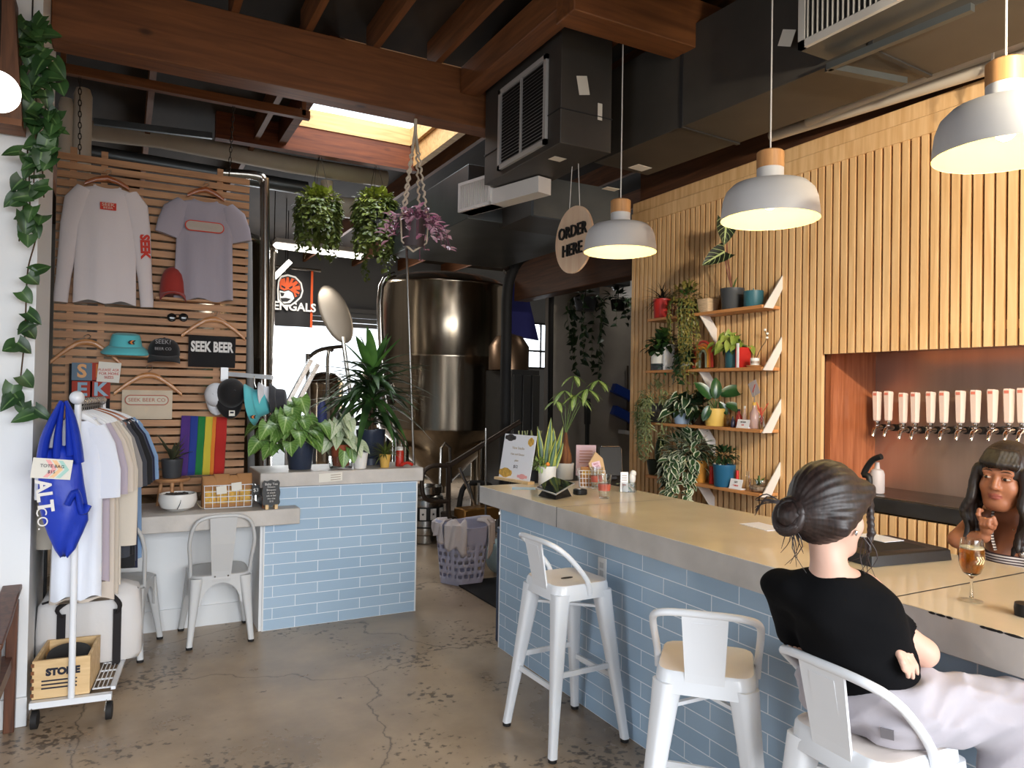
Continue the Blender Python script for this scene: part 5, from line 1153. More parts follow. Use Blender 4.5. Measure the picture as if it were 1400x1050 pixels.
# on the tiled half wall
p = Lp(410, 5.30); t = pthing('bushy plant with big veined heart leaves in a navy pot on the ledge', p); c = pot(t, p, .098, .19, M_NAVYPOT)
stalks(t, c+Vector((-.05, 0, 0)), 78, .08, .36, .33, L_ANTH, .118, .10, el=(5, 80), facing=(0, -1, -.1), droop=.45, sr=.003)
p = Lp(466, 5.24); t = pthing('pale caladium in a terracotta pot with a glass cachepot on the ledge', p)
c = pot(t, p+Vector((0, 0, .02)), .074, .155, mat('terracotta', (156, 78, 50), .8)); MB().lathe([(.07, 0), (.083, .005), (.085, .09), (.083, .09), (.08, .01)], p, 24).build('glass_cachepot', mat('clear_glass', (240, 244, 244), .05, trans=1), t)
stalks(t, c, 26, .08, .26, .17, L_CALA, .125, .095, el=(5, 80), facing=(.1, -1, -.2), droop=.5)
b = MB(); b.leaf(p+Vector((.0, -.09, .13)), (-.1, -.2, -1), (0, -1, .2), .12, .085, 'heart', .1, .2); b.leaf(p+Vector((.05, -.09, .15)), (.15, -.2, -.9), (0, -1, .2), .11, .08, 'heart', .1, .2); b.build('front_leaves', L_ANTH, t)
p = Lp(506, 5.47); t = pthing('tall dracaena with dark strap leaves in a navy pot on the ledge', p); c = pot(t, p+Vector((0, 0, .05)), .112, .22, M_NAVYPOT, .85)
MB().lathe([(.1, 0), (.1, .05)], p, 24, True).build('saucer', M_NAVYPOT, t)
b = MB()
for x, y, h in ((-.02, 0, .32), (.03, .02, .22), (0, -.02, .42)): b.tube([c+Vector((x*.5, y, -.02)), c+Vector((x, y, h))], .011, 8)
b.build('canes', M_STEMD, t)
b = MB()
for hz, n, L in ((.10, 18, .32), (.2, 28, .40), (.28, 30, .43), (.36, 30, .42), (.44, 20, .38)):
    for i in range(n): b.leaf(c+Vector((rnd(-.02, .02), rnd(-.02, .02), hz+rnd(-.04, .04))), rdir(5, 60), (0, 0, 1), L*rnd(.7, 1.05), .058*rnd(.8, 1.1), 'lance', rnd(.5, 1.1), .3, 7)
b.build('leaves', L_DRAC, t, smooth=70)
b = MB()
for i in range(12): b.leaf(c+Vector((rnd(-.015, .015), rnd(-.015, .015), .42)), rdir(55, 85), (0, 0, 1), rnd(.30, .42), .085, 'lance', .12, .3, 7)
b.build('crown_leaves', L_DRACL, t, smooth=70)
p = Lp(492, 5.2); t = pthing('small empty white pot on the ledge between larger plants', p, 'flower_pot'); t['category'] = 'pot'; pot(t, p, .057, .115, M_WPOT)
p = Lp(526, 5.2); t = pthing('little spiky plant in a yellow pot near the end of the ledge', p); c = pot(t, p, .042, .098, mat('yellow_pot', (206, 164, 82), .5), .75)
rosette(t, c, 70, .15, .011, L_MIDG, (15, 85), .8)
p = Lp(546, 5.25); t = thing('red_bottle', 'red plastic bottle with a clear cap at the end of the ledge', 'bottle', p); MB().lathe([(.03, 0), (.032, .01), (.032, .11), (.028, .12)], p, 20, True).build('body', mat('red_plastic', (176, 40, 28), .35), t); MB().lathe([(.026, .12), (.026, .145), (.01, .15)], p, 16, True).build('cap', M_VENTW, t)
b = MB(); q = Lp(556, 5.2); b.tube(sm([q+Vector((-.05, 0, .012)), q+Vector((0, -.01, .03)), q+Vector((.045, 0, .012))], 3), .011, 8); tag(b.build('red_pepper', MATS['red_plastic']), 'small orange-red pepper lying at the right end of the ledge', 'pepper')
o = MB().obox(at(452, 652.5, y=5.106), Vector((.083, 0, .004)), Vector((0, 0, .03)), Vector((0, .0012, 0))).build('ledge_label', M_PAPER); tag(o, 'white printed label stuck on the front edge of the concrete ledge', 'label')
for k in range(3): MB().obox(at(459, 649+k*3.2, y=5.104), Vector((.035, 0, .002)), Vector((0, 0, .003)), Vector((0, .0006, 0))).build('print_line', M_TAUPE, o)
# desk items
DZ = .849
def Dp(px, y): q = at(px, 690, y=y); return Vector((q.x, y, DZ))
p = Dp(243, 5.22); t = thing('ceramic_bowl', 'white ceramic bowl of dark pebbles with painted line art on the desk', 'bowl', p)
MB().lathe([(.06, 0), (.10, .02), (.118, .065), (.112, .108), (.104, .11), (.108, .07)], p, 36).build('bowl', M_WPOT, t)
b = MB()
for i in range(46): a, r = rnd(0, 6.28), .1*math.sqrt(rnd(0, 1)); b.ell(p+Vector((r*math.cos(a), r*math.sin(a), .098)), rnd(.009, .015), rnd(.008, .013), .008, 8, 5)
o = b.build('pebbles', mat('dark_pebbles', (58, 54, 52), .7, var=.4, scale=40), t); o['kind'] = 'stuff'
b = MB(); b.tube(sm([p+Vector((-.01+.1*math.sin(k*.5)*.2, -.112-.006*math.sin(k), .02+k*.02)) for k in range(5)], 3), .0025, 5); b.build('painted_line', M_INK, t)
p = Dp(234, 5.40); t = thing('plant_stand', 'small round wooden stool used as a plant stand on the desk', 'stool', p)
SH = at(232, 653, y=5.40).z-DZ
MB().lathe([(.112, SH-.022), (.118, SH-.011), (.112, SH)], p, 32, True).build('seat', M_SLATB, t)
for a in (.6, 2.6, 4.7): MB().cyl(p+Vector((.095*math.cos(a), .095*math.sin(a), 0)), p+Vector((.07*math.cos(a), .07*math.sin(a), SH-.02)), .011, .013, 10).build('leg', M_SLATB, t)
q = p+Vector((0, 0, SH+.001)); t = pthing('aloe in a charcoal pot on the little wooden stool', q); c = pot(t, q, .068, .125, M_GREYPOT, .85)
rosette(t, c, 11, .21, .03, leafmat('aloe_leaf', (58, 62, 46), (88, 90, 64)), (25, 75), .25, 'lance', rows=5)
q = Dp(311, 5.24); t = thing('wire_basket', 'white wire basket of brown snack bags on the desk', 'basket', q)
a, c2 = Dp(279, 5.15), Dp(345, 5.15); bw = (c2.x-a.x)/2; bc = Vector(((a.x+c2.x)/2, 5.25, DZ)); BH = .155
b = MB()
for zz in (.006, .045, .08, .115, BH): b.tube([bc+Vector((x*bw*(.95+.05*zz/BH), y*.095, zz)) for x, y in ((-1, -1), (1, -1), (1, 1), (-1, 1))], .0028, 5, cyc=True)
for k in range(7):
    for s in (-1, 1): b.tube([bc+Vector(((k/3-1)*bw*.97, s*.095, .004)), bc+Vector(((k/3-1)*bw, s*.095, BH))], .0024, 5)
for k in range(1, 4):
    for s in (-1, 1): b.tube([bc+Vector((s*bw*.97, (k/2-1)*.095, .004)), bc+Vector((s*bw, (k/2-1)*.095, BH))], .0024, 5)
b.build('wire_frame', M_WMETAL, t)
for k, px in enumerate((313, 328)): MB().obox(bc+Vector(((-.3+.62*k)*bw, -.1, .125+.02*k)), (.032, 0, .003), (0, .001, 0), (-.002, 0, .026)).build('price_tag', M_PAPER, t)
M_KRAFT = mat('kraft_paper', (172, 124, 80), .85, bump=.3, bscale=25); M_GOLD = mat('golden_crisps', (206, 162, 74), .7, var=.3, scale=50)
for k in range(4):
    q = bc+Vector(((-.72+.48*k)*bw, .0, .006)); tt = thing('snack_bag', ('leftmost kraft snack bag in the white wire basket', 'kraft snack bag second from left in the wire basket', 'kraft snack bag third from left in the wire basket', 'rightmost kraft snack bag in the white wire basket')[k], 'bag', q, 0, 'snack bags in the wire basket')
    b = MB(); b.rings([[q+Vector((v.x, v.y, z)) for v in rsq(0, 0, 0, d, .4, 4, hx=.05)] for z, d in ((0, .06), (.1, .065), (.17, .05), (.205+.01*(k % 2), .012))]); b.build('bag', M_KRAFT, tt)
    MB().obox(q+Vector((0, -.066, .07)), (.032, 0, 0), (0, .002, 0), (0, 0, .045)).build('window', M_GOLD, tt)
t = thing('price_tag', 'black price tag clipped to the corner of the wire basket', 'tag', bc+Vector((bw, -.1, .12))); q = bc+Vector((bw+.02, -.105, .115))
MB().obox(q, (.024, 0, 0), (0, .0015, 0), (0, 0, .035)).build('card', M_BLACK, t); text('$3', .034, M_BANWHT, t, q+Vector((0, -.002, 0)), UX, UZ)
q = Dp(369, 5.08); t = thing('chalkboard_sign', 'small scalloped chalkboard on an easel at the desk end', 'sign', q)
b = MB(); out = []
for k in range(48):
    a = 2*math.pi*k/48; x, z = .056*max(-1, min(1, 1.25*math.cos(a))), .082*max(-1, min(1, 1.25*math.sin(a))); r = 1+.05*math.cos(a*8); out.append((x*r, z*r))
o_ = q+Vector((0, -.035, .105)); vv = Vector((0, .12, 1)).normalized(); b.prism(out, o_, UX, vv, .006); b.build('board', M_BLACK, t, smooth=0)
for k, s in enumerate(('Baby Tee', 'Flowers', 'Bouquets', 'in stock', 'ask at bar', 'any size', '$10')): text(s, .022 if k == 0 else .016, M_BANWHT, t, o_+vv*(.058-.019*k)+Vector((0, -.009, .001)), UX, vv)
for x in (-.03, .03): MB().bar(q+Vector((x, -.06, 0)), q+Vector((x, -.06, .03)), .014, .02).build('easel_leg', M_CRATE, t)
for x in (-.03, .03): MB().bar(q+Vector((x, -.06, .008)), q+Vector((x, .03, .008)), .012, .012).build('easel_foot', M_CRATE, t)
MB().bar(q+Vector((-.045, .0, .0)), q+Vector((-.045, -.02, .17)), .012, .012, (0, 1, 0)).build('easel_back', M_BEAM, t)
b = MB(); b.tube(sm([Dp(268, 5.3)+Vector((0, 0, .05)), Dp(270, 5.25)+Vector((0, 0, .03)), Dp(276, 5.2)+Vector((0, 0, .006)), Dp(282, 5.22)+Vector((0, 0, .006))], 4), .004, 6); tag(b.build('power_cable', mat('beige_cable', (176, 162, 134), .6)), 'beige cable between the white bowl and the wire basket', 'cable')

# hanging plants
for label, px, top, ytop, ybot, hook in (('left of two bushy green plants hanging under the skylight', 436, 205, 262, 350, (434, 205)), ('right of two bushy green plants hanging under the skylight, longer tail', 514, 212, 262, 372, (517, 216))):
    y = 6.94; c = at(px, ytop+12, y=y); bot = at(px, ytop+40, y=y); hk = at(*hook, y=y)
    t = pthing(label, c, 'hanging_plant'); q = Vector((c.x, y, bot.z)); pot(t, q, .12, .16, M_GREYPOT)
    b = MB(); 
    for a in (0, 2.1, 4.2): b.tube([q+Vector((.12*math.cos(a), .12*math.sin(a), .16)), q+Vector((0, 0, hk.z-q.z)), ], .0025, 5)
    b.tube([q+Vector((0, 0, hk.z-q.z)), Vector((q.x, y, 3.86))], .004, 5); b.build('hanger_wires', M_CHAIN, t)
    bush(t, q+Vector((0, 0, .18)), 480, .20, .12, L_YEL, .055, .042)
    ln = c.z-at(px, ybot, y=y).z
    trailing(t, q+Vector((0, 0, .15)), 56, ln*.3, ln*.72, L_MIDG, .054, .042, .14, 'oval', .07, step=.024)
    trailing(t, q+Vector((0.02, 0, .15)), 12, ln*.7, ln*.95, L_MIDG, .05, .038, .07, 'oval', .08, step=.028)
# macrame hanger with the pink plant
y = 4.69; q = at(565, 338, y=y); tp = at(567, 175, y=y); t = pthing('pink striped trailing plant in a dark pot slung in a macrame hanger', q, 'hanging_plant'); c = pot(t, q, .085, .185, mat('dark_mauve_pot', (72, 62, 66), .5), .85)
M_ROPE = mat('macrame_rope', (206, 192, 172), .9, bump=.6, bscale=60)
for k in range(4):
    a = (-.47, .75, 2.0, 3.3)[k]; u = Vector((math.cos(a), math.sin(a), 0)); b = MB(); pts = []
    top_, rim, low, bt = Vector((q.x, y, tp.z)), c+u*.098, q+u*.09+Vector((0, 0, .03)), q+Vector((0, 0, -.03))
    n = 40
    for i in range(n+1): s = i/n; w_ = .006*math.sin(i*1.9)*(.25 < s < .98); pts.append(top_.lerp(rim, s)+Vector((w_, -w_, 0)))
    b.tube(pts, [.006+.003*abs(math.sin(i*.95)) for i in range(n+1)], 6); b.tube([rim, low, bt], .006, 6); b.build('cord', M_ROPE, t)
b = MB(); b.tube([Vector((q.x, y, tp.z-.03)), Vector((q.x, y, 3.516))], .012, 8); b.build('top_cord', M_ROPE, t)
b, s = MB(), MB()
for i in range(32):
    a = rnd(-math.pi, math.pi); o = Vector((math.cos(a), math.sin(a), 0)); ln = rnd(.08, .30); pts = sm([c, c+o*.07+Vector((0, 0, rnd(.02, .09))), c+o*(.12+ln*.35)+Vector((0, 0, rnd(-.08, .08))), c+o*(.13+ln*.5)+Vector((0, 0, -ln*.9+.06))], 3); s.tube(pts, .003, 5)
    for k in range(3, len(pts), 2): b.leaf(pts[k], o+Vector((rnd(-1, 1), rnd(-1, 1), rnd(-.3, .7))), (0, 0, 1), .068*rnd(.7, 1.2), .034, 'lance', .2, .5, 4)
s.build('stems', mat('purple_stem', (110, 66, 86), .6), t, smooth=60); b.build('leaves', L_PINK, t, smooth=70)
# pothos climbing down the left wall
t = pthing('long pothos vine hanging down the corner of the white wall', at(42, 60, y=4.15), 'hanging_vine'); b, s = MB(), MB()
Y = 4.16
def vine(pts, nleaf, size, spread):
    P = sm([at(px, py, y=Y-o) for px, py, o in pts], 6); s.tube(P, .0035, 5)
    for i in range(nleaf):
        p = P[int(rnd(0, len(P)-1))]; b.leaf(p+Vector((rnd(-spread, spread), -rnd(0, .06), rnd(-.03, .03))), Vector((rnd(-1, 1), rnd(-.5, .1), rnd(-1, .15))), (rnd(-.3, .3), -1, .5), size*rnd(.7, 1.15), size*.86*rnd(.75, 1.1), 'heart', .25, .22, 6)
vine([(38, 30, 0), (44, 80, .02), (50, 150, .02), (48, 200, .03), (46, 250, .04)], 48, .088, .08)
vine([(50, 30, 0), (58, 90, .02), (62, 150, .02), (58, 220, .03), (60, 270, .03)], 30, .085, .06)
vine([(40, 240, .02), (42, 290, .02), (51, 300, .01), (48, 330, .01), (38, 370, .01), (35, 430, .02), (33, 470, .02), (28, 520, .01), (28, 545, .01), (42, 556, .01), (58, 556, .01)], 24, .088, .03)
vine([(38, 200, .02), (34, 260, .02), (30, 300, .02), (26, 330, .02)], 7, .085, .04)
s.build('vine_stems', M_STEMD, t, smooth=60); b.build('leaves', L_IVY, t, smooth=70)
MB().tube([at(44, 30, y=Y), Vector((at(44, 30, y=Y).x, Y, 4.09))], .004, 5).build('hanging_wire', M_CHAIN, t)
# trailing plant by the partition
y = 7.3; q = at(800, 425, y=y); t = pthing('large trailing plant hanging in front of the concrete partition', q, 'hanging_plant'); c = pot(t, q, .14, .16, M_GREYPOT)
MB().tube([c, Vector((q.x, y, 4.1))], .006, 5).build('hanger_wire', M_CHAIN, t)
trailing(t, c, 12, .3, 1.05, L_DKG, .085, .065, .10, 'heart', .12, step=.085); bush(t, c+Vector((0, 0, .05)), 22, .14, .10, L_DKG, .08, .06, 'heart')
y = 7.6; q = at(845, 425, y=y); t = pthing('smaller dark plant high on the partition near the slatted wall', q, 'hanging_plant'); c = pot(t, q, .1, .14, M_BLACK); MB().tube([c, Vector((q.x, y, 4.1))], .006, 5).build('hanger_wire', M_CHAIN, t)
trailing(t, c, 8, .15, .4, L_DKG, .08, .06, .1, 'heart', .12, step=.085); bush(t, c+Vector((0, 0, .05)), 24, .15, .1, L_DKG, .09, .07, 'heart')
# ---------------------------------------------------------------- things on the bar
random.seed(5)
BZ = 1.0355
def Bp(px, py): return at(px, py, z=BZ)
CAMU = Vector((RT.x, RT.y, 0)).normalized(); CAMF = Vector((FW.x, FW.y, 0)).normalized()
M_GLASS = mat('clear_glass', (240, 244, 244), .05, trans=1); M_ACR = mat('clear_acrylic', (236, 240, 242), .12, trans=.9)
M_CARDW = mat('bright_card', (236, 236, 242), .6); M_CARDP = mat('pink_card', (228, 196, 206), .6)
def card(t, c, u, v, w, h, m, name='card', th=.002): return MB().obox(c, u*w/2, v*h/2, u.cross(v)*th/2).build(name, m, t)
def on(c, u, v, x, y, k=.002): return c+u*x+v*y+u.cross(v)*k
# menu stand
a, b_ = Bp(682, 655), Bp(724, 662); u = (b_-a).normalized(); w_ = (b_-a).length; p = (a+b_)/2
t = thing('menu_stand', 'white cocktail menu card in a wooden base at the end of the bar', 'menu', p)
MB().obox(p+UZ*.009, u*w_*.55, Vector((-u.y, u.x, 0))*.03, UZ*.009).build('wooden_base', M_CRATE, t, bevel=.002)
hh = (662-600)/FPX*(p-EYE).length; v = Vector((0, 0, 1))+u*.22; v.normalize(); uu = u; c = p+UZ*.018+v*hh/2
n = MB().obox(c, u*w_/2, v*hh/2, u.cross(v)*.002).build('card', M_CARDW, t); ww = w_*.5
for k, (s, sz) in enumerate((('New Snacks', .026), ('Ham and Cheese', .021), ('plate', .021), ('$12', .03))): text(s, sz, M_TAUPE if k < 3 else M_INK, n, on(c, u, v, 0, hh*(.2-.14*k)), u, v)
for x, y, rx, ry, m in ((-.3, .42, .1, .035, 'dark_pebbles'), (.36, .36, .05, .045, 'golden_crisps'), (-.3, -.38, .12, .05, 'golden_crisps'), (.25, -.42, .09, .025, 'pastel0')):
    MB().prism([(rx*w_*2*math.cos(q)*.9, ry*w_*2*math.sin(q)+.004*math.sin(q*5)) for q in [2*math.pi*k/14 for k in range(14)]], on(c, u, v, x*w_, y*hh, .0022), u, v, .0006).build('picture', MATS[m], n, smooth=0)
b = Bp(716, 668); o = MB().obox(b+UZ*.0012, CAMU*.075, CAMF*.055, UZ*.0011).build('blue_leaflet', mat('pale_blue_paper', (178, 206, 224), .5)); tag(o, 'pale blue leaflet lying in front of the menu stand', 'paper')
# snake plant and succulent, pencil plant
p = Bp(748, 662)+CAMF*.0; t = pthing('snake plant in a white cylinder pot beside the tablet', p); c = pot(t, p, .061, .125, M_WPOT, .97, lip=False)
b = MB()
for x, y, h, w_, le in ((-.01, .01, .36, .05, .1), (.03, 0, .29, .055, .05), (.045, .015, .31, .04, .25), (-.025, .02, .3, .045, -.12), (.01, -.01, .22, .045, .2), (.05, .0, .2, .035, .35)):
    b.leaf(c+Vector((x, y, -.02)), CAMU*le+UZ, -CAMF+CAMU*rnd(-.5, .5), h, w_, 'strap', .03, .35, 8)
b.build('leaves', L_SNAKE, t, smooth=70)
bush(t, c+CAMU*-.045+UZ*.02-CAMF*.02, 60, .045, .03, L_MONEY, .04, .014)
MB().ell(c+UZ*.025-CAMF*.045, .016, .012, .014, 10, 6).build('orange_flower', M_ORNG, t)
p = Bp(729, 658); t = pthing('thin grey-green pencil plant behind the menu stand', p); c = pot(t, p, .045, .08, M_GREYPOT)
b = MB()
for k in range(9):
    d = CAMU*rnd(-.8, .8)+CAMF*rnd(-.3, .3)+UZ; b.tube(sm([c, c+d*.06+UZ*.03, c+d*.12+UZ*.08, c+d*.15+UZ*.13+CAMU*rnd(-.02, .02)], 3), .005, 6)
b.build('stems', L_GREY, t)
# money tree
p = Bp(774, 657)+CAMF*.10; t = pthing('money tree with a swollen shaggy trunk in a white ribbed pot on the bar', p); c = pot(t, p, .062, .115, M_WPOT, .92, ribs=1)
prof = [(.042, -.005), (.047, .03), (.043, .07), (.030, .11), (.018, .16), (.012, .21), (.008, .23)]
b = MB(); b.rings([[c+Vector((r*(1+.1*math.sin(k*3+z*80))*math.cos(2*math.pi*k/18), r*(1+.1*math.sin(k*3+z*80))*math.sin(2*math.pi*k/18), z)) for k in range(18)] for r, z in prof]); b.build('trunk', wood('shaggy_bark', (84, 44, 24), (150, 96, 56), axis=2, rough=.8, scale=3), t)
b, s = MB(), MB(); tp = c+UZ*.22
for px, py, n, L in ((803, 532, 7, .16), (818, 520, 6, .13), (772, 534, 6, .17), (785, 514, 5, .12), (788, 540, 7, .16), (760, 548, 5, .13)):
    d_ = (tp-EYE).length; h = at(px, py, d=FW.dot(tp-EYE)+rnd(-.05, .05)); s.tube(sm([tp, (tp+h)/2+UZ*.04, h], 3), .003, 5)
    for k in range(n):
        a = 2*math.pi*k/n; b.leaf(h, CAMU*math.cos(a)+CAMF*math.sin(a)*.7-UZ*.35, UZ, L*rnd(.8, 1.1), .036, 'lance', .3, .25)
s.build('stems', M_STEM, t, smooth=60); b.build('leaves', L_MONEY, t, smooth=70)
# point-of-sale display and pink menu behind
p = Bp(805, 655)+CAMF*.22; u = CAMU; v = UZ; t = thing('menu_card', 'pink printed menu standing behind the paper bag on the bar', 'menu', p); c = p+v*.115
n = card(t, c, u, v, .15, .23, M_CARDP, 'card')
for k in range(5): card(n, on(c, -u, v, 0, .07-.022*k, -.003), u, v, .1, .004, mat('rose_print', (178, 104, 88), .8), 'print_line')
for k in range(9): card(n, on(c, u, v, rnd(-.06, .06), rnd(-.1, -.04), .0025), (u+v*rnd(-1, 1)).normalized(), v, .03, .006, mat('magenta_print', (176, 52, 92), .8), 'print_mark')
p = Bp(838, 662)+CAMF*.16; t = thing('sales_terminal', 'black sales terminal with a silver edge seen from behind on the bar', 'terminal', p)
u2 = (CAMU*.96+CAMF*.25).normalized(); v2 = (UZ+CAMF*.25).normalized(); n2 = u2.cross(v2); c = p+UZ*.14
MB().obox(c, u2*.085, v2*.105, n2*.008).build('screen_back', M_BLACK, t, bevel=.006)
MB().tube([c+u2*x+v2*y for x, y in ((-.06, .107), (.07, .107), (.087, .09), (.087, -.08))], .005, 8).build('silver_edge', M_STEEL, t); MB().obox(p+UZ*.035+CAMF*.02, u2*.05, n2*.04, UZ*.035).build('stand', M_BLACK, t, bevel=.01)
# wire basket with kraft bag
p = Bp(810, 668)+CAMF*.10; t = thing('wire_basket', 'small white wire basket behind the pint glasses on the bar', 'basket', p); b = MB()
for z in (.003, .03, .06, .09, .112): b.tube([p+CAMU*x*(.075+.1*z)+CAMF*y*(.05+.1*z)+UZ*z for x, y in ((-1, -1), (1, -1), (1, 1), (-1, 1))], .002, 5, cyc=True)
for k in range(9):
    for s_ in (-1, 1): b.tube([p+CAMU*(k/4-1)*.075+CAMF*s_*.05+UZ*.003, p+CAMU*(k/4-1)*.086+CAMF*s_*.061+UZ*.112], .0018, 5)
b.build('wire_frame', M_WMETAL, t)
q = p+UZ*.006; t = thing('kraft_bag', 'folded kraft paper bag with a square label leaning out of the wire basket', 'bag', q); c = q+UZ*.14+CAMU*.03; u3 = (CAMU+UZ*.28).normalized(); v3 = (UZ-CAMU*.28).normalized()
MB().prism([(-.05, -.13), (.045, -.13), (.055, .03), (.02, .085), (-.045, .02)], c-CAMF*.02, u3, v3, -.03).build('bag', mat('light_kraft', (206, 170, 126), .85), t, smooth=0, bevel=.004)
l = card(t, c-CAMF*.023+v3*-.005+u3*.002, u3, v3, .055, .055, M_CARDP, 'label'); text('BAG', .016, MATS['magenta_print'], l, c-CAMF*.0255+v3*.008, u3, v3); text('SNACK', .013, MATS['magenta_print'], l, c-CAMF*.0255-v3*.01, u3, v3)
q = p+UZ*.006-CAMU*.03; t = thing('crisp_bag', 'kraft and yellow snack packet standing in the wire basket', 'bag', q); MB().rings([[q+CAMU*v_.x+CAMF*v_.y+UZ*z for v_ in rsq(0, 0, 0, d, .4, 4, hx=.04)] for z, d in ((0, .03), (.08, .03), (.125, .004))]).build('packet', M_KRAFT, t); MB().obox(q-CAMF*.031+UZ*.09, CAMU*.028, CAMF*.001, UZ*.018).build('yellow_band', M_GOLD, t)
# tablet and reader
p = Bp(757, 676); t = thing('tablet', 'tablet tilted on a black stand facing the staff side of the bar', 'tablet', p)
cs = [at(732, 668, z=BZ+.045), at(760, 677.5, z=BZ+.03), at(786, 662, z=BZ+.075), at(757, 653, z=BZ+.09)]
n = ((cs[1]-cs[0]).cross(cs[3]-cs[0])).normalized(); b = MB(); R = [[q for q in cs], [q+n*.008 for q in cs]]; b.rings(R); b.build('case', mat('silver_tablet', (190, 190, 192), .3, .6), t, bevel=.002)
cc = sum(cs, Vector())/4; b = MB(); b.rings([[cc+(q-cc)*.93+n*.0082 for q in cs], [cc+(q-cc)*.93+n*.009 for q in cs]]); b.build('screen', mat('dark_screen', (26, 34, 34), .08), t)
b = MB(); b.rings([[cc+(q-cc)*.55-n*.003 for q in cs], [Vector((cc.x, cc.y, BZ))+Vector(((q-cc).x, (q-cc).y, 0))*.85+UZ*.003 for q in cs]]); b.build('stand', M_BLACK, t)
p = Bp(793, 676); t = thing('card_reader', 'small rounded black card reader in front of the wire basket', 'card reader', p); MB().rings([[p+v_ for v_ in rsq(0, 0, z, d, .6, 5, hx=d*1.05)] for z, d in ((0, .033), (.006, .037), (.03, .036), (.034, .03))]).build('body', M_BLACK, t); MB().obox(p+Vector((-.012, -.005, .0345)), Vector((.008, 0, 0)), Vector((0, .012, 0)), UZ*.0008).build('label', M_CARDW, t)
# pint glasses, tip jar
def pint(label, p, lift=0, sc=1):
    t = thing('pint_glass', label, 'glass', p, 0, 'pint glasses by the wire basket'); MB().lathe([(.028, .001), (.0295, 0), (.042*sc, .14), (.0405*sc, .14), (.028, .008), (.001, .008)], p, 28).build('glass', M_GLASS, t)
    MB().lathe([(.0345*sc, .045), (.0385*sc, .085)], p, 28).build('red_print', mat('coral_print', (226, 96, 76), .5, alpha=.5), t); return t
pint('pint glass with a coral print nearest the bar edge', Bp(826, 681)); pint('pint glass with a coral print just behind the nearest one', Bp(815, 668)-CAMU*.0)
p = Bp(858, 672); t = thing('tip_jar', 'square glass tip jar with banknotes and a printed card on the bar', 'jar', p)
MB().rings([[p+CAMU*v_.x+CAMF*v_.y+UZ*z for v_ in rsq(0, 0, 0, d, .25, 4)] for z, d in ((.001, .045), (.06, .047), (.062, .044), (.006, .042))]).build('jar', M_GLASS, t)
b = MB()
for k in range(9): q = p+Vector((rnd(-.02, .02), rnd(-.02, .02), rnd(.02, .05))); b.leaf(q, rdir(-20, 60), (0, 0, 1), .06, .03, 'strap', .6, .3, 4)
b.build('banknotes', mat('banknote_green', (150, 166, 144), .8), t)
c = p+CAMU*.028+UZ*.085; b = MB(); b.ell(c, .024, .02, .04, 12, 8); b.ell(c+UZ*.03+CAMU*.006, .022, .018, .022, 12, 8); b.build('ceramic_figure', M_WPOT, t)
c = p-CAMU*.028-CAMF*.04+UZ*.065; n = card(t, c, CAMU, UZ, .048, .125, M_CARDW); text('TIPS', .014, M_RED, n, on(c, CAMU, UZ, 0, -.02, .0015), CAMU, UZ); 
for k in range(3): card(n, on(c, CAMU, UZ, 0, .04-.014*k, .0015), CAMU, UZ, .03, .004, M_TAUPE, 'print_line', .001)
# papers, tray and beer glass
o = MB().obox(Bp(1043, 720)+UZ*.001, Vector((.01, .095, 0)), Vector((.06, -.005, 0)), UZ*.0009).build('white_flyer', M_CARDW); tag(o, 'white flyer lying flat on the bar left of the dark-haired person', 'paper')
o = MB().obox(at(1200, 735, z=BZ+.046)+UZ*.0, Vector((.01, .08, 0)), Vector((.055, -.005, 0)), UZ*.0009).build('white_receipt', M_CARDW); tag(o, 'white slip lying on the black tray box', 'paper')
ps = [Bp(1192, 776), Bp(1303, 766), Bp(1262, 735), Bp(1120, 742)]
e1 = (ps[1]-ps[0]); cx = (ps[0]+ps[1])/2; dirn = Vector((-e1.y, e1.x, 0)).normalized(); dirn = dirn if dirn.dot(CAMF) > 0 else -dirn
c = cx+dirn*.15; t = thing('black_tray_box', 'flat black lidded tray box on the bar between the two people', 'box', c)
b = MB(); u = e1.normalized(); R = []
for z, k in ((.001, 0), (.038, .004), (.043, .010)): R.append([c+u*v_.x+dirn*v_.y+UZ*z for v_ in rsq(0, 0, 0, .15-k, .06, 3, hx=e1.length*.5-k)])
b.rings(R); b.build('tray', mat('satin_black', (34, 31, 30), .45), t); MB().obox(c+UZ*.0435, u*.13, dirn*.10, UZ*.0006).build('recess', mat('soft_black', (26, 24, 24), .7), t)
GS = .82; p = Bp(1328, 822); t = thing('beer_glass', 'stemmed glass of amber beer with a chevron print on the bar', 'glass', p)
MB().lathe([(r*GS, z*GS) for r, z in [(.0385, .001), (.0385, .004), (.012, .009), (.005, .02), (.0045, .085), (.012, .094), (.030, .108), (.0415, .135), (.0435, .165), (.039, .215), (.0365, .232), (.0355, .232), (.0380, .215), (.0425, .165), (.0405, .136), (.029, .110), (.001, .098)]], p, 40).build('bowl', M_GLASS, t)
MB().lathe([(r*GS, z*GS) for r, z in [(.001, .0985), (.0285, .1105), (.0400, .1362), (.0420, .165), (.0402, .195), (.0398, .197), (.001, .197)]], p, 40).build('beer', mat('amber_beer', (226, 138, 30), .1, trans=.75, ior=1.33), t)
MB().lathe([(r*GS, z*GS) for r, z in [(.0398, .1972), (.0390, .203), (.001, .203)]], p, 40).build('foam', mat('beer_foam', (236, 220, 186), .8), t)
M_CHEV = mat('pale_chevron', (238, 206, 150), .6)
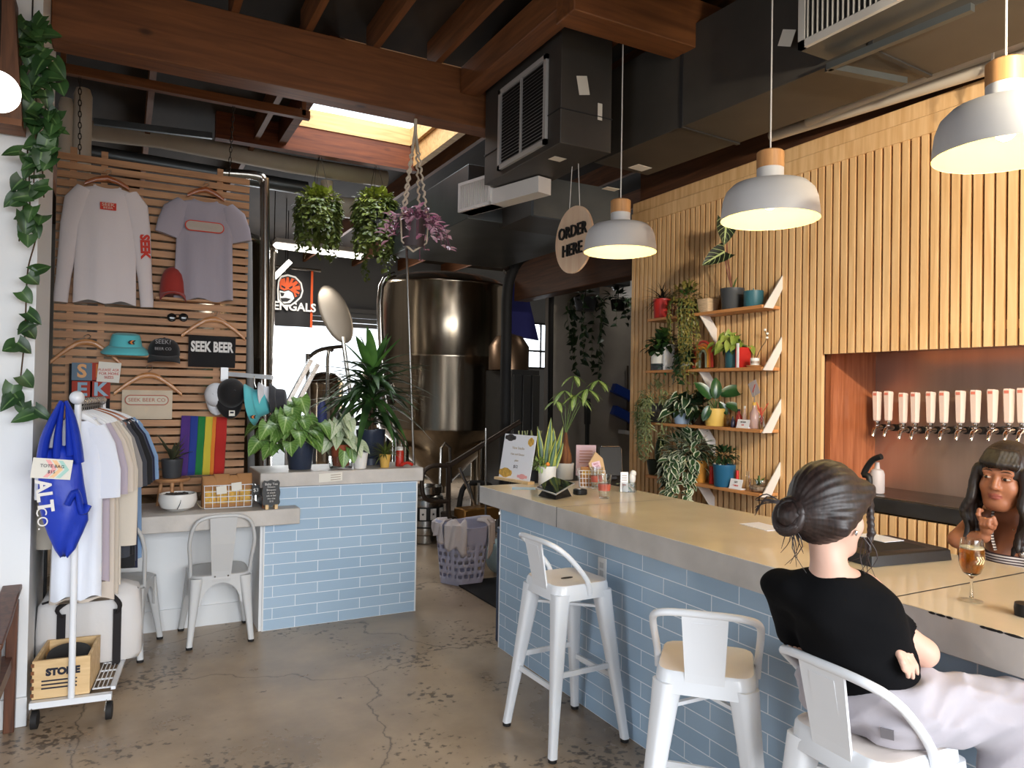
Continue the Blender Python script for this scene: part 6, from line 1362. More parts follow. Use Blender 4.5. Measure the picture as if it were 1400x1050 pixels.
for k in range(3):
    def cv(x, z): th = -math.pi/2+math.atan2(RT.y, RT.x)+x/.044; r = .0437*GS; return p+Vector((r*math.cos(th), r*math.sin(th), (.160+z)*GS))
    x = -.010+k*.011; b = MB()
    pts = [(x, .014), (x+.005, .014), (x+.014, 0), (x+.005, -.014), (x, -.014), (x+.009, 0)]
    b.add([cv(*q) for q in pts], [(0, 1, 2, 5), (5, 2, 3, 4)]); o = b.build('chevron', M_CHEV, t, smooth=0); md = o.modifiers.new('thick', 'SOLIDIFY'); md.thickness = .0006; md.offset = 1
p = Bp(1404, 842); t = thing('black_coaster_stack', 'black round object half cut off by the right edge of the bar top', 'coaster', p); MB().lathe([(.03, 0), (.032, .02), (.03, .035)], p, 24, True).build('stack', M_BLACK, t)
# outlet on the bar front
p = at(824, 778, x=2.18); t = thing('wall_outlet', 'white power outlet on the blue tiles beside the first bar stool', 'outlet', p)
MB().box(2.174, 2.181, p.y-.036, p.y+.036, p.z-.058, p.z+.058).build('cover_plate', M_TRIMW, t, bevel=.003)
for dz in (-.02, .02): MB().box(2.172, 2.175, p.y-.016, p.y+.016, p.z+dz-.014, p.z+dz+.014).build('socket', mat('outlet_grey', (196, 196, 196), .5), t)
# ---------------------------------------------------------------- taps in the niche
TX = 4.27; M_HANDLE = mat('blush_tap_handle', (222, 200, 190), .4); M_CHROME = mat('chrome', (206, 202, 198), .12, 1)
t0 = None
for i, px in enumerate((1199.3, 1214.9, 1235, 1251.4, 1272.5, 1290.7, 1313.1, 1333.7, 1357, 1379.4, 1397.7)):
    zt, zb_ = at(px, 536, x=TX).z, at(px, 578-3*(i < 2), x=TX).z; y = at(px, 556, x=TX).y; p = Vector((TX, y, zb_))
    lab = '%s in the row above the stone counter' % ('first beer tap from the left' if i == 0 else ('second beer tap', 'third beer tap', 'fourth beer tap', 'fifth beer tap', 'sixth beer tap', 'seventh beer tap', 'eighth beer tap', 'ninth beer tap', 'tenth beer tap', 'last visible beer tap')[i-1]+' from the left')
    if t0 is None:
        t0 = thing('beer_tap', lab, 'beer tap', p, 0, 'beer taps in the niche'); H_ = zt-zb_
        def hx(z, r, tilt=0): return [Vector((r*math.cos(a), r*math.sin(a)*1.05, z+tilt*math.cos(a))) for a in [math.pi*(k/3+1/6) for k in range(6)]]
        hd = MB().rings([hx(0, .021), hx(.01, .024), hx(H_*.95, .030, -.0), hx(H_, .027, -.004)]).build('handle', M_HANDLE, t0, world=False, smooth=0)
        MB().obox((-.0262, 0, H_*.92), (.0008, 0, 0), (0, .012, 0), (0, 0, .008)).build('round_mark', mat('coral_mark', (206, 120, 104), .5), hd, world=False)
        MB().lathe([(.008, -.028), (.014, -.018), (.014, -.004), (.009, 0)], (0, 0, 0), 14, True).build('collar', M_CHROME, t0, world=False)
        b = MB(); b.tube([(0, 0, -.028), (0, 0, -.05)], .014, 12); b.tube([(.125, 0, -.045), (.03, 0, -.045), (-.005, 0, -.045), (-.03, 0, -.06), (-.042, 0, -.10)], [.016, .016, .017, .012, .009], 12); b.build('faucet', M_CHROME, t0, world=False)
        MB().tube([(.112, 0, -.045), (.129, 0, -.045)], .026, 16).build('wall_flange', M_CHROME, t0, world=False); MB().tube([(.05, 0, -.045), (.08, 0, -.045)], .022, 12).build('black_nut', M_BLACK, t0, world=False)
        o = t0
    else: o = dup(t0, p, label=lab)
p = Vector((4.05, at(1199, 672, x=4.05).y, 1.0765)); t = thing('soap_bottle', 'frosted squeeze bottle on the stone counter under the first taps', 'bottle', p); k = (at(1199, 632, x=4.05).z-p.z)
MB().lathe([(.038, .001), (.042, .006), (.042, k*.62), (.034, k*.75), (.016, k*.8), (.012, k)], p, 24, True).build('bottle', mat('frosted_plastic', (206, 196, 196), .45, trans=.25), t)
q = Vector((3.98, at(1188, 672, x=3.98).y, 1.0765)); t = thing('tap_faucet', 'curved black rinse faucet on the stone counter behind the bun', 'faucet', q)
MB().tube(sm([q, q+UZ*.1, at(1181, 648, x=3.98), at(1192, 630, x=3.98), at(1205, 624, x=3.98)], 4), .018, 12).build('spout', M_BLACK, t); MB().cyl(q, q+UZ*.012, .035, n=18).build('base', M_CHROME, t)
# ---------------------------------------------------------------- plant shelves on the slatted wall
random.seed(9)
SXF = 3.70; XS = 3.78; M_SHELF = wood('oak_shelf', (176, 116, 66), (206, 146, 92), axis=1, rough=.45, scale=3); M_BRK = mat('white_plywood_strap', (214, 206, 200), .5)
SHL = [((884.8, 437.0), (1037, 420.5)), ((881.4, 508.5), (1038.6, 503.5)), ((904, 581), (1036, 588.5)), ((882, 651.5), (1036, 676))]
SZ = []
NM = ('top', 'second', 'third', 'lowest')
ye, ym = at(1066, 500, x=3.87).y, at(980, 500, x=3.87).y
for k, (l, r) in enumerate(SHL):
    a, c = at(*l, x=SXF), at(*r, x=SXF); z = (a.z+c.z)/2; y0, y1 = ye-.0, (a.y if k != 2 else at(882, 580, x=SXF).y)
    t = thing('plant_shelf', '%s oak plant shelf on the slatted wall' % NM[k], 'shelf', (3.78, (y0+y1)/2, z), 0, 'plant shelves'); SZ.append(z+.0115)
    MB().box(SXF, 3.871, y0, y1, z-.011, z+.011).build('board', M_SHELF, t, bevel=.002)
    w_ = .085
    MB().prism([(SXF+.0, z-.011), (SXF+w_, z-.011), (3.871, z+.125), (3.871, z+.215)], (0, ye-.008, 0), (1, 0, 0), (0, 0, 1), .008).build('strap', M_BRK, t, smooth=0)
    MB().prism([(SXF+.005, z-.012), (SXF+.10, z-.012), (3.871, z-.10), (3.871, z-.22)], (0, ym+.004, 0), (1, 0, 0), (0, 0, 1), -.008).build('strap', M_BRK, t, smooth=0)
def S(k, px, x=XS): q = at(px, 500, x=x); return Vector((x, q.y, SZ[k]+.0004))
def sz(px, p): return px/FPX*(Vector(p)-EYE).dot(FW)       # pixels to metres at that place
def sp(label, k, px, wpx, hpx, m, x=XS, rb=.8, ribs=0, lip=True, name='potted_plant'):
    p = S(k, px, x); t = pthing(label, p, name); r = sz(wpx, p)/2; h = sz(hpx, p); c = pot(t, p, r, h, m, rb, lip, True, ribs); return t, c, r, h
M_TEALP = mat('teal_ribbed_pot', (44, 92, 104), .45); M_REDP = mat('red_pot', (188, 42, 38), .4); M_YELP = mat('yellow_ribbed_pot', (220, 184, 96), .45); M_BLUEP = mat('blue_ribbed_pot', (34, 88, 122), .4); M_PALEB = mat('pale_blue_pot', (158, 180, 208), .5); M_OCHRE = mat('ochre_pot', (196, 138, 58), .5); M_DKGP = mat('dark_green_pot', (34, 46, 36), .5)
# top shelf
t, c, r, h = sp('dark grassy plant in a red pot on the top shelf', 0, 905, 26, 26, M_REDP, x=3.76, rb=.9); rosette(t, c, 70, .17, .010, leafmat('black_grass', (26, 24, 22), (50, 46, 38)), (5, 85), 1.0)
t, c, r, h = sp('trailing ferny plant in a small brown pot on the top shelf', 0, 938, 26, 18, M_STEMD, x=3.76); bush(t, c+UZ*.05, 170, .16, .10, L_BROWNG, .05, .022, ry=.14); bush(t, c+UZ*.03, 50, .13, .08, L_POTH, .045, .025)
trailing(t, c, 15, .12, .36, L_BROWNG, .036, .016, r, 'oval', .08, front=math.pi, step=.022); trailing(t, c+Vector((0, -.06, 0)), 12, .3, .66, L_BROWNG, .036, .016, r*.6, 'oval', .05, front=math.pi, step=.02)
p = S(0, 967); t = thing('woven_box', 'pale slatted wooden basket between the fern and the charcoal pot', 'basket', p); MB().rings([[p+v_ for v_ in rsq(0, 0, z, d, .2, 3)] for z, d in ((0, .05), (.10, .06), (.10, .054), (.01, .046))]).build('basket', mat('pale_basket', (206, 178, 146), .7, var=.2, scale=20, stretch=(1, 1, 8)), t)
t, c, r, h = sp('alocasia with dark white-veined leaves in a charcoal pot on the top shelf', 0, 1000, 32, 29, M_GREYPOT, rb=.85)
def alo(px, py, dpx, dpy, L, W, base):
    d = FW.dot(c-EYE)-.03; h_ = at(px, py, d=d); e = at(px+dpx, py+dpy, d=d-.05); s_ = MB(); s_.tube(sm([base, (base+h_)/2+Vector((-.01, .01, .02)), h_], 4), .005, 6); s_.build('stem', mat('reddish_stem', (116, 66, 48), .6), t, smooth=60)
    b = MB(); b.leaf(h_, e-h_, -CAMF+UZ*.3, L, W, 'heart', .1, .25, 8); b.build('leaf', L_ALOC, t, smooth=70)
dd = sz(1, c); alo(993, 303, -2, 30, dd*34, dd*26, c); alo(991, 344, -32, 18, dd*38, dd*24, c)
b = MB(); b.leaf(c, (0, .2, 1), (-1, 0, 0), .09, .02, 'lance', .1); b.leaf(c, (0, -.4, 1), (-1, 0, 0), .1, .018, 'lance', .1); b.build('shoots', M_STEM, t)
p = S(0, 1029); t = thing('ribbed_canister', 'teal ribbed canister with a tiny knob at the right of the top shelf', 'canister', p); pot(t, p, sz(13, p), sz(22, p), M_TEALP, .97, False, False, 1); MB().lathe([(sz(12.5, p), sz(21, p)), (.02, sz(22.5, p)), (.004, sz(23, p)), (.004, sz(26, p))], p, 24, True).build('lid', M_TEALP, t)
# second shelf
t, c, r, h = sp('leafy plant in a white and charcoal dipped planter on the second shelf', 1, 903, 27, 24, M_WPOT, x=3.76, rb=.95); MB().lathe([(r*.965, .0), (r*.985, h*.35), (r*.99, h*.36)], S(1, 903, 3.76), 28).build('dark_dip', M_GREYPOT, t); bush(t, c+UZ*.06, 80, .12, .08, L_DKG, .075, .05); bush(t, c+UZ*.10+Vector((0, -.05, 0)), 40, .08, .08, L_POTH, .07, .045)
b = MB(); p = S(1, 907, 3.74)+UZ*.02
for k in range(7): b.leaf(p, rdir(-40, 30, math.pi, 1.4), UZ, .1, .03, 'lance', .3)
b.build('cactus_leaves', leafmat('green_star', (22, 84, 58), (30, 104, 72)), t)
p = S(1, 916.5); o = MB().box(3.71, 3.85, p.y-.012, p.y+.006, p.z, p.z+sz(35, p)).build('magazine', M_CARDW); tag(o, 'thin white magazine standing beside the dipped planter', 'magazine')
p = S(1, 925); t = thing('picture_frame', 'small brown framed picture on the second shelf', 'picture frame', p); MB().box(3.80, 3.82, p.y-.055, p.y+.05, p.z, p.z+sz(30, p)).build('frame', M_STEMD, t); MB().box(3.797, 3.80, p.y-.04, p.y+.035, p.z+.02, p.z+sz(30, p)-.02).build('picture', mat('faded_print', (150, 120, 96), .6, var=.5, scale=30), t)
t, c, r, h = sp('ivy in a small white pot left of the rainbow arch', 1, 936, 15, 16, M_WPOT, x=3.76); bush(t, c+UZ*.06, 90, .08, .12, L_DKG, .05, .042, 'heart'); trailing(t, c, 6, .05, .15, L_DKG, .045, .036, r, 'heart', .04, front=math.pi)
p = S(1, 961, 3.80); t = thing('rainbow_ornament', 'felt rainbow arch ornament in rust and ochre on the second shelf', 'ornament', p)
RW = sz(19, p); RH = sz(40, p)
for k, (c_, q) in enumerate((((176, 52, 40), 1), ((206, 106, 46), .78), ((216, 156, 60), .57), ((150, 160, 140), .36))):
    b = MB(); b.tube([p+Vector((0, RW*q*math.cos(a)*.9, RH*.45+RH*.5*q*math.sin(a))) if True else 0 for a in [math.pi*j/14 for j in range(15)]], RW*.098, 8); b.tube([p+Vector((0, RW*q*.9, RH*.45)), p+Vector((0, RW*q*.95, .012))], RW*.098, 8); b.tube([p+Vector((0, -RW*q*.9, RH*.45)), p+Vector((0, -RW*q*.95, .012))], RW*.098, 8); b.build('arch_band', cloth('rainbow%d' % k, c_), t)
t, c, r, h = sp('yellow-green pothos in a teal ribbed pot on the second shelf', 1, 1002, 21, 30, M_TEALP, ribs=1, rb=.98, lip=False); stalks(t, c, 32, .05, .16, .13, leafmat('golden_pothos', (112, 132, 52), (164, 176, 88)), .075, .058, el=(0, 85), facing=(-1, -.3, 0)); bush(t, c+UZ*.02, 30, .08, .05, L_POTH, .06, .045, 'heart')
p = S(1, 1017); t = thing('thin_book', 'thin red book with a white spine beside the teal pot', 'book', p); MB().box(3.72, 3.84, p.y-.006, p.y+.02, p.z, p.z+sz(28, p)).build('pages', M_REDP, t); MB().box(3.715, 3.722, p.y-.012, p.y+.006, p.z, p.z+sz(33, p)).build('spine', M_CARDW, t)
p = S(1, 1032, 3.76); t = thing('wooden_tray', 'round pale wooden tray at the right of the second shelf', 'tray', p); MB().lathe([(.045, 0), (.055, .008), (.057, .012), (.05, .01)], p, 24, True).build('tray', M_LAMPWOOD, t)
q = p+UZ*.0125; t = thing('twig_vase', 'small white patterned cup holding a dry flower twig on the wooden tray', 'vase', q); MB().lathe([(.026, 0), (.03, .004), (.03, .05), (.027, .05), (.026, .008)], q, 20).build('cup', M_WPOT, t); MB().lathe([(.0303, .012), (.0303, .03)], q, 16).build('painted_band', MATS['faded_print'], t)
d = FW.dot(q-EYE); b = MB(); P_ = sm([q+UZ*.03, at(1041, 475, d=d), at(1046, 468, d=d), at(1048, 460, d=d), at(1046, 452, d=d)], 3); b.tube(P_, .003, 5); b.build('twig', M_STEMD, t); b = MB()
for j in (-1, -3, -5): b.ell(P_[j]+Vector((rnd(-.01, .01), rnd(-.01, .01), .005)), .010, .010, .009, 8, 6)
b.build('buds', M_WPOT, t)
# third shelf
t, c, r, h = sp('trailing rhipsalis in a black and white patterned pot on the third shelf', 2, 900, 24, 26, mat('mottled_black_pot', (64, 62, 62), .5, var=.9, scale=28), x=3.76); trailing(t, c, 26, .12, .42, L_GREY, .05, .012, r, 'lance', .10, front=math.pi, step=.018, up=.12); bush(t, c+UZ*.08, 90, .13, .12, L_GREY, .06, .012, 'lance')
t, c, r, h = sp('marbled pothos in a pale blue pot on the third shelf', 2, 934, 25, 15, M_PALEB, x=3.76); stalks(t, c, 30, .05, .17, .16, L_VARI, .075, .06, el=(5, 85), facing=(-1, -.2, 0)); bush(t, c+UZ*.06, 40, .12, .08, L_DKG, .06, .05, 'heart')
t, c, r, h = sp('dark leafy plant in a small glass jar between the blue and yellow pots', 2, 957, 17, 14, mat('brown_jar', (70, 54, 44), .2), x=3.80); bush(t, c+UZ*.05, 60, .10, .10, L_DKG, .06, .045, 'heart')
t, c, r, h = sp('large dark leaves in a yellow ribbed pot on the third shelf', 2, 979, 27, 24, M_YELP, x=3.77, ribs=1, rb=.97, lip=False); b = MB()
for px, py, ex, ey, L in ((972, 545, -14, -18, 30), (985, 540, 18, -6, 34), (978, 545, 2, -26, 28), (970, 555, -6, 14, 22), (992, 553, 14, 4, 26), (983, 550, 10, 12, 20)):
    d = FW.dot(c-EYE)-.04; a_, e_ = at(px, py, d=d), at(px+ex, py+ey, d=d-.02); b.leaf(a_, e_-a_, -CAMF+UZ*.6, sz(L, c), sz(L*.55, c), 'oval', .25, .3, 7)
b.build('leaves', leafmat('glossy_leaf', (26, 58, 30), (48, 88, 44), rough=.25), t, smooth=70); b = MB()
for k in range(6): b.tube([c, c+rdir(40, 80)*.08], .004, 5)
b.build('stems', M_STEM, t)
def bottle(label, k, px, wpx, hpx, m, x=XS, cat='bottle', name='small_bottle', capm=None, grp='little bottles on the third shelf'):
    p = S(k, px, x); r, h = sz(wpx, p)/2, sz(hpx, p); t = thing(name, label, cat, p, 0, grp); MB().lathe([(r*.9, .0005), (r, .004), (r, h*.6), (r*.45, h*.75), (r*.4, h*.9)], p, 18, True).build('glass', m, t); MB().lathe([(r*.46, h*.88), (r*.46, h), (.001, h)], p, 14).build('cap', capm or M_BLACK, t); return t
bottle('amber vial beside the yellow pot', 2, 997, 8, 20, mat('amber_glass', (120, 84, 50), .15, trans=.4)); bottle('dark blue vial next to the amber vial', 2, 1003, 6, 15, mat('cobalt_vial', (44, 44, 66), .2), x=3.74)
bottle('red bottle of bitters on the third shelf', 2, 1011, 9, 25, mat('red_bottle_glass', (140, 40, 40), .2)); bottle('slim white-capped bottle on the third shelf', 2, 1019, 6, 30, mat('pale_bottle', (206, 176, 164), .2), capm=M_WPOT); bottle('tall clear pale pink bottle on the third shelf', 2, 1032, 12, 36, mat('pink_clear_bottle', (220, 190, 186), .12, trans=.5), x=3.76, capm=M_GOLD)
p = S(2, 1042); t = thing('coral_vase', 'glass vase with red coral twigs behind the right strap of the third shelf', 'vase', p); MB().lathe([(.018, .0005), (.022, .02), (.014, .07), (.016, .09)], p, 16).build('vase', M_GLASS, t); b = MB()
for k in range(7): b.tube(sm([p+UZ*.03, p+UZ*.09, p+UZ*.13+Vector((0, rnd(-.06, .06), rnd(0, .05)))], 3), .004, 5)
b.build('coral', MATS['coral_print'], t)
def ncard(label, k, px, wpx, hpx, x, lines):
    p = S(k, px, x); u = Vector((0, -1, 0)); v = Vector((.25, 0, 1)).normalized(); w_, h_ = sz(wpx, p), sz(hpx, p); t = thing('shelf_card', label, 'card', p); c = p+v*h_/2; n = card(t, c, u, v, w_, h_, M_CARDW, 'card', .003)
    MB().obox(p+Vector((.02, 0, .004)), Vector((.025, 0, 0)), u*w_*.5, UZ*.004).build('card_foot', M_CARDW, t)
    for j, (s_, m_) in enumerate(lines): text(s_, h_*.22, m_, n, on(c, u, v, 0, h_*(.2-.34*j), .002), u, v)
ncard('white price card standing on the third shelf in front of the bottles', 2, 1016, 22, 12, 3.72, (('BITTERS', M_INK), ('$18', M_RED)))
p = at(1031, 531, x=3.80); t = thing('photo_card', 'tilted grey photo card held above the clear bottle', 'card', p); u = Vector((0, -.9, .42)).normalized(); v = Vector((0, -.42, -.9)).normalized()*-1; card(t, p, u, v, sz(15, p), sz(20, p), mat('grey_photo', (168, 158, 162), .6), 'photo'); MB().obox(p+Vector((-.002, 0, 0)), (u+v).normalized()*.03, (v-u).normalized()*.003, Vector((.0005, 0, 0))).build('red_stroke', M_RED, t); MB().tube([p, S(2, 1034, 3.80)], .0025, 5).build('clip_rod', M_STEEL, t)
# lowest shelf
t, c, r, h = sp('paddle cactus and small palm in a dark green pot on the lowest shelf', 3, 898, 24, 20, M_DKGP, rb=.75); b = MB(); b.ell(c+Vector((0, -.03, .10)), .012, .035, .10, 12, 10, Matrix.Rotation(.2, 3, 'X')); b.build('cactus_pad', leafmat('cactus_green', (30, 52, 30), (46, 70, 40)), t); rosette(t, c+Vector((0, -.08, .10)), 16, .11, .028, L_DKG, (20, 80), .4, 'lance')
t, c, r, h = sp('big variegated trailing plant in an ochre pot on the lowest shelf', 3, 959, 19, 30, M_OCHRE, x=3.77, ribs=1); q = c+Vector((-.03, .09, .07)); bush(t, q, 230, .13, .15, L_VARI, .085, .048, 'oval', ry=.24); trailing(t, c+Vector((-.07, .12, .02)), 26, .12, .34, L_VARI, .075, .045, .06, 'oval', .07, front=math.pi, step=.035)
p = S(3, 975); t = thing('red_candle', 'red pillar candle between the ochre and blue pots', 'candle', p, 0, 'red candles on the lowest shelf'); MB().lathe([(.017, 0), (.017, sz(24, p)), (.004, sz(24, p))], p, 16, True).build('wax', M_REDP, t); MB().cyl(p+UZ*sz(24, p), p+UZ*(sz(24, p)+.01), .0015, n=5).build('wick', M_BLACK, t)
t, c, r, h = sp('jade plant in a blue ribbed pot on the lowest shelf', 3, 992, 30, 30, M_BLUEP, x=3.76, ribs=1, rb=.88); b = MB()
for k in range(9): b.tube([c, c+rdir(45, 85)*.07], .005, 5)
b.build('stems', M_STEMD, t); bush(t, c+UZ*.07, 150, .10, .06, L_DKG, .04, .024); b = MB()
for k in range(4): b.ell(c+Vector((-.06+rnd(-.01, .01), rnd(-.04, .05), .012)), .012, .010, .012, 8, 6)
b.build('white_stones', M_WPOT, t)
p = S(3, 1010); t = thing('red_candle', 'thinner red candle right of the blue ribbed pot', 'candle', p, 0, 'red candles on the lowest shelf'); MB().lathe([(.011, 0), (.011, sz(24, p)), (.004, sz(24, p))], p, 14, True).build('wax', M_REDP, t); MB().cyl(p+UZ*sz(24, p), p+UZ*(sz(24, p)+.01), .0015, n=5).build('wick', M_BLACK, t)
ncard('white printed card standing on the lowest shelf', 3, 1007, 22, 14, 3.715, (('GIFT', M_INK), ('CARDS', M_RED)))
p = S(3, 1024); t = thing('bud_vase', 'slim clear bud vase left of the glass terrarium', 'vase', p); MB().lathe([(.014, .0005), (.018, .01), (.012, .06), (.010, .12), (.012, .125)], p, 16).build('vase', M_GLASS, t)
p = S(3, 1040, 3.77); t = thing('glass_terrarium', 'glass bowl terrarium with pale sand and a succulent on the lowest shelf', 'terrarium', p); R_ = sz(13, p); MB().lathe([(R_*.7, .0005), (R_*.95, R_*.3), (R_, R_*.8), (R_*.92, R_*1.3), (R_*.9, R_*1.3), (R_*.97, R_*.8), (R_*.9, R_*.3), (.001, .006)], p, 30).build('bowl', M_GLASS, t)
MB().lathe([(R_*.66, .007), (R_*.88, R_*.3), (R_*.9, R_*.6), (.001, R_*.68)], p, 26).build('sand', mat('pale_sand', (196, 168, 148), .9, var=.2, scale=60), t); rosette(t, p+UZ*R_*.66, 14, .07, .018, L_POTH, (20, 85), .2, 'lance'); MB().tube([p+UZ*R_*.6, p+UZ*R_*1.7], .006, 6).build('succulent_stem', M_STEM, t)
# ---------------------------------------------------------------- people: one smooth continuous surface per body, grown from a distance field
def field_mesh(prims, lo, hi, h, warp=None):
    """prims: ('cap', a, b, ra, rb, k) ('ell', c, (rx, ry, rz), rot3x3 or None, k) ('-ell' / '-cap' carve) ('half', point, normal) keeps the side the normal points away from"""
    lo, hi = np.array(lo, float), np.array(hi, float); n = np.ceil((hi-lo)/h).astype(int)+1
    ax = [lo[i]+h*np.arange(n[i]) for i in range(3)]; F = np.full(n, .2, np.float32)
    def sub(c0, c1):
        i0 = np.clip(np.floor((np.array(c0)-lo)/h).astype(int), 0, n-1); i1 = np.clip(np.ceil((np.array(c1)-lo)/h).astype(int)+1, 1, n)
        sl = tuple(slice(a, b) for a, b in zip(i0, i1)); return sl, np.meshgrid(ax[0][sl[0]], ax[1][sl[1]], ax[2][sl[2]], indexing='ij')
    for p in prims:
        kind = p[0].lstrip('-'); neg = p[0][0] == '-'
        if kind == 'half':
            X = np.meshgrid(*ax, indexing='ij'); q, nn = np.array(p[1]), np.array(p[2]); nn = nn/np.linalg.norm(nn)
            F = np.maximum(F, sum((X[i]-q[i])*nn[i] for i in range(3)).astype(np.float32)); continue
        if kind == 'cap':
            a, b = np.array(p[1], float), np.array(p[2], float); ra, rb, k = p[3], p[4], p[5]; m = max(ra, rb)+k+.05
            if (np.maximum(a, b)+m < lo).any() or (np.minimum(a, b)-m > hi).any(): continue
            sl, X = sub(np.minimum(a, b)-m, np.maximum(a, b)+m); ba = b-a; t = sum((X[i]-a[i])*ba[i] for i in range(3))/max(ba@ba, 1e-9); t = np.clip(t, 0, 1)
            d = np.sqrt(sum((X[i]-a[i]-ba[i]*t)**2 for i in range(3)))-(ra+(rb-ra)*t)
        else:
            c, r, rot, k = np.array(p[1], float), np.array(p[2], float), p[3], p[4]; m = r.max()+k+.05; sl, X = sub(c-m, c+m); D = [X[i]-c[i] for i in range(3)]
            if rot is not None: D = [sum(rot[j][i]*D[j] for j in range(3)) for i in range(3)]
            k0 = np.sqrt(sum((D[i]/r[i])**2 for i in range(3)))+1e-6; k1 = np.sqrt(sum((D[i]/r[i]**2)**2 for i in range(3)))+1e-6; d = k0*(k0-1)/k1
        d = d.astype(np.float32); f = F[sl]
        if f.size == 0: continue
        if neg: hh = np.clip(.5-.5*(f+d)/k, 0, 1); F[sl] = f*(1-hh)+(-d)*hh+k*hh*(1-hh)
        else: hh = np.clip(.5+.5*(f-d)/k, 0, 1); F[sl] = f*(1-hh)+d*hh-k*hh*(1-hh)
    if warp is not None: F = F+warp(*np.meshgrid(*ax, indexing='ij')).astype(np.float32)
    F[0], F[-1], F[:, 0], F[:, -1], F[:, :, 0], F[:, :, -1] = .1, .1, .1, .1, .1, .1
    S = F < 0; c8 = [(i, j, k) for i in (0, 1) for j in (0, 1) for k in (0, 1)]; m = tuple(q-1 for q in n)
    def cv(A, o): return A[o[0]:o[0]+m[0], o[1]:o[1]+m[1], o[2]:o[2]+m[2]]
    cnt = sum(cv(S, o).astype(np.int8) for o in c8); act = (cnt > 0) & (cnt < 8); idx = np.full(m, -1, np.int64); ii = np.argwhere(act); idx[act] = np.arange(len(ii))
    acc = np.zeros((len(ii), 3)); w_ = np.zeros(len(ii)); I = tuple(ii.T)
    for a in c8:
        for d in range(3):
            if a[d]: continue
            b = list(a); b[d] = 1; fa, fb = F[I[0]+a[0], I[1]+a[1], I[2]+a[2]], F[I[0]+b[0], I[1]+b[1], I[2]+b[2]]; x = (fa < 0) != (fb < 0)
            t = np.where(x, fa/np.where(x, fa-fb, 1), 0); p = np.tile(np.array(a, float), (len(ii), 1)); p[:, d] += t; acc[x] += p[x]; w_[x] += 1
    V = lo+h*(ii+acc/w_[:, None]); Q = []
    for d in range(3):
        u, v = (d+1) % 3, (d+2) % 3; A = [slice(0, q-1) for q in n]; B = list(A); B[d] = slice(1, n[d]); A[u] = B[u] = slice(1, n[u]-1); A[v] = B[v] = slice(1, n[v]-1)
        s0, s1 = S[tuple(A)], S[tuple(B)]
        for flip, mk in ((False, s0 & ~s1), (True, ~s0 & s1)):
            e = np.argwhere(mk); e[:, u] += 1; e[:, v] += 1
            if not len(e): continue
            def cell(du, dv): q = e.copy(); q[:, u] -= du; q[:, v] -= dv; return idx[tuple(q.T)]
            q = np.stack([cell(1, 1), cell(0, 1), cell(0, 0), cell(1, 0)], 1); Q.append(q[:, ::-1] if flip else q)
    return V, np.concatenate(Q)
def flesh(name, prims, lo, hi, h, mats, par, mfun=None, warp=None, smooth_it=2):
    V, Q = field_mesh(prims, lo, hi, h, warp); inv = np.array(MW[par.name].inverted()); W_ = V @ inv[:3, :3].T+inv[:3, 3]
    me = bpy.data.meshes.new(name); me.from_pydata(W_.tolist(), [], Q.tolist()); mats = mats if isinstance(mats, list) else [mats]
    for m in mats: me.materials.append(m)
    if mfun is not None: C = V[Q].mean(1); me.polygons.foreach_set('material_index', mfun(C).astype(np.int32))
    me.polygons.foreach_set('use_smooth', [True]*len(me.polygons)); me.validate(); o = bpy.data.objects.new(name, me); COL.objects.link(o); o.parent = par; MW[o.name] = MW[par.name]
    if smooth_it: s = o.modifiers.new('smooth', 'SMOOTH'); s.factor = .5; s.iterations = smooth_it
    return o
def frame(o, f, up=(0, 0, 1)):
    f = Vector(f).normalized(); r = f.cross(Vector(up)).normalized(); u = r.cross(f); o = Vector(o)
    return (lambda a, b, c: o+f*a+r*b+u*c), np.array([[f[i], r[i], u[i]] for i in range(3)])
M_SKIN1 = mat('fair_skin', (214, 172, 152), .5, var=.04, scale=8); M_SKIN2 = mat('warm_tan_skin', (158, 102, 74), .42, var=.05, scale=8); M_LIP = mat('soft_lip', (146, 78, 66), .4)
def hairmat(name, a, b_):
    if name in MATS: return MATS[name]
    return wood(name, a, b_, axis=2, rough=.48, scale=14)
M_HAIR1 = hairmat('dark_brown_hair', (26, 18, 17), (52, 37, 33)); M_HAIR2 = hairmat('black_hair', (18, 14, 14), (40, 30, 28)); M_EYEW = mat('eye_white', (176, 160, 150), .3); M_IRIS = mat('dark_iris', (34, 22, 16), .15)
def head_prims(H, R, s=1.0, neck=None, k=.012):
    h = lambda a, b, c: tuple(H(a*s, b*s, c*s)); e = lambda c, r, k_=k, q='ell': (q, h(*c), tuple(x*s for x in r), R, k_)
    P = [e((-.012, 0, .035), (.094, .075, .092)), e((.018, 0, -.03), (.072, .062, .094), .02), e((.056, 0, -.098), (.027, .030, .024), .03)]
    for q in (-1, 1):
        P += [e((.052, q*.036, -.036), (.028, .027, .03), .02), e((.0, q*.075, -.012), (.018, .009, .030), .006), ('cap', h(.0, q*.05, -.05), h(.05, q*.024, -.10), .022*s, .016*s, .03*s)]
    P += [('cap', h(.078, -.04, .024), h(.078, .04, .024), .013*s, .013*s, .012)]
    for q in (-1, 1): P.append(e((.094, q*.031, .004), (.014, .019, .0105), .008, '-ell'))
    P += [('cap', h(.082, 0, .018), h(.101, 0, -.030), .007*s, .011*s, .008), e((.091, .012, -.034), (.010, .008, .008), .006), e((.091, -.012, -.034), (.010, .008, .008), .006)]
    P += [e((.083, 0, -.060), (.012, .023, .0065), .004), e((.081, 0, -.071), (.012, .020, .0075), .004)]
    for q in (-1, 1): P.append(e((.078, q*.031, .004), (.0135, .0165, .0115), .004))
    return P
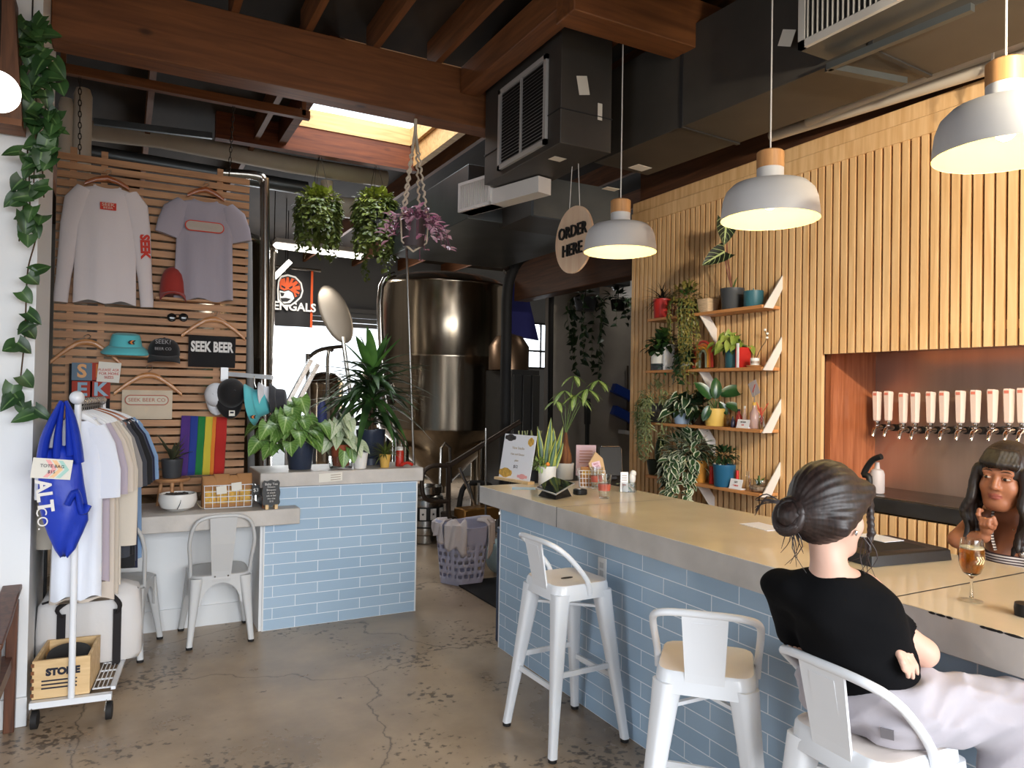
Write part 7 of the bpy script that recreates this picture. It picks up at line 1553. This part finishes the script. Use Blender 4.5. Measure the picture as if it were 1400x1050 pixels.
def face_parts(H, s, par, R):
    h = lambda a, b, c: H(a*s, b*s, c*s); rot = Matrix([list(r) for r in R])
    for q in (-1, 1):
        e = MB(); e.ell(h(.0805, q*.031, .003), .0125*s, .0145*s, .0054*s, 14, 10, rot); o = e.build('eye', M_EYEW, par); MB().ell(h(.0893, q*.031+.002, .003), .0045*s, .0068*s, .0060*s, 12, 8, rot).build('iris', M_IRIS, o)
        MB().tube([h(.087-abs(x)*.22*.5, q*.031+x, .0105-abs(x)*.28) for x in (-.016, -.008, 0, .008, .016)], [.0008, .0018, .002, .0018, .0008], 6).build('eyelash', M_IRIS, par)
        MB().tube([h(.0925-(y-.02)*.5*.35, q*y, .026+.006*math.sin((y-.012)/.038*math.pi)) for y in (.014, .024, .034, .044, .05)], [.0015, .0032, .0034, .0026, .001], 6, flat=.6).build('eyebrow', M_HAIR2, par)
def fing(base, dirs, r0, r1, k=.004):
    P = []; p = Vector(base); n = len(dirs)
    for i, d in enumerate(dirs): q = p+Vector(d); P.append(('cap', tuple(p), tuple(q), r0+(r1-r0)*i/n, r0+(r1-r0)*(i+1)/n, k)); p = q
    return P
# ---- person seen from behind on the stool
F1 = Vector((.95, .31, 0)).normalized(); HC = Vector((1.660, 1.300, 1.352)); t1 = thing('person', 'person with a dark bun, black tee and pale trousers seated on the near stool', 'person', (1.74, 1.255, .765))
B1, RB1 = frame((1.775, 1.265, .86), F1); H1, RH1 = frame(HC, (.985, -.02, -.06))
shR, shL = at(1186, 836, d=1.92), Vector((1.608, 1.408, 1.128)); elR = at(1262, 892, d=1.925); elL = Vector((1.745, 1.452, .94)); wrL = Vector((1.85, 1.215, .98)); wrR = Vector((1.885, 1.335, .985))
neck0, neck1 = Vector((1.640, 1.275, 1.150)), HC+Vector((-.015, 0, -.06)); ch = Vector((1.702, 1.268, 1.05)); wa = Vector((1.765, 1.265, .935)); pe = Vector((1.79, 1.26, .855)); hipR, hipL = B1(.01, .085, -.01), B1(.01, -.085, -.01); knR, knL = Vector((2.075, 1.045, .838)), Vector((2.085, 1.42, .838)); anR, anL = Vector((2.0, 1.03, .42)), Vector((2.0, 1.40, .42))
def cap(a, b_, ra, rb, k): return ('cap', tuple(a), tuple(b_), ra, rb, k)
cap_ = cap
P = head_prims(H1, RH1, .96)
P += [cap(neck1, neck0, .043, .046, .022), cap(neck0, ch+Vector((0, 0, .06)), .05, .09, .05), cap(shR+Vector((-.03, .06, 0)), shL+Vector((-.01, -.06, 0)), .042, .042, .04), ('ell', tuple(ch), (.085, .125, .13), RB1, .05), ('ell', tuple(wa), (.078, .11, .12), RB1, .05), ('ell', tuple(pe), (.098, .14, .085), RB1, .05)]
for a, e_, w_ in ((shR, elR, wrR), (shL, elL, wrL)): P += [cap(a, e_, .043, .037, .03), cap(e_, w_, .036, .024, .012)]
for a, kn, an in ((hipR, knR, anR), (hipL, knL, anL)): P += [cap(a, kn, .072, .052, .04), cap(kn, an, .05, .034, .02)]
# left hand tucked under the right arm, fingers hanging down; right hand over the left forearm
pl = at(1226, 884, d=1.85); P += [cap(wrL, pl, .024, .026, .012), ('ell', tuple(pl), (.022, .030, .024), None, .01)]
fb = [at(1228+5*k, 892+k, d=1.80+.01*k) for k in range(4)]; ft = [at(1236, 916, d=1.785), at(1242, 925, d=1.79), at(1248, 926, d=1.80), at(1254, 920, d=1.81)]
for a, b_ in zip(fb, ft):
    m = (a+b_)/2+Vector((-.006, -.008, .0)); P += [cap(pl+(a-pl)*.3, a, .0105, .0095, .008), cap(a, m, .0092, .0085, .003), cap(m, b_, .0085, .0068, .003)]
P += fing(pl+Vector((.0, .01, .015)), [(-.02, -.012, .022), (-.012, -.014, .008)], .011, .008)
pr = wrR+Vector((.01, .06, .0)); P += [cap(wrR, pr, .024, .026, .012), ('ell', tuple(pr), (.024, .034, .018), None, .01)]
for k in range(4): P += fing(pr+Vector((.022-.015*k, .022, .004)), [(.0, .03, -.004), (.0, .022, -.016), (0, .008, -.018)], .009, .007)
P += fing(pr+Vector((.022, -.01, .01)), [(.014, .018, .012), (.006, .022, .004)], .0105, .0085)
body1 = flesh('body', P, (1.5, .93, .40), (2.2, 1.56, 1.50), .0058, M_SKIN1, t1)
# tee: follows the torso a finger's breadth away, cut clean at neck, sleeves and hem
ssR, ssL = shR.lerp(elR, .56), shL.lerp(elL, .74)
T_ = [('ell', tuple(ch), (.100, .140, .15), RB1, .04), ('ell', tuple(wa+Vector((.0, 0, .02))), (.098, .130, .15), RB1, .05), ('ell', tuple(wa+Vector((.0, .022, -.055))), (.104, .140, .10), RB1, .04), cap(shR+Vector((-.035, .05, .004)), shL+Vector((-.015, -.05, .004)), .052, .052, .04), cap(neck0+Vector((0, 0, -.03)), ch, .085, .1, .05), cap(shR, ssR, .056, .058, .03), cap(shL, ssL, .054, .056, .03)]
for s_, e_ in ((ssR, elR), (ssL, elL)): d = (e_-s_).normalized(); T_.append(('-cap', tuple(s_+d*.048), tuple(s_+d*.30), .075, .075, .004))
T_.append(('-ell', tuple(neck0+Vector((.018, 0, .070))), (.064, .064, .050), None, .006)); T_.append(('half', (1.7, 1.25, .872), (.10, .0, -1)))
def wtee(x, y, z): return .0022*np.sin(x*38+z*52+np.sin(y*21)*2)+.0018*np.sin(y*46-z*33+1.3)+.0012*np.sin(z*90+x*30)
flesh('black_tee', T_, (1.42, .93, .80), (2.0, 1.60, 1.28), .0058, mat('black_jersey', (12, 12, 14), .95, bump=.1, bscale=60, spec=.15), t1, warp=wtee)
def wpant(x, y, z): return .010*(np.abs(np.sin(x*24+y*9+np.sin(y*24+z*22)*1.5))-.6)+.008*(np.abs(np.sin(y*30+z*34+np.sin(x*26)*1.3))-.6)+.003*np.sin(z*80-x*54+np.sin(y*30))
Pn = [('ell', tuple(pe+Vector((0, 0, .0))), (.118, .165, .092), RB1, .05), ('ell', tuple(wa+Vector((.008, 0, -.065))), (.106, .138, .075), RB1, .05), cap(hipR, knR, .098, .080, .05), cap(hipL, knL, .098, .080, .05), cap(knR, anR, .080, .082, .03), cap(knL, anL, .080, .082, .03), ('half', (1.8, 1.25, .932), (-.15, 0, 1)), ('half', (2.0, 1.2, .40), (0, 0, -1)), ('half', (2.172, 1.2, .8), (1, 0, 0)), ('half', (2, 1.2, .769), (-.0, 0, -1))][:-1]
pants = flesh('pale_trousers', Pn, (1.52, .88, .36), (2.20, 1.62, .98), .0065, cloth('pale_grey_cotton', (172, 167, 174)), t1, warp=wpant, smooth_it=2)
from mathutils.bvhtree import BVHTree
pm = pants.data; bt = BVHTree.FromPolygons([MW[t1.name] @ v.co for v in pm.vertices], [tuple(p.vertices) for p in pm.polygons]); d_ = (at(1213, 1003, d=1)-EYE).normalized(); hit = bt.ray_cast(EYE, d_)
if hit[0] is not None:
    n_ = hit[1] if hit[1].dot(d_) < 0 else -hit[1]; u_ = n_.cross(Vector((0, 0, 1))).normalized()*-1; v_ = n_.cross(u_); MB().obox(hit[0]+n_*.001, u_*.015, v_*.015, n_*.002).build('pocket_patch', mat('grey_patch', (112, 108, 112), .8), t1)
for an in (anR, anL): b = MB(); b.tube(sm([an+Vector((-.03, 0, -.03)), an+Vector((.03, -.0, -.06)), an+Vector((.12, 0, -.075))], 3), [.036, .040, .042, .044, .042, .038, .03], 12); b.build('shoe', M_WPOT, t1, smooth=60); MB().cyl(an, an+Vector((0, 0, -.05)), .034, n=12).build('sock', M_WHTC, t1)
# hair: smooth cap gathered into a low bun, a loose front lock and wisps
h = lambda a, b_, c: tuple(H1(a, b_, c)); bun = H1(-.118, -.016, -.018)
Hp = [('ell', h(-.016, 0, .034), (.103, .086, .100), RH1, .02), ('ell', h(-.040, 0, -.015), (.080, .078, .075), RH1, .03), cap(H1(.06, .062, .06), H1(-.05, .074, -.03), .024, .026, .03), cap(H1(.06, -.062, .06), H1(-.05, -.074, -.03), .024, .026, .03), cap(H1(-.085, 0, -.01), bun, .05, .04, .02), ('-ell', h(.095, 0, -.045), (.070, .070, .090), RH1, .012), ('-ell', h(.03, 0, -.105), (.08, .07, .065), RH1, .012)]
Hp.append(cap(H1(.078, .06, .03), H1(.085, .064, -.05), .011, .009, .01)); Hp.append(cap(H1(.085, .064, -.05), H1(.076, .066, -.10), .009, .003, .01))
def whair(x, y, z): return .0016*np.sin(np.arctan2(y-bun.y, z-bun.z)*34+x*20)
hair1 = flesh('hair', Hp, (1.40, 1.15, 1.15), (1.82, 1.46, 1.50), .005, M_HAIR1, t1, warp=whair)
b = MB(); rotb = Matrix([list(r) for r in RH1])
for k in range(7):
    R_ = .036-.003*(k % 3); a0_ = k*.9; b.tube([bun+rotb @ Vector((-.012+.012*math.sin(a+k), R_*math.cos(a+a0_)*(1-.1*k/7), R_*1.1*math.sin(a+a0_))) for a in [2*math.pi*j/22 for j in range(18+k % 4)]], [.004]+[.0135]*(16+k % 4)+[.004], 7)
b.ell(bun, .030, .036, .038, 14, 10, rotb); b.build('bun', M_HAIR1, hair1, smooth=60)
b = MB()
for k in range(16):
    s_ = bun+Vector((rnd(-.02, .02), rnd(-.02, .02), -.02)) if k < 9 else H1(.07+rnd(-.02, .01), .067, -.06); L_ = rnd(.05, .12); b.tube(sm([s_, s_+Vector((rnd(-.02, .02), rnd(-.02, .02), -L_*.5)), s_+Vector((rnd(-.03, .03), rnd(-.03, .03), -L_))], 3), [.0022, .002, .0018, .0014, .001, .0008, .0005], 5)
for k in range(6): s_ = bun+Vector((-.01, .02, .03)); b.tube(sm([s_, s_+Vector((-.03, .03, rnd(.0, .03))), s_+Vector((-.03, .07, rnd(-.05, .01)))], 3), [.0018]*6+[.0006], 5)
b.build('loose_strands', M_HAIR1, hair1, smooth=60)['kind'] = 'stuff'
b = MB(); b.ell(H1(.0, .083, -.045), .004, .004, .008, 8, 6); b.build('earring', M_CHROME, t1)
b = MB(); b.tube([wrL+(pl-wrL)*.55+Vector((.0, .0, 0))+Vector((.029*math.cos(a), 0, .029*math.sin(a))) for a in [2*math.pi*j/18 for j in range(18)]], .003, 6, cyc=True); b.build('hair_tie', M_BLACK, t1)
# ---- person facing the camera behind the bar
HC2 = at(1374, 652, x=3.055); t2 = thing('person', 'dark-haired person with bangs and a striped top leaning on the bar, hand at chin', 'person', (3.14, HC2.y, 0)); F2 = Vector((-.985, -.17, -.03)).normalized(); H2, RH2 = frame(HC2, F2, (-.0, -.10, 1)); s = 1.03
B2, RB2 = frame(Vector((3.155, HC2.y-.035, 1.0)), (-.96, -.27, 0)); N0, N1 = B2(.0, 0, .195), HC2+Vector((.03, 0, -.06)); sL, sR = B2(-.015, .165, .165), B2(-.015, -.165, .165)
P = head_prims(H2, RH2, s)
P += [cap(N1, N0, .047, .052, .025), cap(N0, B2(.0, 0, .10), .055, .09, .05), cap(sL, sR, .047, .047, .05), ('ell', tuple(B2(0, 0, .06)), (.10, .145, .14), RB2, .05), ('ell', tuple(B2(.055, .06, .04)), (.05, .058, .055), RB2, .03), ('ell', tuple(B2(.055, -.06, .04)), (.05, .058, .055), RB2, .03), ('ell', tuple(B2(0, 0, -.10)), (.085, .12, .15), RB2, .06), ('ell', tuple(B2(0, 0, -.27)), (.11, .155, .13), RB2, .06), cap(B2(.0, 0, .19), sL, .035, .03, .04), cap(B2(.0, 0, .19), sR, .035, .03, .04), cap(B2(.06, .02, .185), B2(.02, .14, .195), .010, .010, .02), cap(B2(.06, -.02, .185), B2(.02, -.14, .195), .010, .010, .02)]
for q in (-1, 1): P += [cap(B2(0, .085*q, -.30), B2(.02, .09*q, -.56), .085, .06, .04), cap(B2(.02, .09*q, -.56), B2(-.02, .09*q, -.93), .055, .04, .02), cap(B2(-.02, .09*q, -.95), B2(.12, .1*q, -.975), .03, .025, .02)]
# image-left arm: elbow on the bar, hand curled at the chin; the other arm lies on the bar
eL = Vector((3.0, sR.y+.02, 1.085)) if sR.y > sL.y else Vector((3.0, sL.y+.02, 1.085)); SA, SB = (sR, sL) if sR.y > sL.y else (sL, sR)
hnd = at(1350, 716, x=2.975); wr = hnd+Vector((.014, .02, -.055)); P += [cap(SA, eL, .043, .036, .03), cap(eL, wr, .034, .024, .01), ('ell', tuple(hnd+Vector((.004, .004, -.014))), (.020, .027, .032), None, .01)]
for k in range(4): P += fing(hnd+Vector((-.008, .022-.0145*k, .012)), [(-.016, .0, .022-.003*k), (.004, -.002, .018), (.016, -.002, -.004)] if k < 1 else [(-.020, .0, .008), (-.004, -.001, -.020), (.014, 0, -.010)], .0092, .0075)
P += fing(hnd+Vector((.0, -.022, -.012)), [(-.012, -.012, .020), (-.006, .002, .022)], .0105, .0085)
eB = Vector((3.13, SB.y-.07, .93)); wB = Vector((3.03, SB.y+.06, .80)); pB = wB+Vector((-.02, .06, -.02)); P += [cap(SB, eB, .043, .036, .03), cap(eB, wB, .034, .024, .02), ('ell', tuple(pB), (.030, .040, .016), None, .012)]
for k in range(4): P += fing(pB+Vector((.02-.017*k, .03, .002)), [(-.004, .03, .002), (-.002, .022, -.008), (0, .016, -.008)], .0092, .0072)
P += fing(pB+Vector((.026, -.004, .0)), [(.02, .016, .0), (.008, .022, -.004)], .011, .0085)
lipc = np.array(H2(.090*s, 0, -.066*s))
def mf(C): d = (C-lipc) @ RH2; return (((d[:, 1]/.025)**2+(d[:, 2]/.0125)**2 < 1) & (d[:, 0] > -.012)).astype(int)
flesh('body', P, (2.76, HC2.y-.42, .02), (3.33, HC2.y+.36, 1.52), .0046, [M_SKIN2, M_LIP], t2, mf, smooth_it=1)
face_parts(H2, s, t2, RH2)
h = lambda a, b_, c: tuple(H2(a, b_, c)); Hp = [('ell', h(-.018, 0, .040), (.108, .092, .104), RH2, .02), ('ell', h(-.05, 0, -.05), (.075, .085, .11), RH2, .03)]
Hp += [('-ell', h(.10, 0, -.058), (.085, .060, .098), RH2, .006), ('-ell', h(.06, 0, -.155), (.1, .075, .075), RH2, .02)]
for k in range(9):                                # bangs
    y = -.056+.014*k; Hp.append(cap(H2(.072-abs(y)*.35, y*.8, .098), H2(.1025-abs(y)*.42, y*1.02, .058), .015, .012, .006)); Hp.append(cap(H2(.1025-abs(y)*.42, y*1.02, .058), H2(.101-abs(y)*.45, y*1.08, .036+.008*(k % 3)), .011, .003, .006))
for q in (-1, 1):
    for j, (a, wv) in enumerate(((.040, 0), (.024, 2), (.008, 1), (-.012, 3), (-.03, 2), (-.055, 4))):
        pts = sm([H2(a+.01, q*.078, .03), H2(a+.012, q*.088, -.03), H2(a+.03, q*(.086+.006*math.sin(wv)), -.09), H2(a+.028, q*(.098+.012*math.cos(wv)), -.15), H2(a+.02, q*(.088+.010*math.sin(wv*2)), -.21), H2(a+.035, q*(.080+.012*math.cos(wv*2)), -.265-.02*(j % 2))], 3)
        for i in range(len(pts)-1): r0 = .015*(1-i/len(pts))**.5+.0025; Hp.append(cap(pts[i], pts[i+1], r0, .015*(1-(i+1)/len(pts))**.5+.0025, .01))
def wh2(x, y, z): return .0009*np.sin(y*520+np.sin(z*40)*2)+.0006*np.sin(x*400+z*30)
flesh('hair', Hp, (2.88, HC2.y-.2, 1.02), (3.26, HC2.y+.2, 1.52), .0045, M_HAIR2, t2, warp=wh2, smooth_it=1)
def stripes():
    m, nt, b = _new('striped_knit'); tc = N(nt, 'ShaderNodeTexCoord'); sp_ = N(nt, 'ShaderNodeSeparateXYZ'); nt.links.new(tc.outputs['Object'], sp_.inputs[0]); ml = N(nt, 'ShaderNodeMath', operation='MULTIPLY'); ml.inputs[1].default_value = 95; nt.links.new(sp_.outputs[2], ml.inputs[0])
    fc = N(nt, 'ShaderNodeMath', operation='FRACT'); nt.links.new(ml.outputs[0], fc.inputs[0]); r = ramp(nt, [(.5, lin((222, 212, 204))), (.56, lin((70, 52, 56)))]); nt.links.new(fc.outputs[0], r.inputs[0]); nt.links.new(r.outputs[0], b.inputs['Base Color']); b.inputs['Roughness'].default_value = .85; return m
M_STRIPE = stripes()
Tp = [('ell', tuple(B2(0, 0, .05)), (.112, .152, .14), RB2, .04), ('ell', tuple(B2(.055, .06, .04)), (.06, .068, .064), RB2, .03), ('ell', tuple(B2(.055, -.06, .04)), (.06, .068, .064), RB2, .03), ('ell', tuple(B2(0, 0, -.10)), (.096, .132, .15), RB2, .05), ('half', tuple(B2(0, 0, .052)), (0, 0, 1)), ('half', tuple(B2(0, 0, -.20)), (0, 0, -1))]
top = flesh('striped_top', Tp, (2.95, HC2.y-.26, .76), (3.32, HC2.y+.22, 1.12), .006, M_STRIPE, t2)
for q in (-1, 1): MB().tube(sm([B2(.112, q*.085, .065), B2(.10, q*.10, .12), B2(.055, q*.108, .185), B2(-.0, q*.108, .222), B2(-.06, q*.10, .18), B2(-.1, q*.09, .06)], 4), .008, 8, flat=.5).build('strap', M_STRIPE, top)
MB().rings([[B2(0, 0, 0)+Vector((v.x, v.y, z)) for v in rsq(0, 0, 0, .17, .8, 5, hx=.13)] for z in (-.46, -.30, -.18)]).build('skirt', cloth('dark_skirt', (40, 38, 44)), t2)
M_BEAD = mat('silver_beads', (206, 196, 186), .25, .8); b = MB()
for k in range(19): a = math.pi*(k/18-.5)*1.5; b.ell(B2(.035+.055*math.cos(a), .062*math.sin(a), .168-.022*math.cos(a)), .0042, .0042, .0042, 8, 6)
for k in range(9): b.ell(B2(.093+.012*k/9, .004*math.sin(k*2), .142-.0085*k), .0034, .0034, .0034, 8, 6)
b.ell(B2(.109, 0, .060), .004, .010, .014, 8, 6); b.build('necklace', M_BEAD, t2)
